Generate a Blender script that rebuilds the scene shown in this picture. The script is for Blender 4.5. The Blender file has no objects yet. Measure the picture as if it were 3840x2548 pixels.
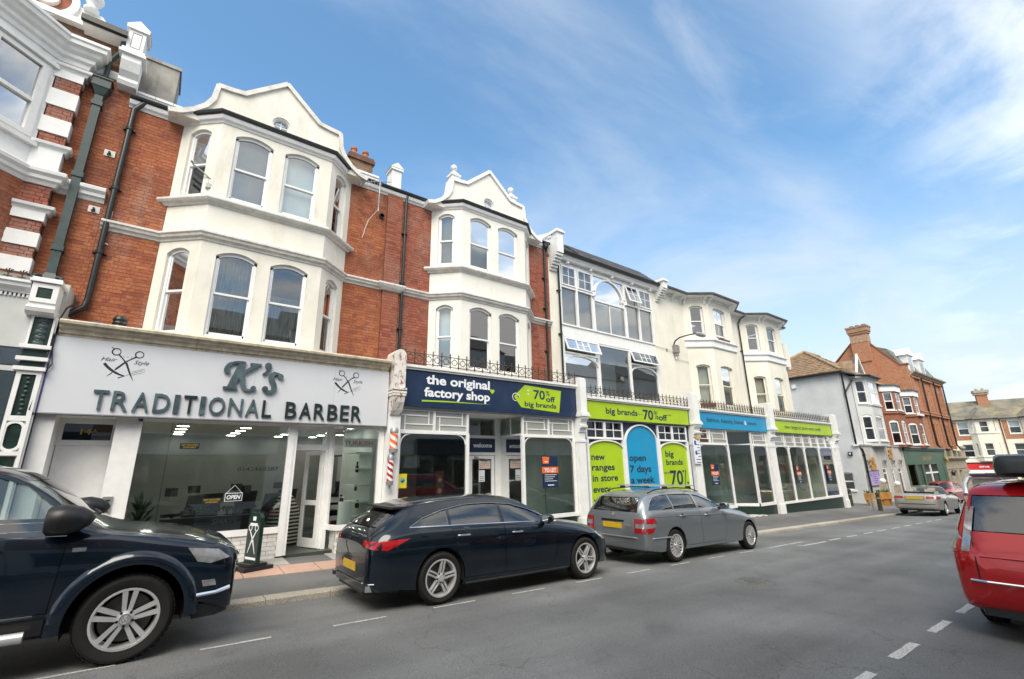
import bpy, bmesh, math, random
from mathutils import Vector, Matrix, noise as mnoise
random.seed(7)
PI = math.pi
SC = bpy.context.scene
COL = SC.collection
FPX = 1725.93; YAW = math.radians(36.99); PIT = math.radians(15.54); ROL = math.radians(-0.977)
fw = Vector((math.sin(YAW)*math.cos(PIT), math.cos(YAW)*math.cos(PIT), math.sin(PIT)))
rt = Vector((math.cos(YAW), -math.sin(YAW), 0)); up = rt.cross(fw)
r2 = math.cos(ROL)*rt + math.sin(ROL)*up; u2 = -math.sin(ROL)*rt + math.cos(ROL)*up
cd = bpy.data.cameras.new('camera'); cam = bpy.data.objects.new('camera', cd); COL.objects.link(cam)
cd.sensor_width = 36; cd.lens = FPX/3840*36; cd.clip_start = 0.05; cd.clip_end = 3000
m = Matrix.Identity(4)
for i, v in enumerate((r2, u2, -fw)):
    m[0][i], m[1][i], m[2][i] = v
cam.matrix_world = m
SC.camera = cam
SUN_EL = math.radians(50); SUN_AZ = math.radians(-128)      # direction to the sun, angle from +X
W = bpy.data.worlds.new("World"); SC.world = W; W.use_nodes = True
nt = W.node_tree; nt.nodes.clear()
def N(t, **k):
    n = nt.nodes.new(t)
    for a, b in k.items(): setattr(n, a, b)
    return n
out = N('ShaderNodeOutputWorld'); bg = N('ShaderNodeBackground'); bg.inputs[1].default_value = 0.105
sky = N('ShaderNodeTexSky'); sky.sky_type = 'NISHITA'; sky.sun_disc = False
sky.sun_elevation = SUN_EL; sky.sun_rotation = PI/2 - SUN_AZ
sky.air_density = 1.0; sky.dust_density = 0.6; sky.ozone_density = 1.6
tc = N('ShaderNodeTexCoord'); sep = N('ShaderNodeSeparateXYZ')
nt.links.new(tc.outputs['Generated'], sep.inputs[0])
zc = N('ShaderNodeMath', operation='MAXIMUM'); zc.inputs[1].default_value = 0.02; nt.links.new(sep.outputs[2], zc.inputs[0])
za = N('ShaderNodeMath', operation='ADD'); za.inputs[1].default_value = 0.12; nt.links.new(zc.outputs[0], za.inputs[0])
dv = N('ShaderNodeVectorMath', operation='DIVIDE'); cb = N('ShaderNodeCombineXYZ')
for i in range(3): nt.links.new(za.outputs[0], cb.inputs[i])
nt.links.new(tc.outputs['Generated'], dv.inputs[0]); nt.links.new(cb.outputs[0], dv.inputs[1])
def cloud(scale, loc, lo, hi, rot=0.0, stretch=(1, 1, 1), dist=0.5, det=9, rough=.58):
    mp = N('ShaderNodeMapping'); mp.inputs['Location'].default_value = loc
    mp.inputs['Rotation'].default_value = (0, 0, rot); mp.inputs['Scale'].default_value = stretch
    nt.links.new(dv.outputs[0], mp.inputs[0])
    nz = N('ShaderNodeTexNoise'); nz.inputs['Scale'].default_value = scale; nz.inputs['Detail'].default_value = det
    nz.inputs['Roughness'].default_value = rough; nz.inputs['Distortion'].default_value = dist
    nt.links.new(mp.outputs[0], nz.inputs['Vector'])
    mr = N('ShaderNodeMapRange', interpolation_type='SMOOTHSTEP'); mr.inputs[1].default_value = lo; mr.inputs[2].default_value = hi
    nt.links.new(nz.outputs[0], mr.inputs[0])
    return mr.outputs[0]
c1 = cloud(0.5, (4.4, 1.2, 0), .44, .74, rot=.75, stretch=(.7, 1.7, 1), dist=.9)
c2 = cloud(1.3, (3.3, 2.9, 0), .52, .80, rot=.6, stretch=(.7, 1.6, 1), dist=.6)
cm = N('ShaderNodeMath', operation='MAXIMUM'); nt.links.new(c1, cm.inputs[0]); nt.links.new(c2, cm.inputs[1])
cs = N('ShaderNodeMath', operation='MULTIPLY'); cs.inputs[1].default_value = .8; nt.links.new(cm.outputs[0], cs.inputs[0])
hz = N('ShaderNodeMapRange', interpolation_type='SMOOTHSTEP'); hz.inputs[1].default_value = .54; hz.inputs[2].default_value = -.02
hz.inputs[3].default_value = 0; hz.inputs[4].default_value = .92; nt.links.new(sep.outputs[2], hz.inputs[0])
mx0 = N('ShaderNodeMixRGB'); mx0.inputs[2].default_value = (4.0, 3.95, 4.2, 1)
nt.links.new(hz.outputs[0], mx0.inputs[0])
tint = N('ShaderNodeMixRGB', blend_type='MULTIPLY'); tint.inputs[0].default_value = 1; tint.inputs[2].default_value = (1.06, 1.37, 1.38, 1)
nt.links.new(sky.outputs[0], tint.inputs[1])
nt.links.new(tint.outputs[0], mx0.inputs[1])
mx = N('ShaderNodeMixRGB'); mx.inputs[2].default_value = (4.3, 4.6, 4.9, 1)
nt.links.new(cs.outputs[0], mx.inputs[0]); nt.links.new(mx0.outputs[0], mx.inputs[1])
c3 = cloud(1.5, (1.3, 8.2, 0), .40, .58, dist=.3, det=7, rough=.55)
bk = N('ShaderNodeMapRange', interpolation_type='SMOOTHSTEP'); bk.inputs[1].default_value = .25; bk.inputs[2].default_value = -.25; yx = N('ShaderNodeMath', operation='MULTIPLY_ADD'); yx.inputs[1].default_value = .6; xm = N('ShaderNodeMath', operation='MINIMUM'); xm.inputs[1].default_value = 0; nt.links.new(sep.outputs[0], xm.inputs[0]); nt.links.new(xm.outputs[0], yx.inputs[0]); nt.links.new(sep.outputs[1], yx.inputs[2]); nt.links.new(yx.outputs[0], bk.inputs[0])
ml = N('ShaderNodeMath', operation='MULTIPLY'); nt.links.new(c3, ml.inputs[0]); nt.links.new(bk.outputs[0], ml.inputs[1])
mx3 = N('ShaderNodeMixRGB'); mx3.inputs[2].default_value = (7.6, 7.5, 7.3, 1); nt.links.new(ml.outputs[0], mx3.inputs[0]); nt.links.new(mx.outputs[0], mx3.inputs[1]); mx = mx3
nt.links.new(mx.outputs[0], bg.inputs[0]); nt.links.new(bg.outputs[0], out.inputs[0])
sl = bpy.data.lights.new('sun', 'SUN'); sl.energy = 2.1; sl.angle = math.radians(40); sl.color = (1, .905, .76)
so = bpy.data.objects.new('sun', sl); COL.objects.link(so)
dsun = Vector((math.cos(SUN_AZ)*math.cos(SUN_EL), math.sin(SUN_AZ)*math.cos(SUN_EL), math.sin(SUN_EL)))
so.rotation_euler = dsun.to_track_quat('Z', 'Y').to_euler(); so.location = (0, -20, 40)
vs = SC.view_settings; vs.view_transform = 'Standard'; vs.look = 'None'; vs.gamma = 1; vs.use_curve_mapping = False
vs.exposure = 0.97
SC.render.engine = 'CYCLES'
SC.cycles.max_bounces = 8; SC.cycles.transparent_max_bounces = 12
SLOPE = 0.02634
def GZ(x): return -1.728 - SLOPE*max(-40., min(90., x))
def road_z(x, y):
    if y <= 6.2: d = 0 if y > 2 else -0.05*(2-y)/2.1
    else: d = -0.08*(y-6.2)/1.85
    return GZ(x)+d
def pave_z(x, y): return GZ(x) + 0.14*max(0, min(1, (y-8.3)/2.1))
class Fr:
    """local frame: u along the wall, w outward, z up"""
    def __init__(s, x, y, a=0.0, z=0.0):
        s.x, s.y, s.a, s.z = x, y, a, z
        s.c, s.s = math.cos(a), math.sin(a)
    def p(s, u, w, z):
        return (s.x + s.c*u + s.s*w, s.y + s.s*u - s.c*w, s.z + z)
W0 = Fr(0, 0, 0)            # w = -y
class World:
    def p(s, u, w, z): return (u, w, z)
WF = World()
SPLIT = {'quoin_block', 'quoin_cap', 'wall', 'upper_wall', 'shop_pier', 'stall_riser', 'tail_light', 'headlight', 'brick_panel', 'pilaster', 'shop_panel', 'transom_mullion', 'mullion', 'armrest', 'spandrel_panel', 'carved_foliage', 'moulding', 'rail', 'side_window', 'dark_panel', 'string_course', 'belt_trim', 'window_surround', 'sill_trim', 'waist_crease', 'side_indicator', 'fog_light', 'reversing_light', 'print', 'panel_line'}
class MB:
    def __init__(s): s.v = []; s.f = []; s.k = []
    def add(s, vs, fs):
        b = len(s.v); s.k.append(b); s.v.extend(vs); s.f.extend([tuple(b+i for i in f) for f in fs])
    def box(s, F, u0, u1, w0, w1, z0, z1):
        P = [F.p(u, w, z) for z in (z0, z1) for w in (w0, w1) for u in (u0, u1)]
        s.add(P, [(0, 1, 3, 2), (4, 6, 7, 5), (0, 4, 5, 1), (2, 3, 7, 6), (0, 2, 6, 4), (1, 5, 7, 3)])
    def prism(s, F, pts, w0, w1):            # polygon in (u,z), thick in w
        n = len(pts)
        P = [F.p(a, w0, b) for a, b in pts] + [F.p(a, w1, b) for a, b in pts]
        s.add(P, [tuple(range(n)), tuple(range(2*n-1, n-1, -1))] + [(i, (i+1) % n, n+(i+1) % n, n+i) for i in range(n)])
    def prismz(s, pts, z0, z1, F=WF):        # polygon in plan (x,y), thick in z
        n = len(pts)
        P = [F.p(a, b, z0) for a, b in pts] + [F.p(a, b, z1) for a, b in pts]
        s.add(P, [tuple(range(n-1, -1, -1)), tuple(range(n, 2*n))] + [(i, (i+1) % n, n+(i+1) % n, n+i) for i in range(n)])
    def prismx(s, pts, x0, x1, F=WF):        # polygon in (y,z), thick in x
        n = len(pts)
        P = [F.p(x0, a, b) for a, b in pts] + [F.p(x1, a, b) for a, b in pts]
        s.add(P, [tuple(range(n)), tuple(range(2*n-1, n-1, -1))] + [(i, (i+1) % n, n+(i+1) % n, n+i) for i in range(n)])
    def face(s, pts): s.add(list(pts), [tuple(range(len(pts)))])
    def tube(s, pts, r, n=8, cap=True, r1=None):
        pts = [Vector(p) for p in pts]; k = len(pts); rings = []
        d0 = (pts[1]-pts[0]).normalized()
        a = Vector((0, 0, 1)) if abs(d0.z) < .9 else Vector((1, 0, 0))
        nrm = d0.cross(a).normalized()
        for i, p in enumerate(pts):
            if i == 0: d = pts[1]-pts[0]
            elif i == k-1: d = pts[-1]-pts[-2]
            else: d = (pts[i+1]-p).normalized() + (p-pts[i-1]).normalized()
            d.normalize(); nrm = (nrm - d*nrm.dot(d)).normalized(); b = d.cross(nrm)
            rr = r if r1 is None else r + (r1-r)*i/(k-1)
            if 0 < i < k-1:
                cs_ = d.dot((pts[i+1]-p).normalized()); f = 1/max(.5, cs_)
            else: f = 1
            rings.append([p + (nrm*math.cos(t)+b*math.sin(t))*rr*f for t in [2*PI*j/n for j in range(n)]])
        V_ = [tuple(q) for R_ in rings for q in R_]
        Fs = [(i*n+j, i*n+(j+1) % n, (i+1)*n+(j+1) % n, (i+1)*n+j) for i in range(k-1) for j in range(n)]
        if cap: Fs += [tuple(range(n-1, -1, -1)), tuple(range((k-1)*n, k*n))]
        s.add(V_, Fs)
    def lathe(s, c, prof, n=12, axis='z', arc=(0, 2*PI), cap=True):     # prof [(r,h)], around axis through c
        cx_, cy_, cz_ = c; full = abs(arc[1]-arc[0]-2*PI) < 1e-6; m_ = n if full else n+1
        V_ = []
        for r_, h in prof:
            for j in range(m_):
                t = arc[0] + (arc[1]-arc[0])*j/n; a, b = r_*math.cos(t), r_*math.sin(t)
                V_.append((cx_+a, cy_+b, cz_+h) if axis == 'z' else (cx_+a, cy_+h, cz_+b) if axis == 'y' else (cx_+h, cy_+a, cz_+b))
        k = len(prof); Fs = []
        for i in range(k-1):
            for j in range(n if full else m_-1):
                j2 = (j+1) % m_
                Fs.append((i*m_+j, i*m_+j2, (i+1)*m_+j2, (i+1)*m_+j))
        if cap and prof[0][0] > 1e-6 and full: Fs.append(tuple(range(m_-1, -1, -1)))
        if cap and prof[-1][0] > 1e-6 and full: Fs.append(tuple(range((k-1)*m_, k*m_)))
        s.add(V_, Fs)
    def sweep(s, path, prof, z=0.0, closed=False):
        """plan path [(x,y)] walked left to right with the street on its right; prof [(out,z)] closed polygon"""
        k = len(path); P = [Vector((a, b)) for a, b in path]; offs = []
        for i in range(k):
            ds = []
            if closed or i > 0: ds.append((P[i]-P[i-1]).normalized())
            if closed or i < k-1: ds.append((P[(i+1) % k]-P[i]).normalized())
            ns = [Vector((d.y, -d.x)) for d in ds]
            if len(ns) == 1: offs.append(ns[0])
            else:
                t = (ns[0]+ns[1]).normalized(); offs.append(t/max(.3, t.dot(ns[0])))
        n = len(prof); V_ = []
        for i in range(k):
            for o, h in prof: V_.append((P[i].x+offs[i].x*o, P[i].y+offs[i].y*o, z+h))
        Fs = [(i*n+j, i*n+(j+1) % n, ((i+1) % k)*n+(j+1) % n, ((i+1) % k)*n+j) for i in range(k if closed else k-1) for j in range(n)]
        if not closed: Fs += [tuple(range(n-1, -1, -1)), tuple(range((k-1)*n, k*n))]
        s.add(V_, Fs)
    def wall(s, F, u0, u1, z0, z1, holes, w0, w1, nar=8):
        """wall with openings. hole = (ua, ub, za, zb, rise): flat sides to zb, arch of given rise above"""
        us = [u0]; hs = sorted(holes)
        cols = {}
        for h in hs: cols.setdefault((h[0], h[1]), []).append(h)
        cur = u0
        for (a, b), L in sorted(cols.items()):
            if a > cur + 1e-5: s.box(F, cur, a, w0, w1, z0, z1)
            L = sorted(L, key=lambda h: h[2]); base = None; zc_ = z0
            bot = [(a, z0), (b, z0)]
            for h in L:
                if h[2] > zc_ + 1e-4 or base:
                    pts = ([(a, zc_)] if not base else []) + (base if base else []) + ([(b, zc_)] if not base else [])
                    pts = pts + [(b, h[2]), (a, h[2])]
                    s.prism(F, pts, w0, w1)
                rise = h[4]
                if rise > 0:
                    base = [(a + (b-a)*i/nar, h[3] + rise*(1-(2*i/nar-1)**2)) for i in range(nar+1)]
                else: base = [(a, h[3]), (b, h[3])]
                zc_ = h[3]
            s.prism(F, base + [(b, z1), (a, z1)], w0, w1)
            cur = b
        if cur < u1 - 1e-5: s.box(F, cur, u1, w0, w1, z0, z1)
    def build(s, name, mat, parent=None, smooth=False, kind=None, origin=None, fix=False):
        if name in SPLIT and len(s.k) > 1 and s.k[0] == 0:
            K = sorted({k for k in s.k if k < len(s.v)})+[len(s.v)]; B = []
            for a, e in zip(K, K[1:]):
                P = s.v[a:e]; B.append([min(p[i] for p in P) for i in range(3)]+[max(p[i] for p in P) for i in range(3)])
            g = list(range(len(B)))
            def fd(i):
                while g[i] != i: i = g[i]
                return i
            for i in range(len(B)):
                for j in range(i):
                    if all(B[i][q] <= B[j][q+3]+.02 and B[j][q] <= B[i][q+3]+.02 for q in range(3)): g[fd(i)] = fd(j)
            R = sorted({fd(i) for i in range(len(B))})
            if len(R) > 1:
                import bisect
                o = None
                for r_ in R:
                    m_ = MB(); mp_ = {}
                    for i in range(len(B)):
                        if fd(i) == r_:
                            for q in range(K[i], K[i+1]): mp_[q] = len(m_.v); m_.v.append(s.v[q])
                    m_.f = [tuple(mp_[q] for q in f) for f in s.f if f[0] in mp_]
                    c = m_.build(name, mat, parent, smooth, kind, origin); o = o or c
                return o
        me = bpy.data.meshes.new(name)
        o0 = Vector(origin) if origin is not None else (wloc(parent) if parent is not None else Vector((0, 0, 0)))
        me.from_pydata([(a-o0.x, b-o0.y, c-o0.z) for a, b, c in s.v], [], s.f); me.validate()
        bm = bmesh.new(); bm.from_mesh(me)
        bmesh.ops.recalc_face_normals(bm, faces=bm.faces); bm.to_mesh(me); bm.free()
        if smooth:
            me.shade_smooth(); me.set_sharp_from_angle(angle=math.radians(smooth if smooth > 1 else 38))
        me.materials.append(mat)
        o = bpy.data.objects.new(name, me); COL.objects.link(o)
        if parent is not None:
            o.parent = parent
            if origin is not None: o.location = o0 - wloc(parent)
        elif origin is not None: o.location = o0
        if kind: o['kind'] = kind
        return o
_wl = {}
def wloc(o):
    if o is None: return Vector((0, 0, 0))
    p = Vector(o.location); q = o.parent
    while q is not None: p += Vector(q.location); q = q.parent
    return p
def thing(name, label, cat, loc=(0, 0, 0), group=None):
    o = bpy.data.objects.new(name, None); COL.objects.link(o); o.location = loc
    o['label'] = label; o['category'] = cat
    if group: o['group'] = group
    o.empty_display_size = .2
    return o
def tag(o, label, cat, group=None):
    o['label'] = label; o['category'] = cat
    if group: o['group'] = group
    return o
def copy_tree(o, off, parent=None, label=None):
    c = o.copy(); COL.objects.link(c)
    if parent is not None: c.parent = parent
    else: c.location = Vector(o.location)+Vector(off)
    if label: c['label'] = label
    for ch in o.children: copy_tree(ch, None, c)
    return c
_mats = {}
def mat(name, col, rough=.6, metal=0.0, var=.12, scale=3.0, bump=.0, bscale=40., spec=.5, col2=None, stretch=(1, 1, 1), coat=0, emit=None, dirt=None):
    if name in _mats: return _mats[name]
    m_ = bpy.data.materials.new(name); m_.use_nodes = True; t = m_.node_tree; b = t.nodes['Principled BSDF']
    b.inputs['Roughness'].default_value = rough; b.inputs['Metallic'].default_value = metal
    b.inputs['Specular IOR Level'].default_value = spec; b.inputs['Coat Weight'].default_value = coat
    b.inputs['Coat Roughness'].default_value = .03
    g = t.nodes.new('ShaderNodeNewGeometry'); mp = t.nodes.new('ShaderNodeMapping'); mp.inputs['Scale'].default_value = stretch
    t.links.new(g.outputs['Position'], mp.inputs[0])
    if var > 0:
        nz = t.nodes.new('ShaderNodeTexNoise'); nz.inputs['Scale'].default_value = scale; nz.inputs['Detail'].default_value = 6
        nz.inputs['Roughness'].default_value = .65
        t.links.new(mp.outputs[0], nz.inputs['Vector'])
        cr = t.nodes.new('ShaderNodeValToRGB'); e = cr.color_ramp.elements
        c2_ = col2 if col2 else tuple(max(0, c*(1-var*1.6)) for c in col)
        c1_ = tuple(min(1, c*(1+var*.5)) for c in col)
        e[0].position = .32; e[0].color = (*c2_, 1); e[1].position = .62; e[1].color = (*c1_, 1)
        t.links.new(nz.outputs[0], cr.inputs[0]); src = cr.outputs[0]
        if dirt:
            dm = t.nodes.new('ShaderNodeMapping'); dm.inputs['Scale'].default_value = dirt[3]
            t.links.new(g.outputs['Position'], dm.inputs[0])
            dn = t.nodes.new('ShaderNodeTexNoise'); dn.inputs['Scale'].default_value = dirt[2]; dn.inputs['Detail'].default_value = 7; dn.inputs['Roughness'].default_value = .7
            t.links.new(dm.outputs[0], dn.inputs['Vector'])
            rr = t.nodes.new('ShaderNodeMapRange'); rr.inputs[1].default_value = .52; rr.inputs[2].default_value = .74; rr.inputs[4].default_value = dirt[1]
            t.links.new(dn.outputs[0], rr.inputs[0])
            mxx = t.nodes.new('ShaderNodeMixRGB'); mxx.inputs[2].default_value = (*dirt[0], 1)
            t.links.new(rr.outputs[0], mxx.inputs[0]); t.links.new(src, mxx.inputs[1]); src = mxx.outputs[0]
        t.links.new(src, b.inputs['Base Color'])
        rg = t.nodes.new('ShaderNodeMapRange'); rg.inputs[3].default_value = max(0.02, rough-.08 if rough > .2 else rough); rg.inputs[4].default_value = min(1, rough+.1 if rough > .2 else rough+.02)
        t.links.new(nz.outputs[0], rg.inputs[0]); t.links.new(rg.outputs[0], b.inputs['Roughness'])
    else: b.inputs['Base Color'].default_value = (*col, 1)
    if bump > 0:
        n2 = t.nodes.new('ShaderNodeTexNoise'); n2.inputs['Scale'].default_value = bscale; n2.inputs['Detail'].default_value = 5
        t.links.new(mp.outputs[0], n2.inputs['Vector'])
        bu = t.nodes.new('ShaderNodeBump'); bu.inputs['Strength'].default_value = bump; bu.inputs['Distance'].default_value = .01
        t.links.new(n2.outputs[0], bu.inputs['Height']); t.links.new(bu.outputs[0], b.inputs['Normal'])
    if emit:
        b.inputs['Emission Color'].default_value = (*emit[0], 1); b.inputs['Emission Strength'].default_value = emit[1]
    _mats[name] = m_; return m_
def brickmat(name, c_a, c_b, c_c, patch=(.10, .04, .025), pamt=.55, salt=.5):
    m_ = bpy.data.materials.new(name); m_.use_nodes = True; t = m_.node_tree; b = t.nodes['Principled BSDF']
    L = t.links.new
    g = t.nodes.new('ShaderNodeNewGeometry'); oi = t.nodes.new('ShaderNodeObjectInfo')
    a = t.nodes.new('ShaderNodeMath'); a.operation = 'ADD'; L(g.outputs['Random Per Island'], a.inputs[0]); L(oi.outputs['Random'], a.inputs[1])
    fr = t.nodes.new('ShaderNodeMath'); fr.operation = 'FRACT'; L(a.outputs[0], fr.inputs[0])
    cr = t.nodes.new('ShaderNodeValToRGB'); e = cr.color_ramp.elements
    e[0].position = 0; e[0].color = (*c_a, 1); e[1].position = 1; e[1].color = (*c_c, 1)
    k = e.new(.55); k.color = (*c_b, 1); L(fr.outputs[0], cr.inputs[0])
    nz = t.nodes.new('ShaderNodeTexNoise'); nz.inputs['Scale'].default_value = .9; nz.inputs['Detail'].default_value = 5; L(g.outputs['Position'], nz.inputs['Vector'])
    rr = t.nodes.new('ShaderNodeMapRange'); rr.inputs[1].default_value = .46; rr.inputs[2].default_value = .72; rr.inputs[4].default_value = pamt; L(nz.outputs[0], rr.inputs[0])
    mx_ = t.nodes.new('ShaderNodeMixRGB'); mx_.inputs[2].default_value = (*patch, 1); L(rr.outputs[0], mx_.inputs[0]); L(cr.outputs[0], mx_.inputs[1])
    n3 = t.nodes.new('ShaderNodeTexNoise'); n3.inputs['Scale'].default_value = 28; n3.inputs['Detail'].default_value = 5; L(g.outputs['Position'], n3.inputs['Vector'])
    m2 = t.nodes.new('ShaderNodeMixRGB'); m2.blend_type = 'MULTIPLY'; m2.inputs[0].default_value = .55
    n5 = t.nodes.new('ShaderNodeTexNoise'); n5.inputs['Scale'].default_value = 1.0; n5.inputs['Detail'].default_value = 8; mp5 = t.nodes.new('ShaderNodeMapping'); mp5.inputs['Location'].default_value = (5, 3, 8); mp5.inputs['Scale'].default_value = (1.6, 1.6, .5); L(g.outputs['Position'], mp5.inputs[0]); L(mp5.outputs[0], n5.inputs['Vector'])
    r5 = t.nodes.new('ShaderNodeMapRange'); r5.inputs[1].default_value = .54; r5.inputs[2].default_value = .75; r5.inputs[4].default_value = salt; L(n5.outputs[0], r5.inputs[0]); m5 = t.nodes.new('ShaderNodeMixRGB'); m5.inputs[2].default_value = (.46, .34, .28, 1); L(r5.outputs[0], m5.inputs[0]); L(mx_.outputs[0], m5.inputs[1]); mx_ = m5
    c3 = t.nodes.new('ShaderNodeValToRGB'); c3.color_ramp.elements[0].position = .3; c3.color_ramp.elements[0].color = (.45, .42, .4, 1); c3.color_ramp.elements[1].position = .6
    L(n3.outputs[0], c3.inputs[0]); L(mx_.outputs[0], m2.inputs[1]); L(c3.outputs[0], m2.inputs[2]); L(m2.outputs[0], b.inputs['Base Color'])
    b.inputs['Roughness'].default_value = .88
    bu = t.nodes.new('ShaderNodeBump'); bu.inputs['Strength'].default_value = .35; bu.inputs['Distance'].default_value = .006; L(n3.outputs[0], bu.inputs['Height']); L(bu.outputs[0], b.inputs['Normal'])
    _mats[name] = m_; return m_
def glassmat(name, tint=(.8, .86, .84), refl=.10, rough=0.0, wob=.0, trans=1.0, base=(.02, .025, .025)):
    """thin pane: fresnel reflection over a see-through (or dark) layer"""
    if name in _mats: return _mats[name]
    m_ = bpy.data.materials.new(name); m_.use_nodes = True; t = m_.node_tree; t.nodes.clear(); L = t.links.new
    o = t.nodes.new('ShaderNodeOutputMaterial'); mxs = t.nodes.new('ShaderNodeMixShader'); gl = t.nodes.new('ShaderNodeBsdfGlossy'); gl.inputs['Roughness'].default_value = rough
    tr = t.nodes.new('ShaderNodeBsdfTransparent'); tr.inputs[0].default_value = (*tint, 1)
    df = t.nodes.new('ShaderNodeBsdfDiffuse'); df.inputs[0].default_value = (*base, 1)
    mi = t.nodes.new('ShaderNodeMixShader'); mi.inputs[0].default_value = trans; L(df.outputs[0], mi.inputs[1]); L(tr.outputs[0], mi.inputs[2])
    fz = t.nodes.new('ShaderNodeFresnel'); fz.inputs[0].default_value = 1.5
    ma = t.nodes.new('ShaderNodeMath'); ma.operation = 'MULTIPLY_ADD'; ma.inputs[1].default_value = 1.25; ma.inputs[2].default_value = refl; ma.use_clamp = True
    L(fz.outputs[0], ma.inputs[0]); L(ma.outputs[0], mxs.inputs[0]); L(mi.outputs[0], mxs.inputs[1]); L(gl.outputs[0], mxs.inputs[2]); L(mxs.outputs[0], o.inputs[0])
    if wob:
        g = t.nodes.new('ShaderNodeNewGeometry'); nz = t.nodes.new('ShaderNodeTexNoise'); nz.inputs['Scale'].default_value = 1.6; nz.inputs['Detail'].default_value = 1
        L(g.outputs['Position'], nz.inputs['Vector']); bu = t.nodes.new('ShaderNodeBump'); bu.inputs['Strength'].default_value = wob; bu.inputs['Distance'].default_value = .02
        L(nz.outputs[0], bu.inputs['Height']); L(bu.outputs[0], gl.inputs['Normal']); L(bu.outputs[0], fz.inputs['Normal'])
    _mats[name] = m_; return m_
STREAK = (2.2, 2.2, .35)
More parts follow.
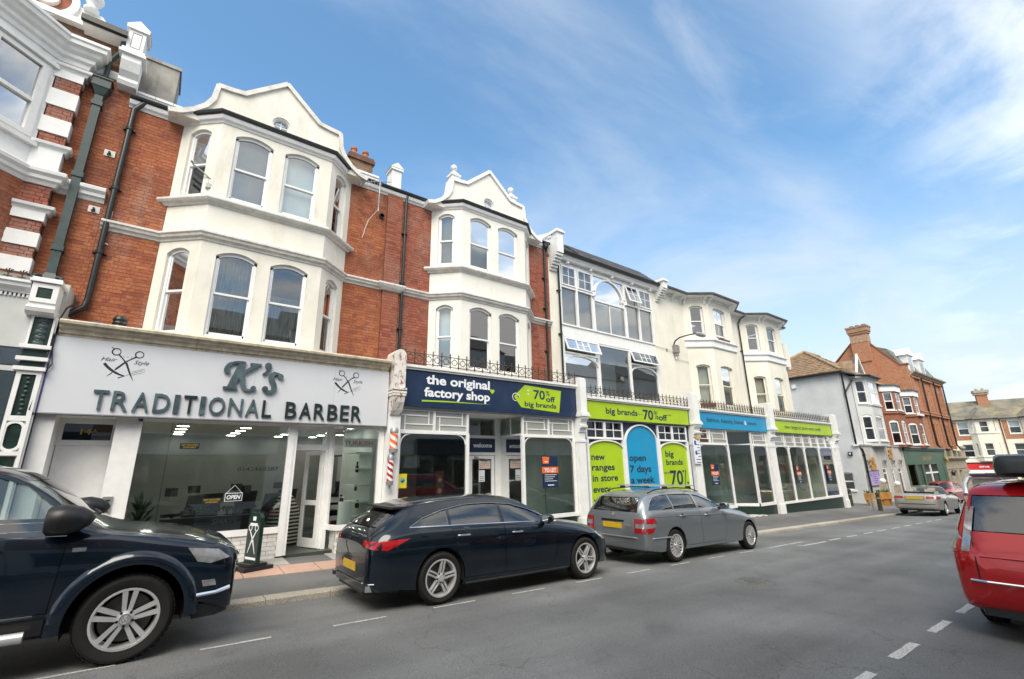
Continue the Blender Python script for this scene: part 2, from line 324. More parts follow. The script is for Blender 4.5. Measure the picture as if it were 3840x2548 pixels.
M = dict(
 cream=mat('cream_render', (.80, .77, .68), .75, var=.05, scale=1.3, bump=.12, bscale=60, dirt=((.46, .41, .32), .48, 1.3, (1.6, 1.6, .5))),
 cream2=mat('cream_render_plain', (.82, .80, .73), .75, var=.04, scale=.9, bump=.1, bscale=60, dirt=((.52, .47, .37), .28, 1.2, (1.8, 1.8, .4))),
 cream3=mat('warm_cream_render', (.80, .765, .66), .78, var=.05, scale=.8, bump=.1, bscale=50, dirt=((.48, .43, .33), .36, 1.3, (1.5, 1.5, .4))),
 trim=mat('stone_trim_paint', (.72, .70, .65), .7, var=.12, scale=5, bump=.15, dirt=((.36, .34, .29), .6, 3, (3, 3, 3))),
 trimw=mat('white_trim_paint', (.82, .82, .80), .5, var=.05, scale=4, bump=.06, dirt=((.5, .48, .43), .22, 3, (3, 3, 1.2))),
 white=mat('white_gloss_paint', (.82, .82, .81), .35, var=.05, scale=4),
 upvc=mat('white_plastic_frame', (.80, .81, .82), .28, var=.04, scale=2),
 signw=mat('white_sign_panel', (.635, .65, .685), .28, var=.03, scale=.6),
 black=mat('black_gutter_paint', (.014, .017, .017), .35, var=.3, scale=8, bump=.1),
 pipeg=mat('dark_green_pipe_paint', (.035, .06, .058), .45, var=.2, scale=5, bump=.1),
 dkgreen=mat('dark_green_paint', (.01, .03, .022), .35, var=.3, scale=6),
 mortar=mat('mortar', (.30, .22, .17), .95, var=.2, scale=20, bump=.3, bscale=120),
 mortarr=mat('red_mortar', (.26, .10, .06), .95, var=.2, scale=20, bump=.3, bscale=120),
 coping=mat('weathered_stone_cornice', (.60, .53, .40), .85, var=.2, scale=7, bump=.35, dirt=((.24, .21, .13), .65, 5, (3, 3, 3))),
 room=mat('room_plaster', (.6, .6, .56), .9, var=.05),
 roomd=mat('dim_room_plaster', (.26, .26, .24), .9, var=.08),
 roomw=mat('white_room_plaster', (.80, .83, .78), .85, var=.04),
 floor=mat('shop_floor', (.05, .06, .05), .45, var=.2),
 blindg=mat('grey_roller_blind', (.55, .54, .53), .9, var=.04),
 blindw=mat('white_roller_blind', (.72, .76, .78), .9, var=.05),
 net=mat('net_curtain', (.55, .57, .55), .95, var=.35, scale=9, stretch=(3, 3, .3)),
 ply=mat('window_board', (.60, .56, .47), .85, var=.12, scale=3),
 slate=mat('slate_roof', (.11, .11, .11), .6, var=.3, scale=3, bump=.3, bscale=20),
 lead=mat('lead_flashing', (.20, .21, .22), .5, var=.2),
 conc=mat('concrete', (.34, .33, .30), .9, var=.22, scale=2.5, bump=.3, dirt=((.12, .12, .10), .6, 2, STREAK)),
 navy=mat('navy_sign_panel', (.010, .028, .075), .35, var=.12, scale=3, dirt=((.06, .07, .10), .35, 1.5, (1.2, 1.2, .4))),
 lime=mat('lime_sign_panel', (.40, .58, .014), .35, var=.06, scale=1, dirt=((.30, .38, .06), .4, 1.5, (1.2, 1.2, .4))),
 cyan=mat('cyan_sign_panel', (.010, .29, .54), .35, var=.06, scale=1, dirt=((.06, .24, .36), .4, 1.5, (1.2, 1.2, .4))),
 navyt=mat('navy_lettering', (.012, .035, .06), .5, var=0),
 whitet=mat('white_lettering', (.80, .82, .85), .45, var=0),
 dark=mat('dark_letter_face', (.018, .03, .03), .3, var=.1),
 blk=mat('black_plastic', (.012, .012, .013), .45, var=.15),
 gold=mat('gold_lettering', (.42, .28, .04), .4, var=.1),
 orange=mat('orange_print', (.78, .16, .03), .5, var=.05),
 yellow=mat('yellow_plate', (.62, .40, .012), .35, var=.12, scale=25),
 red=mat('red_print', (.45, .02, .03), .4, var=.1),
 rail=mat('rusty_railing_iron', (.035, .035, .03), .7, var=.4, scale=20, col2=(.10, .05, .03), bump=.3),
 rust=mat('peeling_rusty_paint', (.74, .71, .66), .8, var=.1, scale=9, bump=.5, bscale=70, dirt=((.26, .08, .03), 1.9, 7, (1.5, 1.5, 1))),
 chrome=mat('chrome', (.75, .76, .78), .08, 1.0, var=0),
 alloy=mat('alloy_wheel', (.66, .66, .66), .3, .55, var=.08),
 alloyd=mat('alloy_wheel_dark', (.05, .05, .05), .4, .6, var=.1),
 rubber=mat('tyre_rubber', (.008, .008, .008), .85, var=.25, scale=12, bump=.2),
 stone=mat('sandy_stone', (.40, .34, .25), .85, var=.18, scale=3, bump=.3, dirt=((.15, .13, .10), .5, 2, STREAK)),
 grey=mat('pale_grey_render', (.60, .61, .60), .8, var=.08, scale=.9, bump=.1, dirt=((.36, .37, .37), .35, .6, STREAK)),
 greyw=mat('warm_grey_render', (.50, .49, .46), .8, var=.08, scale=.9, bump=.1),
 shopgreen=mat('green_shopfront_paint', (.030, .10, .055), .4, var=.2, scale=2),
 glass=glassmat('window_glass', refl=.08, wob=.02),
 glassh=glassmat('reflective_window_glass', refl=.20, wob=.03),
 glassb=glassmat('sky_mirroring_glass', refl=.42, wob=.05, trans=.3, base=(.02, .05, .07)),
 glassu=glassmat('upper_window_glass', refl=.15, wob=.04),
 frosted=glassmat('obscured_glass', refl=.06, trans=.15, base=(.42, .43, .40)),
 darkglass=glassmat('dark_backed_glass', refl=.05, trans=0, base=(.015, .02, .018)),
 shopglass=glassmat('shop_glass', tint=(.84, .94, .88), refl=.12, wob=.008),
)
M['brick'] = brickmat('orange_red_brick', (.37, .105, .046), (.45, .16, .07), (.28, .078, .042), patch=(.17, .055, .03), pamt=.75)
M['brickd'] = brickmat('weathered_red_brick', (.32, .09, .055), (.40, .13, .075), (.23, .065, .045), patch=(.30, .20, .15), pamt=.5)
M['brickbrown'] = brickmat('brown_brick', (.20, .12, .07), (.28, .17, .10), (.16, .07, .05), patch=(.07, .05, .04), pamt=.6)
M['lens'] = mat('red_lamp_lens', (.36, .008, .012), .12, var=.15, scale=30, coat=1)
M['lensw'] = mat('clear_lamp_lens', (.40, .41, .42), .12, .5, var=.25, scale=9, coat=1)
M['zinc'] = mat('galvanised_steel', (.35, .36, .36), .45, .6, var=.15)
def text(body, F, u, z, w, h, material, parent, name='lettering', width=None, bold=0.0, ext=.003, shear=0.0, align='LEFT', slope=0, each=None):
    """flat or raised letters; h = cap height; width = fit to this width"""
    cu = bpy.data.curves.new(name, 'FONT'); cu.body = body; cu.size = 1.0; cu.offset = bold; cu.shear = shear
    cu.resolution_u = 3; cu.space_line = 1.0
    o = bpy.data.objects.new(name, cu); COL.objects.link(o)
    dg = bpy.context.evaluated_depsgraph_get(); me = bpy.data.meshes.new_from_object(o.evaluated_get(dg))
    bpy.data.objects.remove(o); bpy.data.curves.remove(cu)
    xs = [v.co.x for v in me.vertices]; ys = [v.co.y for v in me.vertices]
    x0, x1 = min(xs), max(xs); s = h/.73
    sx = (width/(x1-x0)) if width else s
    du = 0 if align == 'LEFT' else -(x1-x0)*sx/2
    b = MB(); vv = [((v.co.x-x0)*sx+du, v.co.y*s) for v in me.vertices]
    nv = len(vv)
    V_ = [F.p(u+a, w+ext, z+c+slope*a) for a, c in vv]
    if ext > .006:
        V_ += [F.p(u+a, w, z+c+slope*a) for a, c in vv]
    Fs = [tuple(p.vertices) for p in me.polygons]
    if ext > .006:
        from collections import Counter
        ec = Counter(); ed = {}
        for p in Fs:
            for i in range(len(p)):
                k = (p[i], p[(i+1) % len(p)]); ks = tuple(sorted(k)); ec[ks] += 1; ed[ks] = k
        Fs = Fs + [(k[0], k[1], k[1]+nv, k[0]+nv) for ks, k in ed.items() if ec[ks] == 1]
    bpy.data.meshes.remove(me)
    b.add(V_, Fs)
    return b.build(name, material, parent)
def speckle(name, c, rough, sc=90, amt=.5, patch=.25, crack=False):
    m_ = bpy.data.materials.new(name); m_.use_nodes = True; t = m_.node_tree; b = t.nodes['Principled BSDF']; L = t.links.new
    g = t.nodes.new('ShaderNodeNewGeometry')
    def nz(s, d=5, st=(1, 1, 1)):
        mp = t.nodes.new('ShaderNodeMapping'); mp.inputs['Scale'].default_value = st; L(g.outputs['Position'], mp.inputs[0])
        n = t.nodes.new('ShaderNodeTexNoise'); n.inputs['Scale'].default_value = s; n.inputs['Detail'].default_value = d; L(mp.outputs[0], n.inputs['Vector']); return n.outputs[0]
    def rmp(src, a, b_, lo, hi):
        r = t.nodes.new('ShaderNodeMapRange'); r.inputs[1].default_value = a; r.inputs[2].default_value = b_; r.inputs[3].default_value = lo; r.inputs[4].default_value = hi; L(src, r.inputs[0]); return r.outputs[0]
    def mul(a, b_):
        r = t.nodes.new('ShaderNodeMath'); r.operation = 'MULTIPLY'; L(a, r.inputs[0]); L(b_, r.inputs[1]); return r.outputs[0]
    f = rmp(nz(sc, 3), .35, .65, 1-amt, 1+amt)
    p = rmp(nz(.55, 6), .35, .65, 1-patch, 1+patch)
    q = rmp(nz(.35, 5, (.2, 3, 1)), .35, .65, .78, 1.16)
    s_ = rmp(nz(1.7, 8), .60, .72, 1, .84)
    v = mul(mul(mul(f, p), q), s_)
    if crack:
        vo = t.nodes.new('ShaderNodeTexVoronoi'); vo.feature = 'DISTANCE_TO_EDGE'; vo.inputs['Scale'].default_value = .33
        ad = t.nodes.new('ShaderNodeVectorMath'); ad.operation = 'ADD'; n4 = t.nodes.new('ShaderNodeTexNoise'); n4.inputs['Scale'].default_value = 1.6; n4.inputs['Detail'].default_value = 6
        L(g.outputs['Position'], n4.inputs['Vector']); sc4 = t.nodes.new('ShaderNodeVectorMath'); sc4.operation = 'SCALE'; sc4.inputs[3].default_value = 1.3; L(n4.outputs['Color'], sc4.inputs[0])
        L(g.outputs['Position'], ad.inputs[0]); L(sc4.outputs[0], ad.inputs[1]); L(ad.outputs[0], vo.inputs['Vector'])
        ck = rmp(vo.outputs['Distance'], .001, .006, .74, 1)
        gate = rmp(nz(.4, 2), .48, .56, 1, 0)
        mx_ = t.nodes.new('ShaderNodeMath'); mx_.operation = 'MAXIMUM'; L(ck, mx_.inputs[0]); L(gate, mx_.inputs[1]); v = mul(v, mx_.outputs[0])
    cc = t.nodes.new('ShaderNodeVectorMath'); cc.operation = 'SCALE'; cc.inputs[0].default_value = c; L(v, cc.inputs[3]); L(cc.outputs[0], b.inputs['Base Color'])
    b.inputs['Roughness'].default_value = rough
    bu = t.nodes.new('ShaderNodeBump'); bu.inputs['Strength'].default_value = .5; bu.inputs['Distance'].default_value = .006; L(nz(sc, 3), bu.inputs['Height']); L(bu.outputs[0], b.inputs['Normal'])
    _mats[name] = m_; return m_
M['asphalt'] = speckle('road_asphalt', (.146, .149, .149), .82, 110, .38, .2, True)
M['pave'] = speckle('pavement_asphalt', (.125, .124, .122), .8, 140, .3, .16)
M['kerb'] = speckle('kerb_granite', (.36, .33, .28), .85, 60, .28, .25)
M['slab'] = speckle('pinkish_paving_slab', (.42, .27, .21), .85, 80, .15, .18)
M['slabg'] = speckle('pale_concrete_step', (.36, .35, .32), .85, 70, .15, .22)
M['earth'] = speckle('far_ground', (.13, .13, .12), .9, 2, .3, .3)
M['paint'] = mat('worn_road_paint', (.52, .52, .50), .8, var=.3, scale=45, col2=(.20, .20, .20), bump=.2)
def sheet(xs, ys, zf):
    b = MB(); n = len(ys)
    for x in xs:
        for y in ys: b.v.append((x, y, zf(x, y)))
    for i in range(len(xs)-1):
        for j in range(n-1): b.f.append((i*n+j, (i+1)*n+j, (i+1)*n+j+1, i*n+j+1))
    return b
XS = [-60+2*i for i in range(66)]
XS = [x for x in XS if x <= 70] + [76, 82, 90, 100, 120]
sheet([-600, -40, 90, 300, 1400], [-900, -30, 30, 900], lambda x, y: GZ(x)-.35).build('ground', M['earth'], kind='structure')
sheet(XS, [-.10, .5, 2, 4, 6.2, 7.2, 8.06], road_z).build('road', M['asphalt'], kind='structure')
pv = sheet([x for x in XS if x <= 72], [8.3, 9.0, 9.9, 10.4, 11.2, 30.0], lambda x, y: pave_z(x, min(y, 10.4))).build('pavement', M['pave'], kind='structure')
sheet([x for x in XS if x <= 72], [-14, -2.6, -.25], lambda x, y: GZ(x)+.06+.03*min(1, (-.25-y)/2.3)).build('near_pavement', M['pave'], kind='structure')
sheet([72, 76, 82, 90, 100], [8.0, 14, 60], lambda x, y: GZ(x)+.004).build('side_road', M['asphalt'], kind='structure')
def kerb(yc0, yc1, xa, xb, name):
    bed = MB()
    for i in range(int(xa), int(xb)):
        bed.add([(i, yc0, GZ(i)-.3), (i+1, yc0, GZ(i+1)-.3), (i+1, yc1, GZ(i+1)-.3), (i, yc1, GZ(i)-.3),
                 (i, yc0, GZ(i)-.03), (i+1, yc0, GZ(i+1)-.03), (i+1, yc1, GZ(i+1)-.03), (i, yc1, GZ(i)-.03)],
                [(0, 1, 2, 3), (4, 5, 6, 7), (0, 1, 5, 4), (2, 3, 7, 6)])
    root = bed.build(name, M['mortar'], kind='structure')
    meshes = []
    for k in range(3):
        b = MB(); L = .905; e = .012
        P = []
        for x in (0, L):
            zz = -SLOPE*x; jx = random.uniform(-.004, .004)
            P += [(x, yc0+jx-.004, zz-.2), (x, yc0+jx-.004, zz-e*1.6), (x, yc0+jx+.012, zz), (x, yc1, zz+.002), (x, yc1, zz-.2)]
        b.add(P, [(0, 1, 2, 3, 4), (9, 8, 7, 6, 5)] + [(i, (i+1) % 5, 5+(i+1) % 5, 5+i) for i in range(5)])
        me = bpy.data.meshes.new('kerb_stone'); me.from_pydata(b.v, [], b.f)
        bm = bmesh.new(); bm.from_mesh(me); bmesh.ops.recalc_face_normals(bm, faces=bm.faces); bm.to_mesh(me); bm.free()
        me.materials.append(M['kerb']); meshes.append(me)
    x = xa
    while x < xb-.92:
        o = bpy.data.objects.new('kerb_stone', random.choice(meshes)); COL.objects.link(o); o.parent = root
        o.location = (x, 0, GZ(x)+.003+random.uniform(-.004, .004)); x += .915
kerb(8.06, 8.30, -14, 72, 'kerb')
kerb(-.25, -.10, -8, 40, 'near_kerb')
def dash(x0, x1, y0, y1, name='road_marking'):
    b = MB(); n = max(2, int((x1-x0)/.12))
    V_ = []
    for i in range(n+1):
        x = x0+(x1-x0)*i/n
        ja, jb = random.uniform(-.006, .006), random.uniform(-.006, .006)
        V_ += [(x, y0+ja, road_z(x, y0)+.004), (x, y1+jb, road_z(x, y1)+.004)]
    b.add(V_, [(2*i, 2*i+2, 2*i+3, 2*i+1) for i in range(n)])
    return b
bd = MB()
for k in range(-4, 10):
    x = .64 + 1.328*k
    d = dash(x, x+.66, 6.215, 6.265); bd.add(d.v, d.f)
for xx in (13.05, 13.9):
    d = dash(xx, xx+.75, 6.22, 6.30); bd.add(d.v, d.f)
d = dash(13.75, 13.83, 5.9, 8.0); bd.add(d.v, d.f)
d = dash(13.85, 15.3, 5.86, 5.94); bd.add(d.v, d.f)
for x in (15.6, 16.9, 18.3, 19.6, 21, 22.4, 23.8, 25.2, 26.6):
    d = dash(x, x+.8, 5.9, 5.98); bd.add(d.v, d.f)
for x in (3.5, 4.84, 6.16, 7.52, 8.86, 10.2, 11.54, 12.9, 14.2, 15.6):
    d = dash(x, x+.72, 1.92, 2.01); bd.add(d.v, d.f)
d = dash(12.9, 13.6, 6.0, 6.06)
bd.build('road_markings', M['paint'], kind='structure')
mh = thing('manhole_cover', 'round iron manhole cover set in the middle of the road', 'manhole cover', (8.5, 4.5, road_z(8.5, 4.5)))
b = MB(); z = road_z(8.5, 4.5)
b.lathe((8.5, 4.5, z), [(.24, .008), (.24, .014), (.31, .014), (.32, .0)], 28); b.build('frame', mat('manhole_iron', (.13, .13, .125), .7, .1), mh)
b = MB(); b.lathe((8.5, 4.5, z), [(.235, 0), (.235, .010), (0, .010)], 28)
for i in range(-3, 4):
    for j in range(-3, 4):
        if i*i+j*j < 10: b.box(WF, 8.5+i*.06-.02, 8.5+i*.06+.02, 4.5+j*.06-.02, 4.5+j*.06+.02, z+.010, z+.015)
b.build('cover', M['zinc'] if 0 else mat('manhole_iron'+'2', (.14, .138, .13), .7, .1), mh)
b = MB()
SLX = [-2.9+.62*i for i in range(12)]
for i, x in enumerate(SLX):
    s = MB(); x1 = x+.605
    P = []
    for (xx, yy) in ((x, 9.36), (x1, 9.36), (x1, 9.97), (x, 9.97)):
        P.append((xx, yy, pave_z(xx, yy)+.001)); P.append((xx, yy, pave_z(xx, yy)+.012))
    s.add(P, [(1, 3, 5, 7), (0, 2, 3, 1), (2, 4, 5, 3), (4, 6, 7, 5), (6, 0, 1, 7)])
    s.build('paving_slab', M['slab'], pv)
for x0, x1 in ((-1.6, -.35), (-.34, 1.05), (1.06, 2.26), (3.05, 4.3)):
    s = MB(); P = []
    for (xx, yy) in ((x0, 9.985), (x1, 9.985), (x1, 10.62), (x0, 10.62)):
        P.append((xx, yy, pave_z(xx, yy)-.03)); P.append((xx, yy, pave_z(xx, yy)+.022))
    s.add(P, [(1, 3, 5, 7), (0, 2, 3, 1), (2, 4, 5, 3), (4, 6, 7, 5), (6, 0, 1, 7)])
    s.build('threshold_slab', M['slabg'], pv)
BL, BH, JT = .215, .065, .011
def _brickmesh(L_, H_, D_):
    b = MB(); b.box(WF, 0, L_, -D_, D_, 0, H_)
    me = bpy.data.meshes.new('brick'); me.from_pydata(b.v, [], b.f); return me
def dist_px(x, y, z):
    v = Vector((x, y, z)); d = v.dot(fw)
    if d < .5: return 0, 0, -1
    return 1920+FPX*v.dot(r2)/d, 1274-FPX*v.dot(u2)/d, d
def bricks(root, regions, bm_, limit=300, proud=.004, tight=False):
    """regions: (F, u0,u1,z0,z1, holes) ; Flemish-like bond; near ones as parts, the rest joined"""
    jt = .007 if tight else JT
    allb = []
    for F, u0, u1, z0, z1, holes in regions:
        row = 0; z = z0
        while z < z1-.02:
            h = min(BH, z1-z); u = u0; k = row % 2
            while u < u1-.02:
                L_ = (.1035 if k % 2 else BL); k += 1
                if u == u0 and row % 2: L_ = .06
                e = min(u+L_, u1)
                if not any(u < hb and e > ha and z < hd and z+h > hc for ha, hb, hc, hd in holes):
                    allb.append((F, u, e, z, z+h))
                u = e+jt
            z += BH+jt; row += 1
    def key(q):
        F, a, b_, c, d = q; x, y, dd = dist_px(*F.p((a+b_)/2, 0, (c+d)/2))
        ins = dd > 0 and -20 < x < 3860 and -20 < y < 2570
        return -(1/dd*(b_-a) if ins else 0)
    allb.sort(key=key)
    cache = {}
    st = MB()
    for i, (F, a, b_, c, d) in enumerate(allb):
        pr = proud+random.uniform(-.0015, .003)
        if i < limit:
            kk = (round(b_-a, 3), round(d-c, 3), round(F.a, 3))
            if kk not in cache:
                q = MB(); G_ = Fr(0, 0, F.a); q.box(G_, 0, kk[0], -.03, .0, 0, kk[1])
                me = bpy.data.meshes.new('brick'); me.from_pydata(q.v, [], q.f)
                bmm = bmesh.new(); bmm.from_mesh(me); bmesh.ops.recalc_face_normals(bmm, faces=bmm.faces); bmm.to_mesh(me); bmm.free()
                me.materials.append(bm_); cache[kk] = me
            o = bpy.data.objects.new('brick', cache[kk]); COL.objects.link(o); o.parent = root
            o.location = Vector(F.p(a, pr, c)) - wloc(root)
        else: st.box(F, a, b_, -.03, pr, c, d)
    if st.v: st.build('brickwork', bm_, root, kind='stuff')
def sash(root, F, u0, u1, z0, z1, rise=0.0, w=-.09, mid=.52, frame=None, glass=None, blind=None, bl=(0, 1), fw_=.055, openb=0, name='window', lab=None, upvc=False, shift=0, bars=0):
    """vertical sliding sash: box frame, two sashes (upper one proud), two panes, sill"""
    frame = frame or M['white']; glass = glass or M['glassu']
    b = MB(); zt = z1+rise; n = 8
    def arcz(u, inset=0):
        if rise <= 0: return z1-inset
        t = (u-u0)/(u1-u0); return z1-inset + rise*(1-(2*t-1)**2)
    a0, a1 = u0+.002, u1-.002
    b.box(F, a0, a0+fw_, w-.06, w+.03, z0, z1); b.box(F, a1-fw_, a1, w-.06, w+.03, z0, z1)
    us = [a0+(a1-a0)*i/n for i in range(n+1)]
    head = [(u, arcz(u)+.01) for u in us] + [(u, arcz(u, .075 if not rise else .07)) for u in reversed(us)]
    b.prism(F, head, w-.06, w+.03)
    b.box(F, a0, a1, w-.06, w+.045, z0, z0+.05)
    zm = z0+(z1+rise*.5-z0)*mid; zo = openb
    b.box(F, a0+fw_, a1-fw_, w-.02, w+.014, zm-.022, zm+.022)                       # meeting rail
    b.box(F, a0+fw_, a1-fw_, w-.045, w-.018, zm-.030+zo, zm+.012+zo)
    b.box(F, a0+fw_, a0+fw_+.028, w-.045, w-.02, z0+.05+zo, zm+zo); b.box(F, a1-fw_-.028, a1-fw_, w-.045, w-.02, z0+.05+zo, zm+zo)
    b.box(F, a0+fw_, a1-fw_, w-.045, w-.02, z0+.05+zo, z0+.115+zo)
    b.box(F, a0+fw_, a0+fw_+.026, w-.018, w+.01, zm, z1-.06); b.box(F, a1-fw_-.026, a1-fw_, w-.018, w+.01, zm, z1-.06)
    if bars:
        uc = (a0+a1)/2; b.box(F, uc-.011, uc+.011, w-.018, w+.008, zm, zt-.06); b.box(F, uc-.011, uc+.011, w-.045, w-.022, z0+.1, zm)
    o = b.build(name, frame, root)
    if lab: o['label'] = lab
    p = MB(); us2 = [a0+fw_+.01+(a1-a0-2*fw_-.02)*i/n for i in range(n+1)]
    p.face([F.p(us2[0], w, zm)]+[F.p(us2[-1], w, zm)]+[F.p(u, w, arcz(u, .03)) for u in reversed(us2)]); p.build('pane', glass, o)
    p = MB(); q0, q1 = a0+fw_+.01, a1-fw_-.01
    p.face([F.p(q0, w-.033, z0+.06+zo), F.p(q1, w-.033, z0+.06+zo), F.p(q1, w-.033, zm+zo), F.p(q0, w-.033, zm+zo)]); p.build('pane', glass, o)
    if blind:
        zb0 = z0+(zt-z0)*bl[0]; zb1 = z0+(zt-z0)*bl[1]
        c = MB()
        if blind is M['net']:
            k = 24; V_ = []
            for i in range(k+1):
                u = q0-.03+(q1-q0+.06)*i/k; ww = w-.16+.018*math.sin(i*1.9)+.012*math.sin(i*.7)
                V_ += [F.p(u, ww, zb0), F.p(u, ww+.01*math.sin(i*1.3), zb1)]
            c.add(V_, [(2*i, 2*i+2, 2*i+3, 2*i+1) for i in range(k)])
        else: c.box(F, q0-.04, q1+.04, w-.14, w-.135, zb0, zb1)
        c.build('curtain' if blind is M['net'] else 'blind', blind, o)
    return o
def downpipe(root_label, pts, r=.038, material=None, brackets=(), group=None, hopper=None):
    t = thing('drainpipe', root_label, 'drainpipe', pts[-1], group)
    m_ = material or M['black']
    b = MB(); b.tube(pts, r, 10); b.build('pipe', m_, t, smooth=True)
    for (x, y, z) in brackets:
        c = MB(); c.lathe((x, y, z), [(r+.012, -.035), (r+.016, -.03), (r+.016, .03), (r+.012, .035)], 10)
        c.box(WF, x-r-.05, x+r+.05, y+r*.4, y+r+.03, z-.018, z+.018); c.build('pipe_collar', m_, t)
    return t
def railing(label, x0, x1, y, zb, h, n, big=True, group='cast iron railings along the shop roofs'):
    """balcony railing: two rails, ring frieze, spiked standards"""
    t = thing('balcony_railing', label, 'railing', ((x0+x1)/2, y, zb), group)
    b = MB(); b.box(WF, x0, x1, y-.010, y+.010, zb+.03, zb+.048); b.box(WF, x0, x1, y-.010, y+.010, zb+h*.70, zb+h*.70+.016)
    b.build('rail', M['rail'], t)
    s = (x1-x0)/n; rr = min(.085, s*.30)
    rm = MB(); k = 12
    def ring(bm_, cx_, cz_, R_, q):
        V_ = []
        for i in range(k):
            a = 2*PI*i/k
            for (dr, dy) in ((q, 0), (0, q), (-q, 0), (0, -q)): V_.append((cx_+(R_+dr)*math.cos(a), y+dy, cz_+(R_+dr)*math.sin(a)))
        bm_.add(V_, [(i*4+j, ((i+1) % k)*4+j, ((i+1) % k)*4+(j+1) % 4, i*4+(j+1) % 4) for i in range(k) for j in range(4)])
    for i in range(n+1):
        x = x0+s*i
        p = MB(); p.box(WF, x-.009, x+.009, y-.009, y+.009, zb, zb+h*.86)
        p.add([(x-.018, y-.01, zb+h*.84), (x+.018, y-.01, zb+h*.84), (x+.018, y+.01, zb+h*.84), (x-.018, y+.01, zb+h*.84), (x, y, zb+h), (x, y, zb+h*.78)],
              [(0, 1, 4), (1, 2, 4), (2, 3, 4), (3, 0, 4), (1, 0, 5), (2, 1, 5), (3, 2, 5), (0, 3, 5)])
        for dz in (.12, .64): p.box(WF, x-.016, x+.016, y-.014, y+.014, zb+h*dz, zb+h*dz+.02)
        if big: ring(p, x, zb+h*.36+.02, rr*.42, .006)
        p.build('baluster', M['rail'], t)
        if i < n:
            q = MB(); ring(q, x+s/2, zb+h*.37+.02, min(rr, h*.28), .009)
            if big:
                ring(q, x+s*.5, zb+h*.62, rr*.2, .005)
            q.build('ring', M['rail'], t)
    return t
WY = 11.2; WFace = Fr(0, WY, 0)
GAB = [(-2.15, 7.50), (-1.95, 7.56), (-1.72, 7.72), (-1.53, 7.93), (-1.42, 8.16), (-1.37, 8.56), (-1.12, 8.58), (-.84, 8.62), (0, 9.38)]
def bayhouse(root, c, x0, x1, tone, plain, finials, zb, deck_y, up_blind, lo_blind, upg, log):
    P = [(c-1.86, WY), (c-1.175, 10.58), (c+1.175, 10.58), (c+1.86, WY)]
    A = math.atan2(-.62, .685); Lc = math.hypot(.62, .685)
    FL = Fr(*P[0], A); FF = Fr(*P[1], 0); FR = Fr(*P[2], -A)
    mt = M[tone]
    b = MB()
    b.box(WFace, x0, P[0][0], -.25, 0, 2.2, 7.52); b.box(WFace, P[3][0], x1, -.25, 0, 2.2, 7.52)
    b.build('wall', M['mortarr'], root)
    b = MB()
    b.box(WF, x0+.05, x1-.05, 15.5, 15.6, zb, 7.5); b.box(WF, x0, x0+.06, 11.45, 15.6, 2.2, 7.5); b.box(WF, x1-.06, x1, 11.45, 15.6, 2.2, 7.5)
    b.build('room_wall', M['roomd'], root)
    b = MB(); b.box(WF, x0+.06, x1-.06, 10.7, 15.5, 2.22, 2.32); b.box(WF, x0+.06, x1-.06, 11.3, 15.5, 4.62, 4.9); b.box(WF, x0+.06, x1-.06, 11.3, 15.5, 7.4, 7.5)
    b.prismz([(P[0][0]+.2, 11.29), (P[1][0]+.1, 10.78), (P[2][0]-.1, 10.78), (P[3][0]-.2, 11.29)], 4.64, 4.86)
    b.build('floor_slab', M['roomd'], root)
    cw = (.21, .70)
    fw1 = (.285, 1.045); fw2 = (1.30, 2.07)
    b = MB()
    for (za, zc, zs, zt) in ((2.42, 4.70, 2.60, 4.34), (4.72, 7.6, 5.66, 7.22)):
        b.wall(FL, 0, Lc, za, zc, [(cw[0], cw[1], zs, zt, .11)], -.16, 0)
        b.wall(FR, 0, Lc, za, zc, [(Lc-cw[1], Lc-cw[0], zs, zt, .11)], -.16, 0)
        b.wall(FF, 0, 2.35, za, zc, [(*fw1, zs, zt, .125), (*fw2, zs, zt, .125)], -.16, 0)
    b.build('bay_wall', mt, root)
    S = [(0, -.11), (.03, -.10), (.05, -.06), (.10, -.04), (.13, .0), (.13, .035), (.10, .06), (0, .10)]
    b = MB(); b.sweep([(P[0][0]-.12, WY+.08)] + P[1:3] + [(P[3][0]+.12, WY+.08)], S, z=5.53); b.build('sill_course', M['trim'], root)
    S2 = [(0, -.13), (.025, -.12), (.04, -.07), (.085, -.05), (.10, -.005), (.13, .02), (.13, .06), (.09, .08), (0, .11)]
    b = MB(); b.sweep([(x0+.02, WY)]+P+[(x1-.0, WY)], S2, z=4.72); b.build('string_course', M['trim'], root)
    S3 = [(-.05, -.05), (.02, -.05), (.04, -.01), (.08, .02), (.10, .07), (.10, .11), (-.05, .11)]
    EP = [(x0, WY)]+P+[(x1, WY)]
    b = MB(); b.sweep(EP, S3, z=7.50); b.build('eaves_moulding', M['trimw'], root)
    S4 = [(.02, .0), (.05, -.045), (.10, -.055), (.15, -.035), (.165, .01), (.165, .03), (.15, .03), (.14, .0), (.10, -.03), (.06, -.02), (.04, .01), (.04, .03), (.02, .03)]
    b = MB(); b.sweep(EP, S4, z=7.665); b.build('gutter', M['black'], root)
    b = MB()
    b.add([(x0, 11.3, 7.62), (x1, 11.3, 7.62), (x1, 13.6, 8.9), (x0, 13.6, 8.9), (x0, 16, 7.6), (x1, 16, 7.6)], [(0, 1, 2, 3), (3, 2, 5, 4), (0, 3, 4), (1, 5, 2)])
    b.build('roof', M['slate'], root)
    b = MB(); b.prismz([P[0], P[1], P[2], P[3]], 7.58, 7.64); b.build('bay_roof', M['lead'], root)
    g = [(c+a, z) for a, z in GAB] + [(c-a, z) for a, z in reversed(GAB[:-1])]
    FG = Fr(0, 10.88, 0); R_ = .205; k = 20; oc = (c-.01, 8.18)
    b = MB()
    lft = [p for p in g if p[0] <= oc[0]+.01]; rgt = [p for p in g if p[0] > oc[0]+.01]
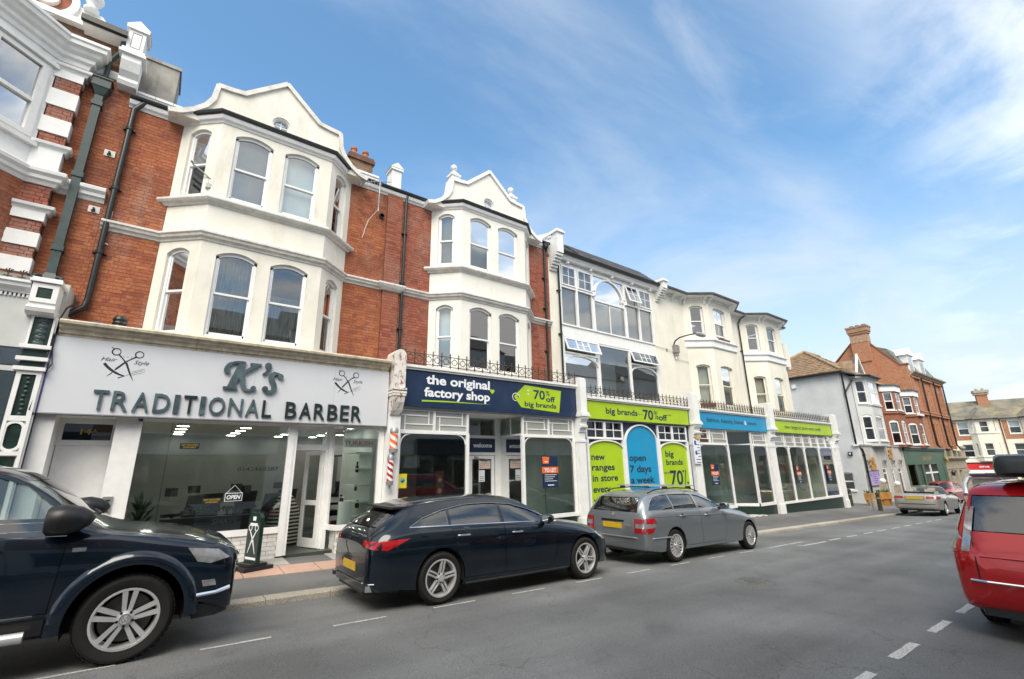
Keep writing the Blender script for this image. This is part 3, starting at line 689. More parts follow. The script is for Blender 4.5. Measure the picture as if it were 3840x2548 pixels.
    apex = (c, 9.38)
    hl = [(oc[0]+R_*math.cos(t), oc[1]+R_*math.sin(t)) for t in [PI/2+PI*i/(k//2) for i in range(k//2+1)]]
    hr = [(oc[0]+R_*math.cos(t), oc[1]+R_*math.sin(t)) for t in [-PI/2+PI*i/(k//2) for i in range(k//2+1)]]
    L_ = [(x_, z_) for x_, z_ in g if x_ < c-.001]
    Rr = [(x_, z_) for x_, z_ in g if x_ > c+.001]
    b.prism(FG, L_+[apex]+[(oc[0], 9.37)]+hl+[(oc[0], 7.5)], -.24, 0)
    b.prism(FG, [apex]+Rr+[(oc[0], 7.5)]+hr+[(oc[0], 9.37)], -.24, 0)
    b.build('gable', mt, root)
    b = MB()
    for i in range(len(g)-1):
        (xa, za), (xb, zb_) = g[i], g[i+1]; dx, dz = xb-xa, zb_-za; l = math.hypot(dx, dz); nx, nz = -dz/l*.055, dx/l*.055
        ex, ez = dx/l*.012, dz/l*.012
        b.prism(FG, [(xa-ex-nx*.9, za-ez-nz*.9), (xb+ex-nx*.9, zb_+ez-nz*.9), (xb+ex+nx, zb_+ez+nz), (xa-ex+nx, za-ez+nz)], -.30, .055+.001*(i % 3))
    b.build('gable_coping', M['trimw'] if plain else M['trim'], root)
    b = MB(); V_ = []
    for (rr, ww) in ((R_, .03), (R_-.03, .03), (R_-.045, -.10), (R_, -.10)):
        for j in range(k): V_.append(FG.p(oc[0]+rr*math.cos(2*PI*j/k), ww-.06, oc[1]+rr*math.sin(2*PI*j/k)))
    b.add(V_, [(q*k+j, q*k+(j+1) % k, ((q+1) % 4)*k+(j+1) % k, ((q+1) % 4)*k+j) for q in range(4) for j in range(k)])
    b.box(FG, oc[0]-.012, oc[0]+.012, -.14, -.11, oc[1]-R_, oc[1]+R_); b.box(FG, oc[0]-R_, oc[0]+R_, -.138, -.112, oc[1]-.012, oc[1]+.012)
    rw = b.build('round_window', M['white'], root)
    p = MB(); p.face([FG.p(oc[0]+(R_-.04)*math.cos(2*PI*j/k), -.125, oc[1]+(R_-.04)*math.sin(2*PI*j/k)) for j in range(k)]); p.build('pane', M['glassu'], rw)
    p = MB(); p.box(FG, oc[0]-.3, oc[0]+.3, -.5, -.45, oc[1]-.3, oc[1]+.3); p.build('backing', M['roomd'], rw)
    for fl, (zs, zt) in enumerate(((2.60, 4.34), (5.66, 7.22))):
        up = fl == 1; bl = up_blind if up else lo_blind; gg_ = upg if up else log
        for i, (F, a, e, rs) in enumerate(((FL, cw[0], cw[1], .11), (FF, *fw1, .125), (FF, *fw2, .125), (FR, Lc-cw[1], Lc-cw[0], .11))):
            sash(root, F, a, e, zs, zt, rs, frame=M['upvc'] if not up and not plain else M['white'], glass=gg_[i], blind=bl[i][0], bl=bl[i][1], mid=.5 if up else .52)
    if finials:
        for (fx, fy, fz) in ((c-1.22, 11.05, 8.56), (c+1.0, 11.05, 8.60)):
            b = MB(); b.box(WF, fx-.13, fx+.13, fy-.12, fy+.12, fz-.3, fz+.22); b.box(WF, fx-.17, fx+.17, fy-.16, fy+.16, fz+.22, fz+.28)
            b.add([(fx-.15, fy-.14, fz+.28), (fx+.15, fy-.14, fz+.28), (fx+.15, fy+.14, fz+.28), (fx-.15, fy+.14, fz+.28), (fx-.05, fy-.05, fz+.42), (fx+.05, fy-.05, fz+.42), (fx+.05, fy+.05, fz+.42), (fx-.05, fy+.05, fz+.42)],
                  [(0, 1, 5, 4), (1, 2, 6, 5), (2, 3, 7, 6), (3, 0, 4, 7), (4, 5, 6, 7)])
            b.lathe((fx, fy, fz+.41), [(.05, 0), (.035, .03), (.04, .05)]+[(.105*math.sin(PI*t/8), .15-.105*math.cos(PI*t/8)) for t in range(1, 9)], 14)
            b.build('ball_finial', M['trimw'], root, smooth=50)
    return P, (FL, FF, FR)
N_ = None
barber = thing('barber_house', 'red brick house with cream two storey bay over the white barber shop sign', 'house', (1.4, 11.2, GZ(1.4)+.14))
kp, kF = bayhouse(barber, 1.25, -1.57, 4.33, 'cream', False, False, -1.65, 10.35,
    [(None, (0, 1)), (M['blindw'], (0, 1)), (M['blindw'], (0, 1)), (None, (0, 1))],
    [(None, (0, 1)), (M['net'], (0, .96)), (M['net'], (0, .62)), (M['net'], (0, .6))],
    [M['glassu'], M['glassh'], M['glassh'], M['glassu']], [M['glassu'], M['glassu'], M['glassu'], M['glassu']])
factory = thing('discount_shop_house', 'red brick house with clean cream bay and ball finials over the navy shop sign', 'house', (7.4, 11.2, GZ(7.4)+.14))
fp, fF = bayhouse(factory, 7.37, 4.33, 10.1, 'cream2', True, True, -1.85, 10.35,
    [(M['blindg'], (0, 1))]*4, [(M['blindw'], (0, 1)), (None, (0, 1)), (None, (0, 1)), (None, (0, 1))],
    [M['glassu']]*4, [M['glassu']]*4)
bricks(barber, [(WFace, -1.57, -.62, 2.5, 4.60, []), (WFace, -1.57, -.62, 4.84, 7.44, []), (WFace, 3.12, 4.12, 2.5, 4.60, []), (WFace, 3.12, 4.12, 4.84, 7.44, [])], M['brick'], tight=True)
bricks(factory, [(WFace, 4.58, 5.50, 2.5, 4.60, []), (WFace, 4.58, 5.50, 4.84, 7.44, []), (WFace, 9.24, 10.08, 2.5, 4.60, []), (WFace, 9.24, 10.08, 4.84, 7.44, [])], M['brickd'])
pier = thing('party_pier', 'shallow brick pier between the two bay houses, topped by a white gabled block', 'pier', (4.35, 11.15, 2.5))
b = MB(); b.box(WFace, 4.13, 4.57, 0, .05, 2.4, 7.5); b.build('pier_core', M['mortarr'], pier)
bricks(pier, [(Fr(0, WY-.05, 0), 4.13, 4.57, 2.5, 4.60, []), (Fr(0, WY-.05, 0), 4.13, 4.57, 4.84, 7.44, [])], M['brickd'])
b = MB(); b.sweep([(4.10, WY), (4.10, WY-.06), (4.60, WY-.06), (4.60, WY)], [(0, -.13), (.03, -.12), (.09, -.05), (.13, .02), (.13, .06), (.09, .08), (0, .11)], z=4.725); b.build('band', M['trim'], pier)
b = MB(); b.box(WF, 4.16, 4.44, 11.05, 11.4, 7.7, 8.32); b.box(WF, 4.12, 4.48, 11.01, 11.44, 8.26, 8.33)
b.prism(Fr(0, 11.0, 0), [(4.10, 8.33), (4.50, 8.33), (4.30, 8.50)], -.46, 0); b.build('capped_block', M['trimw'], pier)
def parapet(root, x0, x1, y, z0, z1, m_='trimw'):
    b = MB(); n = max(2, int((x1-x0)/.3)); b.box(WF, x0, x1, y, y+.22, z0, z1)
    for i in range(n):
        a = x0+(x1-x0)*i/n; e = x0+(x1-x0)*(i+1)/n-.01; j = random.uniform(0, .02); b.box(WF, a, e, y-.03, y+.25, z1, z1+.05+j)
    b.build('parapet', M[m_], root)
parapet(barber, -1.5, -.55, 11.25, 7.6, 7.88); parapet(barber, 3.15, 4.12, 12.0, 7.5, 8.45)
parapet(factory, 4.5, 5.6, 11.6, 7.6, 8.0); parapet(factory, 9.1, 10.1, 11.5, 7.6, 7.85)
def chimney(label, x, y, z0, w, d, h, pots, mname='brickbrown', body=None, ph=.35, pr=.09):
    t = thing('chimney_stack', label, 'chimney', (x, y, z0))
    if body: 
        b = MB(); b.box(WF, x-w/2, x+w/2, y-d/2, y+d/2, z0, z0+h); b.build('stack', M[body], t)
    else:
        b = MB(); b.box(WF, x-w/2+.01, x+w/2-.01, y-d/2+.01, y+d/2-.01, z0, z0+h); b.build('stack', M['mortar'], t)
        bricks(t, [(Fr(x-w/2, y-d/2+.01, 0), 0, w, z0, z0+h, []), (Fr(x-w/2+.01, y+d/2, -PI/2), 0, d, z0, z0+h, [])], M[mname])
        b = MB(); b.box(WF, x-w/2-.05, x+w/2+.05, y-d/2-.05, y+d/2+.05, z0+h-.2, z0+h-.08); b.box(WF, x-w/2-.02, x+w/2+.02, y-d/2-.02, y+d/2+.02, z0+h-.08, z0+h); b.build('oversailing_course', M['brickbrown'], t)
    for i in range(pots):
        px = x-w/2+w*(i+.5)/pots
        b = MB(); b.lathe((px, y, z0+h-.01), [(pr*1.25, 0), (pr*1.2, .06), (pr, .09), (pr*.9, ph-.08), (pr*1.15, ph-.06), (pr*1.15, ph), (pr*.8, ph), (pr*.75, ph-.15)], 12)
        b.build('chimney_pot', mat('terracotta_pot', (.42, .15, .08), .8, var=.25, scale=8), t, smooth=True)
    return t
chimney('brick chimney with two terracotta pots behind the roof between the bays', 3.75, 12.9, 7.8, .74, .5, 1.72, 2)
b = thing('rendered_chimney', 'plain grey rendered chimney slab between the leftmost roofs', 'chimney', (-1.15, 12.0, 7.6))
q = MB(); q.box(WF, -1.62, -.92, 11.75, 12.6, 7.4, 9.28); q.box(WF, -1.65, -.89, 11.72, 12.63, 9.22, 9.30); q.build('slab', M['conc'], b)
downpipe('black downpipe on the brick left of the barber house bay', [(-1.33, 11.12, 7.62), (-1.40, 11.12, 7.5), (-1.47, 11.12, 7.38), (-1.47, 11.12, 3.15), (-1.49, 11.12, 2.98), (-1.62, 11.10, 2.86), (-1.72, 11.05, 2.74)], .05, None, [(-1.47, 11.12, 6.9), (-1.47, 11.12, 5.5), (-1.47, 11.12, 4.1)])
downpipe('black downpipe on the brick just left of the second bay', [(4.68, 11.12, 7.6), (4.66, 11.12, 7.4), (4.66, 11.12, 2.6)], .04, None, [(4.66, 11.12, 6.4), (4.66, 11.12, 4.9), (4.66, 11.12, 3.6)])
downpipe('black downpipe on the narrow brick strip right of the second bay', [(9.86, 11.12, 7.6), (9.86, 11.12, 7.4), (9.86, 11.12, 2.6)], .04, None, [(9.86, 11.12, 6.3), (9.86, 11.12, 5.2), (9.86, 11.12, 3.7)])
b = thing('rain_hopper', 'small black rainwater hopper at the top of the pipe by the white corbel', 'hopper', (9.9, 11.1, 7.5))
q = MB(); q.lathe((9.9, 11.08, 7.5), [(.04, -.16), (.11, -.03), (.12, .10), (.09, .10), (.05, 0)], 10); q.build('bowl', M['black'], b)
def plate(x, z, label):
    t = thing('wall_tie_plate', label, 'wall plate', (x, 11.1, z)); b = MB(); b.box(WFace, x-.085, x+.085, 0, .02, z-.07, z+.07); b.build('plate', M['trim'], t)
    b = MB(); b.lathe((x, 11.17, z), [(.022, 0), (.022, -.05), (0, -.05)], 6, axis='y'); b.box(WFace, x-.035, x+.02, .02, .05, z-.05, z-.015)
    b.build('bolt', M['rail'], t)
plate(-1.68, 6.25, 'upper pale wall tie plate on the orange brick near the wide pipe')
plate(-1.70, 4.97, 'lower pale wall tie plate on the orange brick near the wide pipe')
ae = thing('tv_aerial', 'silver television aerial array high on the brick between the two bays', 'aerial', (3.75, 11.05, 6.9))
b = MB(); b.tube([(3.78, 11.15, 6.75), (3.78, 10.9, 6.80)], .012, 6); b.tube([(3.78, 10.9, 6.7), (3.78, 10.9, 7.62)], .016, 6); b.build('mast', M['zinc'], ae)
b = MB(); b.tube([(3.25, 10.9, 7.40), (4.05, 10.75, 7.62)], .010, 6)
for i in range(7):
    x = 3.27+.085*i; b.tube([(x, 10.9-.15*i*.1, 7.28+.02*i), (x, 10.9-.15*i*.1, 7.52+.02*i)], .006, 5)
for i in range(6): b.tube([(3.68, 10.86, 6.85+.07*i), (3.90, 10.86, 6.87+.07*i)], .007, 5)
b.build('element', M['zinc'], ae)
b = MB(); b.tube([(3.78, 10.92, 6.75), (3.62, 11.15, 6.5), (3.55, 11.18, 6.2), (3.50, 11.18, 5.95)], .008, 5); b.build('cable', M['white'], ae)
vt = thing('round_vent', 'dark round vent hole with a cowl on the brick right of the aerial', 'vent', (3.98, 11.1, 6.75))
b = MB(); b.lathe((3.98, 11.19, 6.75), [(.07, 0), (.075, -.06), (.055, -.06), (.05, 0)], 14, axis='y'); b.build('cowl', M['blk'], vt)
sf = thing('window_aerial_bracket', 'small aerial and bracket at the upper left window of the first bay', 'aerial', (-.05, 10.8, 6.0))
b = MB(); b.tube([(-.32, 10.72, 6.32), (.05, 10.62, 6.02)], .014, 6); b.tube([(-.02, 10.68, 6.1), (.02, 10.6, 5.8), (.05, 10.7, 5.75)], .014, 6); b.tube([(-.35, 10.68, 6.36), (-.28, 10.76, 6.30)], .022, 6)
b.box(WF, -.03, .06, 10.58, 10.66, 5.8, 5.9); b.build('arm', M['zinc'], sf)
cb_ = thing('wall_cable', 'white cable dropping beside the black downpipe left of the first bay', 'cable', (-1.4, 11.1, 4.8))
b = MB(); b.tube([(-1.52, 11.18, 5.05), (-1.43, 11.16, 5.0), (-1.44, 11.15, 4.5), (-1.50, 11.15, 4.32), (-1.38, 11.16, 4.30)], .012, 6); b.build('cable', M['white'], cb_)
def cornice(root, x0, x1, y, z, name='fascia_cornice', m_='coping', h=.26):
    S = [(-.3, 0), (.02, 0), (.03, .04), (.06, .05), (.08, .10), (.13, .13), (.15, .18), (.20, .19), (.21, h-.03), (.17, h), (-.3, h)]
    b = MB(); n = max(1, int((x1-x0)/1.9))
    for i in range(n):
        a = x0+(x1-x0)*i/n; e = x0+(x1-x0)*(i+1)/n-.006
        b.sweep([(a, y), (e, y)], S, z=z)
    return b.build(name, M[m_], root)
def deck(root, x0, x1, z, name='roof_deck'):
    b = MB(); b.box(WF, x0, x1, 10.35, 11.2, z-.12, z); b.build(name, M['lead'], root)
def frame_bars(root, F, bars, name, m_, w0=-.03, w1=.03):
    b = MB()
    for (a, e, c, d) in bars: b.box(F, a, e, w0+random.uniform(0, .002), w1+random.uniform(0, .002), c, d)
    return b.build(name, m_, root)
def pane(root, F, u0, u1, z0, z1, w=0, g='shopglass', name='pane'):
    b = MB(); b.face([F.p(u0, w, z0), F.p(u1, w, z0), F.p(u1, w, z1), F.p(u0, w, z1)]); return b.build(name, M[g], root)
def bracket(b, F, u, z, s, r=.2, w0=-.02, w1=.02, q=.022):
    n = 8
    for i in range(n):
        a0, a1 = PI/2*i/n, PI/2*(i+1)/n
        P = [(u+s*(r-r*math.cos(t))*1.0, z-r+r*math.sin(t)) for t in (a0, a1)]
        P2 = [(u+s*(r-(r-q)*math.cos(t)), z-r+(r-q)*math.sin(t)) for t in (a1, a0)]
        b.prism(F, P+P2, w0, w1)
def room(root, x0, x1, y0, y1, z0, z1, wall='roomw', flo='floor'):
    b = MB(); t = .08
    b.box(WF, x0-t, x0, y0, y1, z0, z1); b.box(WF, x1, x1+t, y0, y1, z0, z1); b.box(WF, x0-t, x1+t, y1, y1+t, z0, z1); b.box(WF, x0-t, x1+t, y0, y1+t, z1, z1+t)
    b.build('room_wall', M[wall], root)
    b = MB(); b.box(WF, x0-t, x1+t, y0, y1+t, z0-.1, z0); b.build('room_floor', M[flo], root)
F0 = WFace
gz = pave_z(1, 10.4)     # about -1.61
cornice(barber, -1.62, 4.12, 10.40, 2.24); deck(barber, -1.57, 4.33, 2.46)
b = MB(); b.box(WF, -1.63, 4.13, 10.55, 10.75, 1.0, 2.26); b.box(WF, -1.55, 4.2, 10.56, 11.2, .95, 1.03); b.build('soffit', M['roomw'], barber)
sg = thing('barber_sign', "long white shop sign reading K's TRADITIONAL BARBER in grey raised letters", 'shop sign', (1.25, 10.5, .97))
b = MB(); b.box(WF, -1.64, 4.14, 10.385, 10.555, .975, 2.245); b.build('sign_panel', M['signw'], sg)
b = MB(); b.box(WF, -1.662, -1.642, 10.37, 10.56, .965, 2.25); b.build('edge_trim', mat('violet_blue_trim', (.05, .05, .22), .4), sg)
b = MB(); b.box(WF, -1.64, 4.15, 10.375, 10.56, .955, .973); b.build('bottom_trim', M['zinc'], sg)
FS = Fr(0, 10.385, 0)
b = MB()
for xx in (1.34, 2.9): b.box(FS, xx, xx+.004, 0, .001, 1.0, 2.23)
b.build('panel_joint', mat('joint_grey', (.35, .36, .38), .6, var=0), sg)
greyl = mat('grey_raised_letters', (.085, .125, .14), .25, .0, var=.35, scale=3)
def letters(s, x0, x1, z, h, w_, n_sp=.55):
    wid = {'I': .26, 'T': .62, 'R': .68, 'A': .72, 'D': .73, 'O': .82, 'N': .73, 'L': .52, 'B': .66, 'E': .58, ' ': .45}
    gap = .17; tot = sum(wid[c] for c in s) + gap*(len(s)-1); sc = (x1-x0)/tot; x = x0
    for i, c in enumerate(s):
        if c != ' ':
            m_ = M['dark'] if i in (5,) or i >= 10 else greyl
            text(c, FS, x, z+.0, w_, h, m_, sg, 'letter', width=wid[c]*sc, bold=.010, ext=.028)
        x += (wid[c]+gap)*sc
letters('TRADITIONAL BARBER', -1.02, 3.53, 1.05, .35, .01)
def stroke(b, F, pts, wd, w0, w1):
    n = len(pts); L_ = []; R_ = []
    for i in range(n):
        a = Vector(pts[max(0, i-1)]); c = Vector(pts[min(n-1, i+1)]); d = (c-a).normalized(); p = Vector(pts[i]); k = wd[i]/2
        L_.append((p.x-d.y*k, p.y+d.x*k)); R_.append((p.x+d.y*k, p.y-d.x*k))
    for i in range(n-1): b.prism(F, [L_[i], L_[i+1], R_[i+1], R_[i]], w0, w1)
def dot(b, F, u, z, r, w0, w1): b.prism(F, [(u+r*math.cos(2*PI*i/14), z+r*math.sin(2*PI*i/14)) for i in range(14)], w0, w1)
def bez(p, n=10):
    o = []
    for i in range(n+1):
        t = i/n; a, b_, c, d = p; o.append(tuple((1-t)**3*a[k]+3*(1-t)**2*t*b_[k]+3*(1-t)*t*t*c[k]+t**3*d[k] for k in (0, 1)))
    return o
b = MB()
stroke(b, FS, [(.93, 1.58), (1.08, 2.07)], [.12, .12], .01, .06)
stroke(b, FS, [(.81, 1.575), (1.05, 1.575)], [.05, .05], .012, .058)
stroke(b, FS, bez([(1.14, 2.09), (.98, 2.12), (.80, 2.06), (.82, 1.90)]), [.05]*6+[.07]*5, .008, .056); dot(b, FS, .845, 1.90, .052, .007, .061)
stroke(b, FS, [(1.06, 1.83), (1.34, 2.075)], [.05, .09], .013, .059); stroke(b, FS, [(1.22, 2.09), (1.42, 2.085)], [.035, .045], .011, .057)
stroke(b, FS, bez([(1.05, 1.86), (1.17, 1.86), (1.06, 1.50), (1.29, 1.56)]), [.07, .09, .10, .105, .105, .10, .09, .08, .06, .05, .04], .014, .062); dot(b, FS, 1.325, 1.60, .05, .009, .06)
b.build('letter', greyl, sg)
b = MB(); dot(b, FS, 1.545, 2.085, .062, .01, .06); stroke(b, FS, bez([(1.56, 2.08), (1.58, 1.98), (1.52, 1.93), (1.46, 1.90)], 6), [.09, .08, .065, .06, .05, .04, .03], .012, .058); b.build('apostrophe', greyl, sg)
b = MB(); stroke(b, FS, bez([(1.80, 1.90), (1.70, 1.99), (1.58, 1.92), (1.64, 1.78)]) + bez([(1.64, 1.78), (1.72, 1.68), (1.74, 1.52), (1.55, 1.555)])[1:], [.05]*4+[.08]*4+[.10]*8+[.07]*5, .01, .06)
dot(b, FS, 1.795, 1.885, .055, .009, .061); dot(b, FS, 1.535, 1.61, .055, .008, .062); b.build('letter', greyl, sg)
def emblem(ox, oz, s):
    b = MB(); T = lambda a, c: (ox+a*s, oz+c*s)
    def st(pts, w_): stroke(b, FS, [T(*p) for p in pts], [k*s for k in w_], .0012, .0024+random.uniform(0, .0008))
    def ring(a, c, R_, q, seg=(0, 360)):
        n = 22; t0, t1 = math.radians(seg[0]), math.radians(seg[1])
        st([(a+R_*math.cos(t0+(t1-t0)*i/n), c+R_*math.sin(t0+(t1-t0)*i/n)) for i in range(n+1)], [q*(1+.6*math.sin(PI*i/n)) for i in range(n+1)])
    ring(-.42, .78, .17, .035); ring(.52, .74, .17, .035)
    st([(-.30, .64), (-.12, .45), (.05, .22)], [.07, .05, .07]); st([(.40, .60), (.2, .45), (.02, .30)], [.08, .05, .06])
    st([(.05, .25), (.28, -.30), (.46, -.66)], [.09, .07, .01]); st([(.02, .30), (-.30, -.10), (-.34, -.16)], [.08, .08, .05]); st([(-.42, -.30), (-.60, -.52)], [.05, .01])
    st([(-.64, .98), (-.52, .93)], [.05, .02])
    for a in (-.1, .06, .22): dot(b, FS, *T(a, .56), .020*s, .001, .003)
    st(bez([(-.80, .14), (-.62, -.10), (-.3, -.36), (.08, -.44)]), [.12, .12, .12, .12, .11, .11, .10, .10, .08, .07, .05])
    st([(.08, -.44), (-.16, -.56)], [.02, .05]); st([(.10, -.44), (.34, -.28), (.78, -.08)], [.012, .012, .012]); st([(.36, -.36), (.86, -.16), (.82, .02), (.34, -.20)], [.010]*4)
    o = b.build('printed_emblem', M['navyt'] if 0 else M['dark'], sg)
    text('Hair', FS, ox-.95*s, oz+.26*s, .0012, .22*s, M['dark'], sg, 'lettering', width=.62*s, shear=.35, bold=-.004)
    text('Style', FS, ox+.36*s, oz+.22*s, .0012, .22*s, M['dark'], sg, 'lettering', width=.62*s, shear=.35, bold=-.004)
emblem(-.70, 1.80, .34); emblem(3.18, 1.83, .34)
FK = Fr(0, 10.62, 0); FD = Fr(0, 10.95, 0)
WT = .955
room(barber, -.42, 4.10, 10.66, 16.2, gz+.02, 1.02)
b = MB(); b.box(WF, -1.70, -1.42, 10.5, 11.3, gz, WT); b.box(WF, -.66, -.36, 10.60, 10.95, gz, WT); b.box(WF, -1.42, -.66, 10.98, 11.06, .86, WT)
b.build('pilaster', M['trimw'], barber)
b = MB(); b.box(WF, -1.42, -.66, 11.0, 11.05, .49, .58); b.box(WF, -1.42, -1.36, 11.0, 11.06, .58, .88); b.box(WF, -.72, -.66, 11.0, 11.06, .58, .88); b.build('fanlight', M['trimw'], barber)
fl = pane(barber, Fr(0, 11.04, 0), -1.36, -.72, .58, .86, name='fanlight_pane', g='darkglass')
text('14', Fr(0, 11.035, 0), -1.14, .68, 0, .10, M['gold'], fl, width=.14, bold=.02); text('A', Fr(0, 11.035, 0), -.98, .72, 0, .055, M['gold'], fl, bold=.02)
dr = MB(); dr.box(WF, -1.41, -.67, 11.02, 11.07, gz+.05, .488); dr = dr.build('door', M['white'], barber)
q = MB()
for (a, c) in ((-1.30, -.78),):
    q.box(WF, a, c, 11.012, 11.02, gz+.35, gz+.9)
q.lathe((-.80, 11.0, -.55), [(.018, 0), (.02, .02), (0, .03)], 10, axis='y'); q.build('door_knob', M['zinc'], dr)
ic = thing('door_entry_panel', 'silver intercom panel with buttons on the white frame right of the street door', 'intercom', (-.56, 10.59, -.5))
b = MB(); b.box(WF, -.63, -.50, 10.575, 10.60, -.74, -.36); b.build('plate', M['zinc'], ic)
b = MB()
for zz in (-.42, -.50, -.54, -.60, -.64, -.69): b.box(WF, -.60, -.53, 10.568, 10.576, zz-.008, zz+.012)
b.build('button', M['blk'], ic); b = MB(); b.box(WF, -.47, -.42, 10.585, 10.61, -.74, -.68); b.build('key_switch', M['trim'], ic)
wk = MB()
wk.box(FK, -.36, -.30, -.03, .03, gz+.55, WT); wk.box(FK, 2.12, 2.24, -.05, .04, gz+.02, WT); wk.box(FK, -.36, 2.12, -.06, .05, gz+.45, gz+.56); wk.box(FK, -.36, 2.12, -.03, .03, .90, WT)
wk = wk.build('shop_window', M['white'], barber)
pane(wk, FK, -.30, 2.12, gz+.56, .90)
g2 = MB(); g2.box(FK, .135, .142, -.9, 0, gz+.56, .90); g2.build('glass_fin', M['shopglass'], wk)
def riser(F, u0, u1, z0, z1, nm='riser_brick', rows=6):
    rt_ = MB(); rt_.box(F, u0, u1, -.10, -.008, z0, z1); rt_ = rt_.build('stall_riser', mat('riser_mortar', (.42, .40, .37), .9), barber)
    h = (z1-z0)/rows
    for r in range(rows):
        u = u0 - (.16 if r % 2 else 0)
        while u < u1:
            a, e = max(u, u0), min(u+.30, u1)
            if e-a > .03:
                q = MB(); pr = random.uniform(-.002, .003); q.box(F, a+.003, e-.003, -.03, pr, z0+r*h+.004, z0+(r+1)*h-.004)
                q.build(nm, mat('white_painted_brick', (.70, .69, .65), .6, var=.12, scale=12, bump=.2, dirt=((.35, .33, .28), .5, 4, (2, 2, 2))), rt_)
            u += .306
riser(Fr(0, 10.60, 0), -.34, 2.12, gz-.02, gz+.45); riser(Fr(0, 10.52, 0), 3.22, 4.13, gz-.06, gz+.40)
riser(Fr(3.22, 10.95, -PI/2), 0, .43, gz-.04, gz+.40)
dw = MB()
dw.box(FD, 2.28, 2.36, -.05, .03, gz+.03, WT); dw.box(FD, 2.98, 3.10, -.05, .03, gz+.03, WT); dw.box(FD, 2.36, 2.98, -.05, .03, .44, .56); dw.box(FD, 2.36, 2.98, -.03, .02, .86, WT); dw.box(FD, 2.36, 2.98, -.03, .04, .48, .50)
dw.box(WF, 2.20, 2.30, 10.60, 10.95, gz+.02, WT)
dw = dw.build('door_frame', M['white'], barber); pane(dw, FD, 2.36, 2.98, .56, .86)
FO = Fr(2.97, 10.98, PI*.62)   # leaf opened inwards
lf = MB(); W_ = .62
lf.box(FO, 0, .10, -.025, .02, gz+.04, .43); lf.box(FO, W_-.10, W_, -.025, .02, gz+.04, .43); lf.box(FO, .10, W_-.10, -.025, .02, gz+.04, gz+.22); lf.box(FO, .10, W_-.10, -.025, .02, .34, .43); lf.box(FO, .10, W_-.10, -.025, .02, -.72, -.62)
lf.box(FO, .28, .40, -.03, .025, -.72, -.64)
lf = lf.build('open_door', M['white'], barber); pane(lf, FO, .10, W_-.10, gz+.22, -.72, g='glass'); pane(lf, FO, .10, W_-.10, -.62, .34, g='glass')
rw = MB()
rw.box(WF, 3.04, 3.12, 10.88, 10.98, gz+.02, WT); rw.box(WF, 4.03, 4.16, 10.52, 10.66, gz+.4, WT)
rw.box(Fr(0, 10.56, 0), 3.20, 4.14, -.05, .06, gz+.40, gz+.50); rw.box(Fr(0, 10.56, 0), 3.22, 4.03, -.03, .03, .90, WT)
rw.prismz([(3.08, 10.95), (3.12, 10.99), (3.27, 10.60), (3.18, 10.56)], gz+.401, gz+.499)
rw = rw.build('shop_window', M['white'], barber)
pane(rw, Fr(0, 10.57, 0), 3.25, 4.03, gz+.50, .90)
g3 = MB(); g3.face([(3.10, 10.93, gz+.5), (3.24, 10.57, gz+.5), (3.24, 10.57, .90), (3.10, 10.93, .90)]); g3.build('pane', M['shopglass'], rw)
b = MB(); b.box(WF, 3.243, 3.255, 10.562, 10.574, gz+.5, .92); b.build('glass_edge', M['zinc'], rw)
lampm = mat('lit_ceiling_panel', (1, 1, 1), .5, var=0, emit=((1, .96, .88), 9.0))
k = 0
for yy in (11.5, 12.4, 13.3, 14.2, 15.1):
    for xx in (.35, 1.55, 2.75, 3.7):
        t = thing('ceiling_lamp', f'lit oval ceiling lamp in the {["first", "second", "third", "fourth", "fifth"][k//4]} row behind the barber window, {["leftmost", "second from left", "third from left", "rightmost"][k % 4]}', 'ceiling lamp', (xx, yy, 1.0), 'rows of lit ceiling lamps inside the barber shop'); k += 1
        b = MB(); b.lathe((xx, yy, .985), [(.125, 0), (.125, .02), (.11, .035)], 18); b.build('rim', M['white'], t)
        b = MB(); b.lathe((xx, yy, .98), [(0, 0), (.11, .001), (.11, .006)], 18); b.build('diffuser', lampm, t)
def chair_barber(x, y, rot, label):
    t = thing('barber_chair', label, 'barber chair', (x, y, gz+.02), 'black barber chairs inside the barber shop'); z = gz+.02; F = Fr(x, y, rot)
    b = MB(); b.lathe((x, y, z), [(.30, 0), (.30, .03), (.10, .06), (.05, .10), (.05, .42)], 16); b.build('base', M['chrome'], t, smooth=True)
    b = MB(); b.box(F, -.26, .26, -.25, .25, .42+z, .56+z); b.build('seat', M['blk'], t)
    b = MB(); b.prism(Fr(x, y, rot+PI/2), [(-.24, .56+z), (-.17, .56+z), (-.27, 1.12+z), (-.36, 1.12+z)], -.24, .24); b.box(F, -.13, .13, -.36, -.28, 1.13+z, 1.30+z); b.build('backrest', M['blk'], t)
    b = MB()
    for s in (-1, 1): b.box(F, s*.29-.04, s*.29+.04, -.22, .2, .70+z, .76+z); b.box(F, s*.29-.02, s*.29+.02, -.02, .02, .5+z, .70+z)
    b.build('armrest', M['blk'], t)
chair_barber(1.0, 13.6, .6, 'black barber chair nearest the left wall mirror'); chair_barber(1.9, 14.4, .3, 'black barber chair in the middle of the barber shop'); chair_barber(2.0, 12.4, .9, 'black barber chair close behind the main window')
t = thing('mirror', 'wide framed mirror on the left wall of the barber shop', 'mirror', (-.4, 13.4, -.4))
b = MB(); b.box(WF, -.42, -.39, 12.2, 15.2, -.75, .45); b.build('frame', M['blk'], t); b = MB(); b.box(WF, -.388, -.385, 12.26, 15.14, -.70, .40); b.build('glass', mat('mirror_glass', (.8, .85, .85), .04, 1, var=0), t)
t = thing('waiting_sofa', 'dark red waiting bench behind the main barber window', 'sofa', (.9, 11.3, gz))
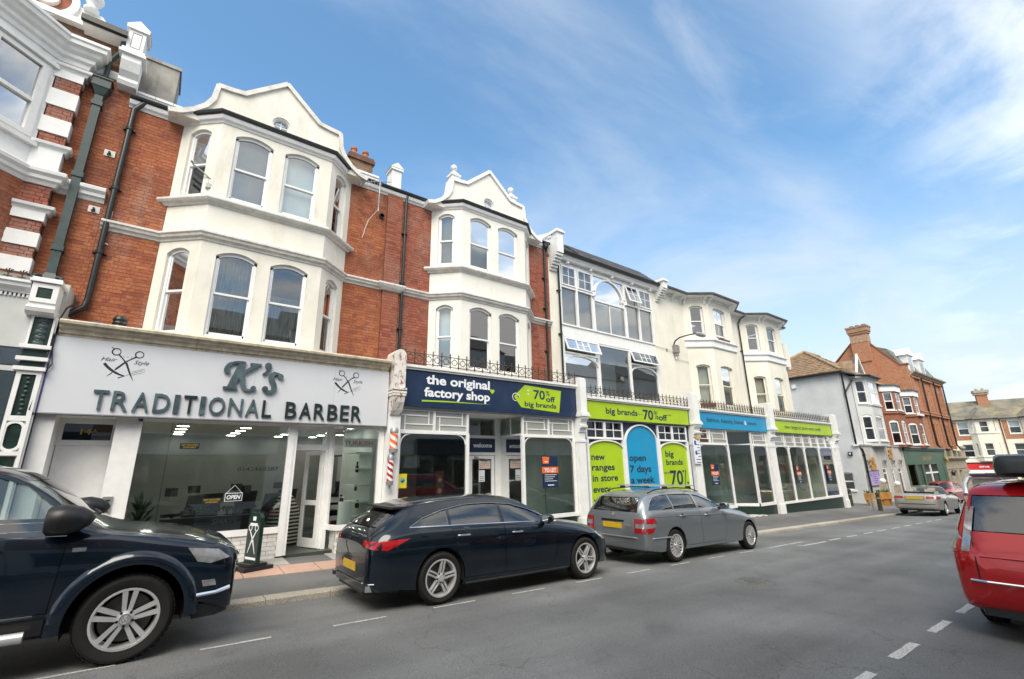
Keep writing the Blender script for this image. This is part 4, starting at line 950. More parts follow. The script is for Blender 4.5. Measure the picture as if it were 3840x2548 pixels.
b = MB(); b.box(WF, .2, 1.7, 11.15, 11.65, gz+.05, gz+.42); b.build('seat', mat('dark_red_leather', (.10, .015, .012), .45), t); b = MB(); b.box(WF, .2, 1.7, 11.0, 11.15, gz+.05, gz+.8); b.build('backrest', M['blk'], t)
for (px, py, hh, lb) in ((-.12, 11.2, 1.25, 'tall potted plant at the left end of the barber window'), (2.75, 13.4, 1.0, 'bushy plant standing inside the open barber door')):
    t = thing('potted_plant', lb, 'plant', (px, py, gz)); b = MB(); b.lathe((px, py, gz+.02), [(.10, 0), (.15, .3), (.13, .3), (.10, .25)], 12); b.build('pot', M['blk'], t)
    b = MB()
    for i in range(46):
        a = random.uniform(0, 2*PI); el = random.uniform(.3, 1.45); l = random.uniform(.25, .5)*hh; zz = gz+.3+random.uniform(0, .55)*hh
        p = Vector((px, py, zz)); d = Vector((math.cos(a)*math.cos(el), math.sin(a)*math.cos(el), math.sin(el))); sd = Vector((-math.sin(a), math.cos(a), 0))*.035
        e_ = p+d*l; mi = p+d*l*.5+Vector((0, 0, .03)); b.add([tuple(p), tuple(mi+sd), tuple(e_-Vector((0, 0, .06))), tuple(mi-sd)], [(0, 1, 2, 3)])
    b.build('foliage', mat('plant_leaf', (.05, .12, .03), .5, var=.3), t)
t = thing('display_shelves', 'white stepped display shelves in the right barber window', 'shelves', (3.9, 11.2, gz))
b = MB()
b.box(WF, 3.98, 4.06, 10.75, 11.7, gz+.3, .7)
for i in range(5):
    z = gz+.55+.36*i; b.box(WF, 3.62, 3.98, 10.78, 11.6, z, z+.025)
b.build('shelf', M['roomw'], t)
b = MB(); b.box(WF, 3.30, 3.62, 10.8, 11.2, gz+.45, gz+.95); b.build('plinth', M['white'], t)
for i, (px, pz, w_, h_) in enumerate(((3.72, .05, .06, .24), (3.72, -.35, .05, .14), (3.78, -.72, .07, .16), (3.40, -.62, .10, .2))):
    t2 = thing('bottle', ['dark bottle on the top shelf of the right barber window', 'small ornament on the second shelf of the right barber window', 'amber jar on the third shelf of the right barber window', 'dark bust on the white plinth of the right barber window'][i], 'bottle', (px, 10.95, pz-.1))
    b = MB(); b.lathe((px, 10.95, pz-.1), [(w_*.6, 0), (w_*.7, h_*.5), (w_*.3, h_*.7), (w_*.4, h_), (0, h_)], 10); b.build('body', M['blk'], t2, smooth=True)
t = thing('striped_gown', 'black and white striped gown draped inside the open barber door', 'gown', (2.7, 12.4, gz))
b = MB(); b.lathe((2.55, 12.3, gz+.05), [(.42, 0), (.40, .35), (.30, .75), (.16, 1.0), (.08, 1.05)], 20)
sm = mat('striped_cloth', (.5, .5, .45), .9, var=0); tt = sm.node_tree; wv = tt.nodes.new('ShaderNodeTexWave'); wv.inputs['Scale'].default_value = 4.2; wv.bands_direction = 'Z'; wv.inputs['Distortion'].default_value = 1.2
g_ = tt.nodes.new('ShaderNodeNewGeometry'); tt.links.new(g_.outputs['Position'], wv.inputs[0]); rr = tt.nodes.new('ShaderNodeValToRGB'); rr.color_ramp.elements[0].position = .55; rr.color_ramp.elements[0].color = (.03, .03, .03, 1); rr.color_ramp.elements[1].position = .6; rr.color_ramp.elements[1].color = (.5, .5, .42, 1)
tt.links.new(wv.outputs[0], rr.inputs[0]); tt.links.new(rr.outputs[0], tt.nodes['Principled BSDF'].inputs['Base Color']); b.build('cloth', sm, t, smooth=True)
for i, (px, pz, w_, h_) in enumerate(((.6, -.1, .5, .7), (1.6, .05, .35, .45), (2.3, -.05, .4, .3))):
    t = thing('wall_picture', ['large dark framed picture on the back wall of the barber shop', 'square framed picture on the back wall of the barber shop', 'small framed picture right of the others in the barber shop'][i], 'picture', (px, 16.1, pz))
    b = MB(); b.box(WF, px-w_/2, px+w_/2, 16.14, 16.19, pz-h_/2, pz+h_/2); b.build('frame', M['blk'], t); b = MB(); b.box(WF, px-w_/2+.05, px+w_/2-.05, 16.13, 16.14, pz-h_/2+.05, pz+h_/2-.05); b.build('print', mat('brown_print', (.2, .13, .08), .5, var=.5, scale=6), t)
t = thing('barber_counter', 'dark styling counter along the back wall of the barber shop', 'counter', (1.5, 15.7, gz)); b = MB(); b.box(WF, .2, 3.2, 15.6, 16.15, gz, gz+.85); b.build('cabinet', mat('dark_wood', (.08, .045, .03), .5, var=.3), t); b = MB(); b.box(WF, .15, 3.25, 15.55, 16.16, gz+.85, gz+.89); b.build('worktop', M['blk'], t)
FG_ = Fr(0, 10.615, 0)
text('0142460287', FG_, 1.28, .02, 0, .075, M['dark'], wk, width=.72, bold=.01)
text('STEAD SHAVE', FG_, .55, -.70, 0, .095, M['dark'], wk, width=.86, bold=.02, shear=.1); text('SHAVE', FG_, .98, -.92, 0, .095, M['dark'], wk, width=.42, bold=.02, shear=.1)
for (sx, sz, lb) in ((.30, .43, 'black gift voucher sticker high on the main barber window'), (.78, -.56, 'black gift voucher sticker low on the main barber window')):
    st = thing('window_sticker', lb, 'sticker', (sx, 10.61, sz)); b = MB(); b.box(WF, sx, sx+.30, 10.611, 10.613, sz, sz+.105); b.build('backing', M['dark'], st)
    text('GIFT VOUCHERS', Fr(0, 10.61, 0), sx+.02, sz+.06, 0, .03, M['gold'], st, width=.26, bold=.02); text('AVAILABLE', Fr(0, 10.61, 0), sx+.05, sz+.018, 0, .03, M['gold'], st, width=.2, bold=.02)
os_ = thing('open_sign', 'black and white OPEN sign hanging in the main barber window', 'open sign', (1.27, 10.60, -.45))
b = MB(); b.box(WF, 1.13, 1.42, 10.596, 10.604, -.53, -.38); b.build('rim', M['whitet'], os_); b = MB(); b.box(WF, 1.14, 1.41, 10.594, 10.598, -.52, -.39); b.build('board', M['dark'], os_)
text('OPEN', Fr(0, 10.594, 0), 1.16, -.49, 0, .075, M['whitet'], os_, width=.23, bold=.03, shear=.15)
b = MB(); b.tube([(1.15, 10.6, -.38), (1.275, 10.6, -.24), (1.40, 10.6, -.38)], .003, 4); b.build('cord', M['whitet'], os_)
ls = thing('illuminated_panel', 'white panel with faded red letters above the right barber window', 'panel', (3.6, 10.75, .8)); b = MB(); b.box(WF, 3.30, 4.02, 10.74, 10.76, .50, .70); b.build('panel', M['roomw'], ls)
text('TURKISH', Fr(0, 10.738, 0), 3.32, .545, 0, .10, M['orange'], ls, width=.66, bold=.02)
ab = thing('pavement_sign', 'narrow dark pavement sign with scissors emblem in front of the barber window', 'pavement sign', (1.58, 9.98, pave_z(1.6, 9.9)))
az_ = pave_z(1.6, 9.9)+.02; FA = Fr(1.62, 9.98, -1.22)
b = MB(); b.box(FA, -.26, .26, -.26, .26, az_-.02, az_+.04); b.box(FA, -.22, .22, -.16, .16, az_+.04, az_+.09); b.build('base', M['blk'], ab)
b = MB(); b.box(FA, -.20, .20, -.035, .035, az_+.09, az_+.84); b.prism(FA, [(-.20, az_+.84), (.20, az_+.84), (.13, az_+.92), (-.13, az_+.92)], -.034, .034); b.build('board', M['dkgreen'], ab)
FS_old = FS; FS = Fr(FA.x+.036*FA.s, FA.y-.036*FA.c, FA.a)
b = MB()
def st2(pts, w_): stroke(b, FS, pts, w_, .0005, .002)
for s in (-1, 1):
    st2([(s*.10, az_+.62), (-s*.02, az_+.45), (-s*.12, az_+.24)], [.02, .035, .01])
    n = 14; st2([(s*.10+.05*math.cos(2*PI*i/n), az_+.67+.05*math.sin(2*PI*i/n)) for i in range(n+1)], [.018]*(n+1))
b.box(FS, -.12, .12, 0, .002, az_+.70, az_+.75); b.box(FS, -.05, .05, 0, .002, az_+.79, az_+.86); b.box(FS, -.17, .17, 0, .002, az_+.14, az_+.18); b.build('printed_emblem', M['whitet'], ab)
FS = FS_old
for i, (px, py, lb) in enumerate(((1.38, 9.95, 'green weed growing at the foot of the pavement sign'), (1.78, 9.92, 'small green weed right of the pavement sign foot'))):
    t = thing('weed', lb, 'weed', (px, py, pave_z(px, py)+.01)); b = MB()
    for j in range(26):
        a = random.uniform(0, 2*PI); l = random.uniform(.04, .11); p = Vector((px+random.uniform(-.04, .04), py+random.uniform(-.03, .03), pave_z(px, py)+.01)); d = Vector((math.cos(a)*.7, math.sin(a)*.7, .7))*l; sd = Vector((-math.sin(a), math.cos(a), 0))*.014
        b.add([tuple(p), tuple(p+d*.5+sd), tuple(p+d), tuple(p+d*.5-sd)], [(0, 1, 2, 3)])
    b.build('foliage', mat('weed_leaf', (.045, .13, .03), .6, var=.3), t)
t = thing('blue_float', 'faded blue plastic ring lying on the ledge below the orange brick', 'plastic ring', (-1.22, 10.8, 2.55)); b = MB(); b.lathe((-1.22, 10.75, 2.56), [(.06, -.03), (.10, -.05), (.14, 0), (.10, .06), (.05, .03)], 16); b.build('ring', mat('faded_blue_plastic', (.05, .16, .26), .5, var=.2), t, smooth=True)
t = thing('flood_light', 'black finned security light on the ledge left of the first bay', 'light', (-.92, 10.8, 2.5)); b = MB(); b.lathe((-.92, 10.8, 2.5), [(.05, 0), (.10, .04), (.115, .1), (.10, .13), (.115, .17), (.10, .20), (.115, .24), (.10, .28), (.08, .31), (0, .31)], 12); b.build('body', M['blk'], t)
for i in range(4):
    x = 2.45+.42*i
    t = thing('price_poster', f'framed poster high on the back wall of the barber shop, {["first", "second", "third", "fourth"][i]} from the left', 'poster', (x, 16.1, .3))
    b = MB(); b.box(WF, x, x+.32, 16.12, 16.17, .10, .62); b.build('frame', M['blk'], t); b = MB(); b.box(WF, x+.03, x+.29, 16.11, 16.12, .13, .59); b.build('print', mat('poster_print', (.45, .40, .30), .6, var=.7, scale=12), t)
t = thing('product_shelf', 'wall shelf with a row of bottles behind the main barber window', 'shelf', (1.2, 16, -.35)); b = MB(); b.box(WF, .5, 2.3, 15.98, 16.18, -.38, -.35); b.build('board', M['white'], t)
for i in range(12):
    x = .6+.14*i; h = (.12, .18, .15, .22)[i % 4]; b = thing('bottle', 'small bottle in the row on the barber wall shelf', 'bottle', (x, 16.08, -.35), 'bottles on the barber wall shelf')
    q = MB(); q.lathe((x, 16.08, -.35), [(.03, 0), (.035, h*.7), (.012, h*.85), (.015, h), (0, h)], 8); q.build('body', (M['blk'], M['navy'], M['gold'], M['red'])[i % 4], b, smooth=True)
chair_barber(.6, 12.5, 2.2, 'black barber chair turned away at the left of the shop'); chair_barber(3.0, 14.9, .2, 'black barber chair far back behind the open door')
def base(x): return pave_z(x, 10.4)-.03
t = thing('barber_pier', 'peeling rusty white pier between the white sign and the navy sign', 'pier', (4.31, 10.3, base(4.3)))
b = MB(); b.box(WF, 4.17, 4.46, 10.33, 10.75, base(4.3), 1.25); b.box(WF, 4.15, 4.48, 10.31, 10.75, base(4.3), base(4.3)+.35); b.build('shaft', M['trimw'], t)
b = MB(); b.prismx([(10.33, 1.22), (10.28, 1.24), (10.22, 1.34), (10.14, 1.52), (10.12, 1.62), (10.12, 1.66), (10.75, 1.66), (10.75, 1.22)], 4.175, 4.45)
for zz in (1.66, 1.72, 1.80): b.box(WF, 4.15-.01*(zz > 1.7), 4.475+.01*(zz > 1.7), 10.10, 10.75, zz, zz+.05)
b.build('console', M['rust'], t)
b = MB(); pts = [(10.13, 1.85), (10.13, 2.62)]+[(10.30+.17*math.cos(PI-PI*i/10*1.0), 2.62+.17*math.sin(PI*i/10)) for i in range(1, 10)]+[(10.47, 2.62), (10.75, 2.62), (10.75, 1.85)]
b.prismx([(10.15, 1.85), (10.15, 2.64), (10.75, 2.64), (10.75, 1.85)], 4.17, 4.46)
b.prism(Fr(0, 10.15, 0), [(4.17, 2.639)]+[(4.315-.145*math.cos(PI*i/10), 2.639+.145*math.sin(PI*i/10)) for i in range(1, 10)]+[(4.46, 2.639)], -.5, 0)
b.build('head', M['rust'], t)
def pole(label, x, z0, z1, r, stripes, ca, cb, y=10.17):
    t = thing('barber_pole', label, 'barber pole', (x, y, z0), 'striped barber poles on the rusty pier')
    b = MB(); b.lathe((x, y, z0), [(r*.3, -.10), (r*.3, -.04), (r*1.1, -.03), (r*1.12, .05), (r*.9, .06)], 16); b.lathe((x, y, z1), [(r*.9, -.06), (r*1.12, -.05), (r*1.12, .02), (r*.8, .06), (0, .07)], 16)
    b.build('cap', M['zinc'] if stripes == 1 else M['trim'], t, smooth=True)
    k = 16; nz_ = 40
    for ci, (mm, nm) in enumerate(((ca, 'white_cylinder'), (cb, 'stripe'))):
        b = MB()
        for i in range(nz_):
            for j in range(k):
                ph = (j/k + i/nz_*(z1-z0)/(r*2.9)*stripes*.62) % 1.0
                if (ph*1.0 % .5 < .25) == bool(ci):
                    a0, a1 = 2*PI*j/k, 2*PI*(j+1)/k; za, zc = z0+.04+(z1-z0-.08)*i/nz_, z0+.04+(z1-z0-.08)*(i+1)/nz_
                    b.add([(x+r*math.cos(a), y+r*math.sin(a), z) for a, z in ((a0, za), (a1, za), (a1, zc), (a0, zc))], [(0, 1, 2, 3)])
        b.build(nm, mm, t)
    b = MB(); b.box(WF, x-.02, x+.02, y+r*.6, 10.33, z1-.04, z1); b.box(WF, x-.02, x+.02, y+r*.6, 10.33, z0, z0+.04); b.build('bracket', M['zinc'], t)
pole('fat upper barber pole with orange and white stripes in a clear case', 4.25, .40, .86, .085, 1, M['white'], M['orange'])
pole('thin lower barber pole with red and white stripes', 4.20, -.30, .26, .066, 1, M['white'], M['red'])
def pier2(label, x0, x1, top, cons=True, mt='trimw'):
    t = thing('shop_pier', label, 'pier', ((x0+x1)/2, 10.3, base(x0)), 'white console piers between the shopfronts'); w = x1-x0
    b = MB(); b.box(WF, x0+.02, x1-.02, 10.34, 10.85, base(x0), 1.0); b.box(WF, x0, x1, 10.31, 10.85, base(x0), base(x0)+.42); b.box(WF, x0, x1, 10.32, 10.85, .72, .80)
    b.build('shaft', M[mt], t)
    b = MB(); b.prismx([(10.34, 1.0), (10.30, 1.03), (10.28, 1.12), (10.20, 1.16), (10.19, 1.22), (10.26, 1.25), (10.24, 1.36), (10.14, 1.42), (10.13, 1.49), (10.80, 1.49), (10.80, 1.0)], x0+.03, x1-.03)
    b.box(WF, x0-.01, x1+.01, 10.10, 10.8, 1.49, 1.56); b.box(WF, x0+.01, x1-.01, 10.12, 10.8, 1.56, 1.62); b.build('console', M[mt], t)
    b = MB(); b.box(WF, x0+.03, x1-.03, 10.17, 10.8, 1.62, top-.16); b.prismx([(10.17, top-.161), (10.17, top-.05), (10.26, top), (10.70, top), (10.8, top-.05), (10.8, top-.161)], x0+.035, x1-.035); b.build('head', M[mt], t)
    return t
pier2('white pier right of the navy sign, its head level with the iron railing', 10.26, 10.60, 2.72)
pier2('white console pier between the lime and the light blue signs', 16.40, 16.86, 2.74)
pier2('white console pier between the light blue and the last lime sign', 22.62, 23.14, 2.76)
pier2('white console pier at the far end of the shop row by the alley', 30.25, 30.75, 2.62)
def muntins(root, F, x0, x1, z0, z1, kind, posts, glass='frosted', name='transom_light', mt='white'):
    b = MB(); q = .014
    b.box(F, x0, x1, -.03, .03, z0-.03, z0+.02); b.box(F, x0, x1, -.03, .03, z1-.02, z1+.01)
    for i in range(len(posts)-1):
        a, e = posts[i], posts[i+1]
        b.box(F, a-.03, a+.03, -.032, .033, z0+.02, z1-.02)
        if kind == 'maze':
            w = e-a; h = z1-z0
            b.box(F, a+w*.16-q, a+w*.16+q, -.015, .015, z0+.02, z0+h*.72); b.box(F, a+w*.84-q, a+w*.84+q, -.015, .015, z0+h*.30, z1-.02)
            b.box(F, a+.03, a+w*.84, -.013, .017, z1-h*.26-q, z1-h*.26+q); b.box(F, a+w*.16, e-.03, -.014, .016, z0+h*.32-q, z0+h*.32+q)
        else:
            n = kind
            for j in range(1, n):
                u = a+(e-a)*j/n; b.box(F, u-q, u+q, -.015, .015, z0+.02, z1-.02)
            b.box(F, a+.03, e-.03, -.013, .017, (z0+z1)/2-q, (z0+z1)/2+q)
    b.box(F, posts[-1]-.03, posts[-1]+.03, -.032, .033, z0+.02, z1-.02)
    o = b.build(name, M[mt], root)
    for i in range(len(posts)-1): pane(o, F, posts[i]+.03, posts[i+1]-.03, z0+.02, z1-.02, -.0, glass)
    return o
def sign(label, x0, x1, z0, z1, y, material, edge='white', name='fascia_sign'):
    t = thing(name, label, 'shop sign', ((x0+x1)/2, y, z0))
    b = MB(); b.box(WF, x0, x1, y, y+.06, z0, z1); b.build('sign_panel', material, t)
    b = MB(); b.box(WF, x0-.03, x1+.03, y-.01, y+.07, z1, z1+.03); b.box(WF, x0-.03, x1+.03, y-.01, y+.07, z0-.03, z0); b.box(WF, x0-.03, x0, y-.01, y+.07, z0, z1); b.box(WF, x1, x1+.03, y-.01, y+.07, z0, z1); b.build('sign_frame', M[edge], t)
    return t
def ledge(root, x0, x1, z, y=10.33):
    b = MB(); b.box(WF, x0, x1, y-.04, y+.25, z, z+.06); b.box(WF, x0, x1, y+.0, y+.25, z-.05, z); b.build('fascia_ledge', M['trimw'], root)
    b = MB(); b.box(WF, x0, x1, 10.36, 11.2, z+.0, z+.08); b.build('roof_deck', M['conc'], root)
    b = MB(); b.box(WF, x0, x1, 10.40, 10.5, z-.66, z-.05); b.build('fascia_board', M['trimw'], root)
ledge(factory, 4.47, 10.35, 2.42)
b = MB(); b.box(WF, 4.47, 10.35, 10.51, 12.2, 1.42, 1.48); b.build('soffit', M['trimw'], factory)
ns = sign('wide navy sign with white words the original factory shop and a lime price tag', 4.52, 10.27, 1.50, 2.38, 10.37, M['navy'], edge='navy', name='navy_shop_sign')
FN = Fr(0, 10.368, 0); NF = dict(bold=.030)
text('the original', FN, 5.10, 2.06, 0, .235, M['whitet'], ns, width=1.92, bold=.032); text('factory shop', FN, 5.06, 1.745, 0, .225, M['whitet'], ns, width=1.96, bold=.032)
b = MB(); b.prism(FN, [(5.0, 1.60), (5.7, 1.625), (7.12, 1.655), (5.7, 1.66), (5.0, 1.64)], .0, .003); b.build('underline', M['lime'], ns)
def heart(F, u, z, s, m_, root, w=.0):
    b = MB(); P = []
    for i in range(28):
        t_ = 2*PI*i/28; P.append((u+s*.5*(math.sin(t_)**3), z+s*.5*(13*math.cos(t_)-5*math.cos(2*t_)-2*math.cos(3*t_)-math.cos(4*t_))/16))
    b.prism(F, P, w, w+.002); return b.build('heart', m_, root)
heart(FN, 7.10, 2.02, .15, M['lime'], ns)
b = MB(); b.prism(FN, [(7.84, 1.94), (8.24, 2.30), (9.66, 2.24), (9.55, 1.57), (8.10, 1.65)], 0, .004); b.build('price_tag', M['lime'], ns)
b = MB(); stroke(b, FN, [(7.97+.12*math.cos(2*PI*i/18)-.06, 1.93+.11*math.sin(2*PI*i/18)) for i in range(15)], [.018]*15, .004, .008); b.build('tag_string', M['whitet'], ns)
dot(b := MB(), FN, 8.0, 1.95, .03, .004, .006); b.build('tag_hole', M['navy'], ns)
text('up', FN, 8.32, 2.14, .004, .06, M['whitet'], ns, bold=.022); text('to', FN, 8.33, 2.03, .004, .06, M['whitet'], ns, bold=.022)
text('70', FN, 8.56, 1.93, .004, .27, M['navyt'], ns, width=.44, bold=.022); text('%', FN, 9.04, 2.06, .004, .14, M['navyt'], ns, width=.15, bold=.01); text('off', FN, 9.04, 1.875, .004, .165, M['navyt'], ns, width=.36, bold=.025)
text('big brands', FN, 8.22, 1.69, .004, .145, M['navyt'], ns, width=1.22, bold=.024)
FW_ = Fr(0, 10.52, 0); zf = base(7.3)
room(factory, 4.5, 10.25, 11.62, 17.5, zf, 2.2, 'roomw'); 
b = MB(); b.box(WF, 4.42, 4.5, 10.55, 11.62, zf, 1.45); b.box(WF, 10.25, 10.33, 10.55, 11.62, zf, 1.45); b.box(WF, 4.5, 10.25, 10.55, 11.62, zf-.1, zf+.04); b.build('room_wall', M['roomw'], factory)
muntins(factory, FW_, 4.48, 6.42, .90, 1.40, 'maze', [4.50, 5.43, 6.40]); muntins(factory, FW_, 8.22, 10.24, .90, 1.40, 'maze', [8.24, 9.22, 10.21])
FRt = Fr(8.22, 11.62, PI/2)      # along -y... return panel on the right of the recess
def winframe(root, F, u0, u1, z0, z1, name='shop_window', arch=True, sill=.1, posts=(True, True), gl='shopglass', pw=.045):
    b = MB()
    if posts[0]: b.box(F, u0-pw, u0+pw, -.045, .045, z0-sill, z1)
    if posts[1]: b.box(F, u1-pw, u1+pw, -.045, .045, z0-sill, z1)
    b.box(F, u0-pw, u1+pw, -.06, .07, z0-sill, z0); b.box(F, u0, u1, -.035, .035, z1-.05, z1+.0)
    if arch: bracket(b, F, u0+pw, z1-.05, 1, .24); bracket(b, F, u1-pw, z1-.05, -1, .24)
    o = b.build(name, M['white'], root); pane(o, F, u0+pw, u1-pw, z0, z1-.05, 0, gl); return o
zs_ = -1.30
wa = winframe(factory, FW_, 4.50, 6.40, zs_, .88); wb = winframe(factory, FW_, 8.24, 10.21, zs_, .88)
FLr = Fr(6.40, 10.52, math.atan2(1.1, .69)); ll = math.hypot(1.1, .69)
b = MB(); b.box(FLr, 0, ll, -.03, .03, zs_-.1, zs_); b.box(FLr, 0, ll, -.03, .03, .88, .93); b = b.build('return_window', M['white'], factory); pane(b, FLr, .04, ll, zs_, .88); pane(b, FLr, .04, ll, .93, 1.4)
FRr = Fr(8.22, 10.52, PI/2)
b = MB(); b.box(FRr, 0, 1.1, -.03, .03, zs_-.1, zs_); b.box(FRr, 0, 1.1, -.03, .03, .88, .93); b.box(FRr, .5, .55, -.02, .02, .93, 1.4); b = b.build('return_window', M['white'], factory); pane(b, FRr, .04, 1.1, zs_, .88); pane(b, FRr, .04, 1.1, .93, 1.4)
b = MB(); b.box(WF, 4.5, 6.4, 10.5, 10.56, zf, zs_-.1); b.box(WF, 8.24, 10.21, 10.5, 10.56, zf, zs_-.1); b.build('stall_riser', M['dkgreen'], factory)
FDo = Fr(0, 11.62, 0)
b = MB(); b.box(FDo, 7.02, 7.12, -.05, .05, zf, 1.42); b.box(FDo, 8.02, 8.22, -.05, .05, zf, 1.42); b.box(FDo, 7.12, 8.02, -.05, .04, .36, .44); b.box(FDo, 7.12, 8.02, -.05, .04, .84, .92); b = b.build('door_frame', M['white'], factory); pane(b, FDo, 7.12, 8.02, .92, 1.42)
b = MB(); b.box(FDo, 7.14, 7.24, -.02, .02, zf+.03, .35); b.box(FDo, 7.90, 8.00, -.02, .02, zf+.03, .35); b.box(FDo, 7.24, 7.90, -.02, .02, .25, .35); b.box(FDo, 7.24, 7.90, -.02, .02, zf+.03, zf+.25); d_ = b.build('shop_door', M['white'], factory); pane(d_, FDo, 7.24, 7.90, zf+.25, .25)
b = MB(); b.tube([(7.35, 11.57, .28), (7.6, 11.5, .25), (7.82, 11.56, .20)], .012, 6); b.box(WF, 7.30, 7.42, 11.55, 11.6, .26, .32); b.build('door_closer', M['zinc'], d_)
wl = thing('welcome_sign', 'small navy welcome sign over the recessed shop door', 'sign', (7.57, 11.6, .45)); b = MB(); b.box(FDo, 7.13, 8.01, .041, .055, .45, .83); b.build('sign_panel', M['navy'], wl); text('welcome', Fr(0, 11.565, 0), 7.24, .58, 0, .13, M['whitet'], wl, width=.66, bold=.03)
for i, (a, c, e, f, mm, lb) in enumerate(((7.46, 7.86, -.02, .20, 'trim', 'white and orange notice high on the glass shop door'), (7.46, 7.66, -.38, -.06, 'whitet', 'white paper notice lower on the glass shop door'))):
    t = thing('door_notice', lb, 'notice', ((a+c)/2, 11.6, e)); b = MB(); b.box(FDo, a, c, .022, .026, e, f); b.build('paper', M[mm], t)
    b = MB()
    for j in range(3): b.box(FDo, a+.03, c-.03, .026, .028, e+.03+j*.05, e+.045+j*.05)
    b.build('print', M['orange'] if i == 0 else M['navyt'], t)
def tolet(label, x, z, y, w=.60, h=.78):
    t = thing('to_let_board', label, 'to let sign', (x, y, z-h), 'orange and navy to let boards in the shop windows'); F = Fr(0, y, 0)
    b = MB(); b.box(F, x, x+w, -.004, 0, z-h, z); b.build('board', M['navy'], t)
    b = MB(); b.box(F, x-.01, x+w+.01, 0, .003, z-h*.54, z-h*.34); b.prism(F, [(x+.02*w, z-.015), (x+.46*w, z-.02), (x+.42*w, z-.24*h), (x+.05*w, z-.24*h)], 0, .003); b.build('print', M['orange'], t)
    text('TO LET', Fr(0, y-.003, 0), x+.13*w, z-h*.505, 0, h*.12, M['whitet'], t, width=w*.74, bold=.03)
    b = MB()
    for j in range(4): b.box(F, x+.14*w, x+w*(.9-.12*(j % 3)), .001, .003, z-h*(.60+.065*j), z-h*(.585+.065*j))
    b.box(F, x+.32*w, x+w*.72, .001, .003, z-h*.93, z-h*.90); b.box(F, x+.16*w, x+w*.34, .003, .0045, z-h*.19, z-h*.16); b.build('small_print', M['whitet'], t)
tolet('large orange and navy TO LET board in the window right of the recessed door', 8.92, .30, 10.50, .60, .88)
t = thing('yellow_poster', 'small yellow poster with a dark bird emblem low in the navy shop window', 'poster', (4.64, 10.5, -.4)); b = MB(); b.box(FW_, 4.56, 4.76, .004, .007, -.42, -.10); b.build('paper', mat('yellow_poster_paper', (.75, .62, .02), .5, var=.05), t)
b = MB(); dot(b, FW_, 4.66, -.25, .065, .007, .0085); b.build('print', mat('teal_print', (.15, .45, .45), .5, var=0), t); b = MB(); b.prism(FW_, [(4.60, -.27), (4.66, -.30), (4.72, -.23), (4.66, -.25)], .009, .010); b.build('emblem', M['navyt'], t)
t = thing('red_display_stand', 'orange red advertising strip standing inside the navy shop window', 'display stand', (5.85, 11.0, -.8)); b = MB(); b.box(WF, 5.78, 6.0, 11.0, 11.04, -1.2, -.05); b.build('panel', mat('dull_red_panel', (.30, .06, .02), .6), t)
b = MB()
for j in range(3): dot(b, Fr(0, 11.0, 0), 5.89, -.28-.26*j, .06, 0, .003)
b.build('print', M['trim'], t)
for (px, lb, hh) in ((8.55, 'red fire extinguisher standing inside the right hand navy shop window', .5),):
    t = thing('fire_extinguisher', lb, 'fire extinguisher', (px, 10.95, -1.2)); b = MB(); b.lathe((px, 10.95, -1.25), [(.08, 0), (.085, .03), (.085, .38), (.03, .46), (.025, .5), (0, .5)], 14); b.build('cylinder', M['red'], t, smooth=True); b = MB(); b.box(WF, px-.05, px+.05, 10.94, 10.96, -.75, -.70); b.build('handle', M['blk'], t)
b = MB(); b.box(WF, 8.35, 8.95, 10.8, 11.5, zf, -1.26); b.box(WF, 8.9, 10.2, 11.9, 12.0, zf, 2.1); b.box(WF, 8.34, 8.5, 11.3, 11.5, zf, 1.4); b.build('partition', M['roomw'], factory)
b = MB(); b.box(WF, 4.5, 6.9, 14.5, 14.6, zf, 1.0); b.build('back_partition', M['room'], factory)
white3 = thing('glazed_house', 'cream house with wide white framed artist style glazing on both upper floors', 'house', (13.2, 11.2, GZ(13)+.14))
ledge(white3, 10.72, 16.42, 2.10)
s1 = sign('lime sign reading big brands up to 70% off above the boarded shopfront', 10.78, 16.34, 1.47, 2.04, 10.37, M['lime'], edge='dkgreen', name='lime_shop_sign')
text('big brands', FN, 11.64, 1.67, 0, .20, M['navyt'], s1, width=1.62, bold=.022); text('up to', FN, 13.30, 1.72, 0, .055, M['navyt'], s1, width=.24); text('70', FN, 13.56, 1.575, 0, .345, M['navyt'], s1, width=.58, bold=.03)
text('%', FN, 14.18, 1.60, 0, .32, M['navyt'], s1, width=.26, bold=.005); text('off', FN, 14.46, 1.575, 0, .22, M['navyt'], s1, width=.50, bold=.022); text('RRP', FN, 15.0, 1.76, 0, .05, M['navyt'], s1, width=.24)
FB = Fr(0, 10.46, 0); zg = base(13)
b = MB(); b.box(WF, 10.70, 16.42, 10.50, 10.6, zg, 1.47); b.build('boarding', M['navy'], white3)
muntins(white3, FB, 10.72, 12.48, .88, 1.40, 4, [10.74, 11.55, 12.46] and [10.74, 12.46], glass='shopglass', name='navy_transom')
muntins(white3, FB, 14.40, 16.18, .88, 1.40, 4, [14.42, 16.16], glass='shopglass', name='navy_transom')
b = MB(); b.box(FB, 11.54, 11.64, -.033, .036, .88, 1.40); b.box(FB, 15.22, 15.32, -.033, .036, .88, 1.40); b.build('transom_mullion', M['white'], white3)
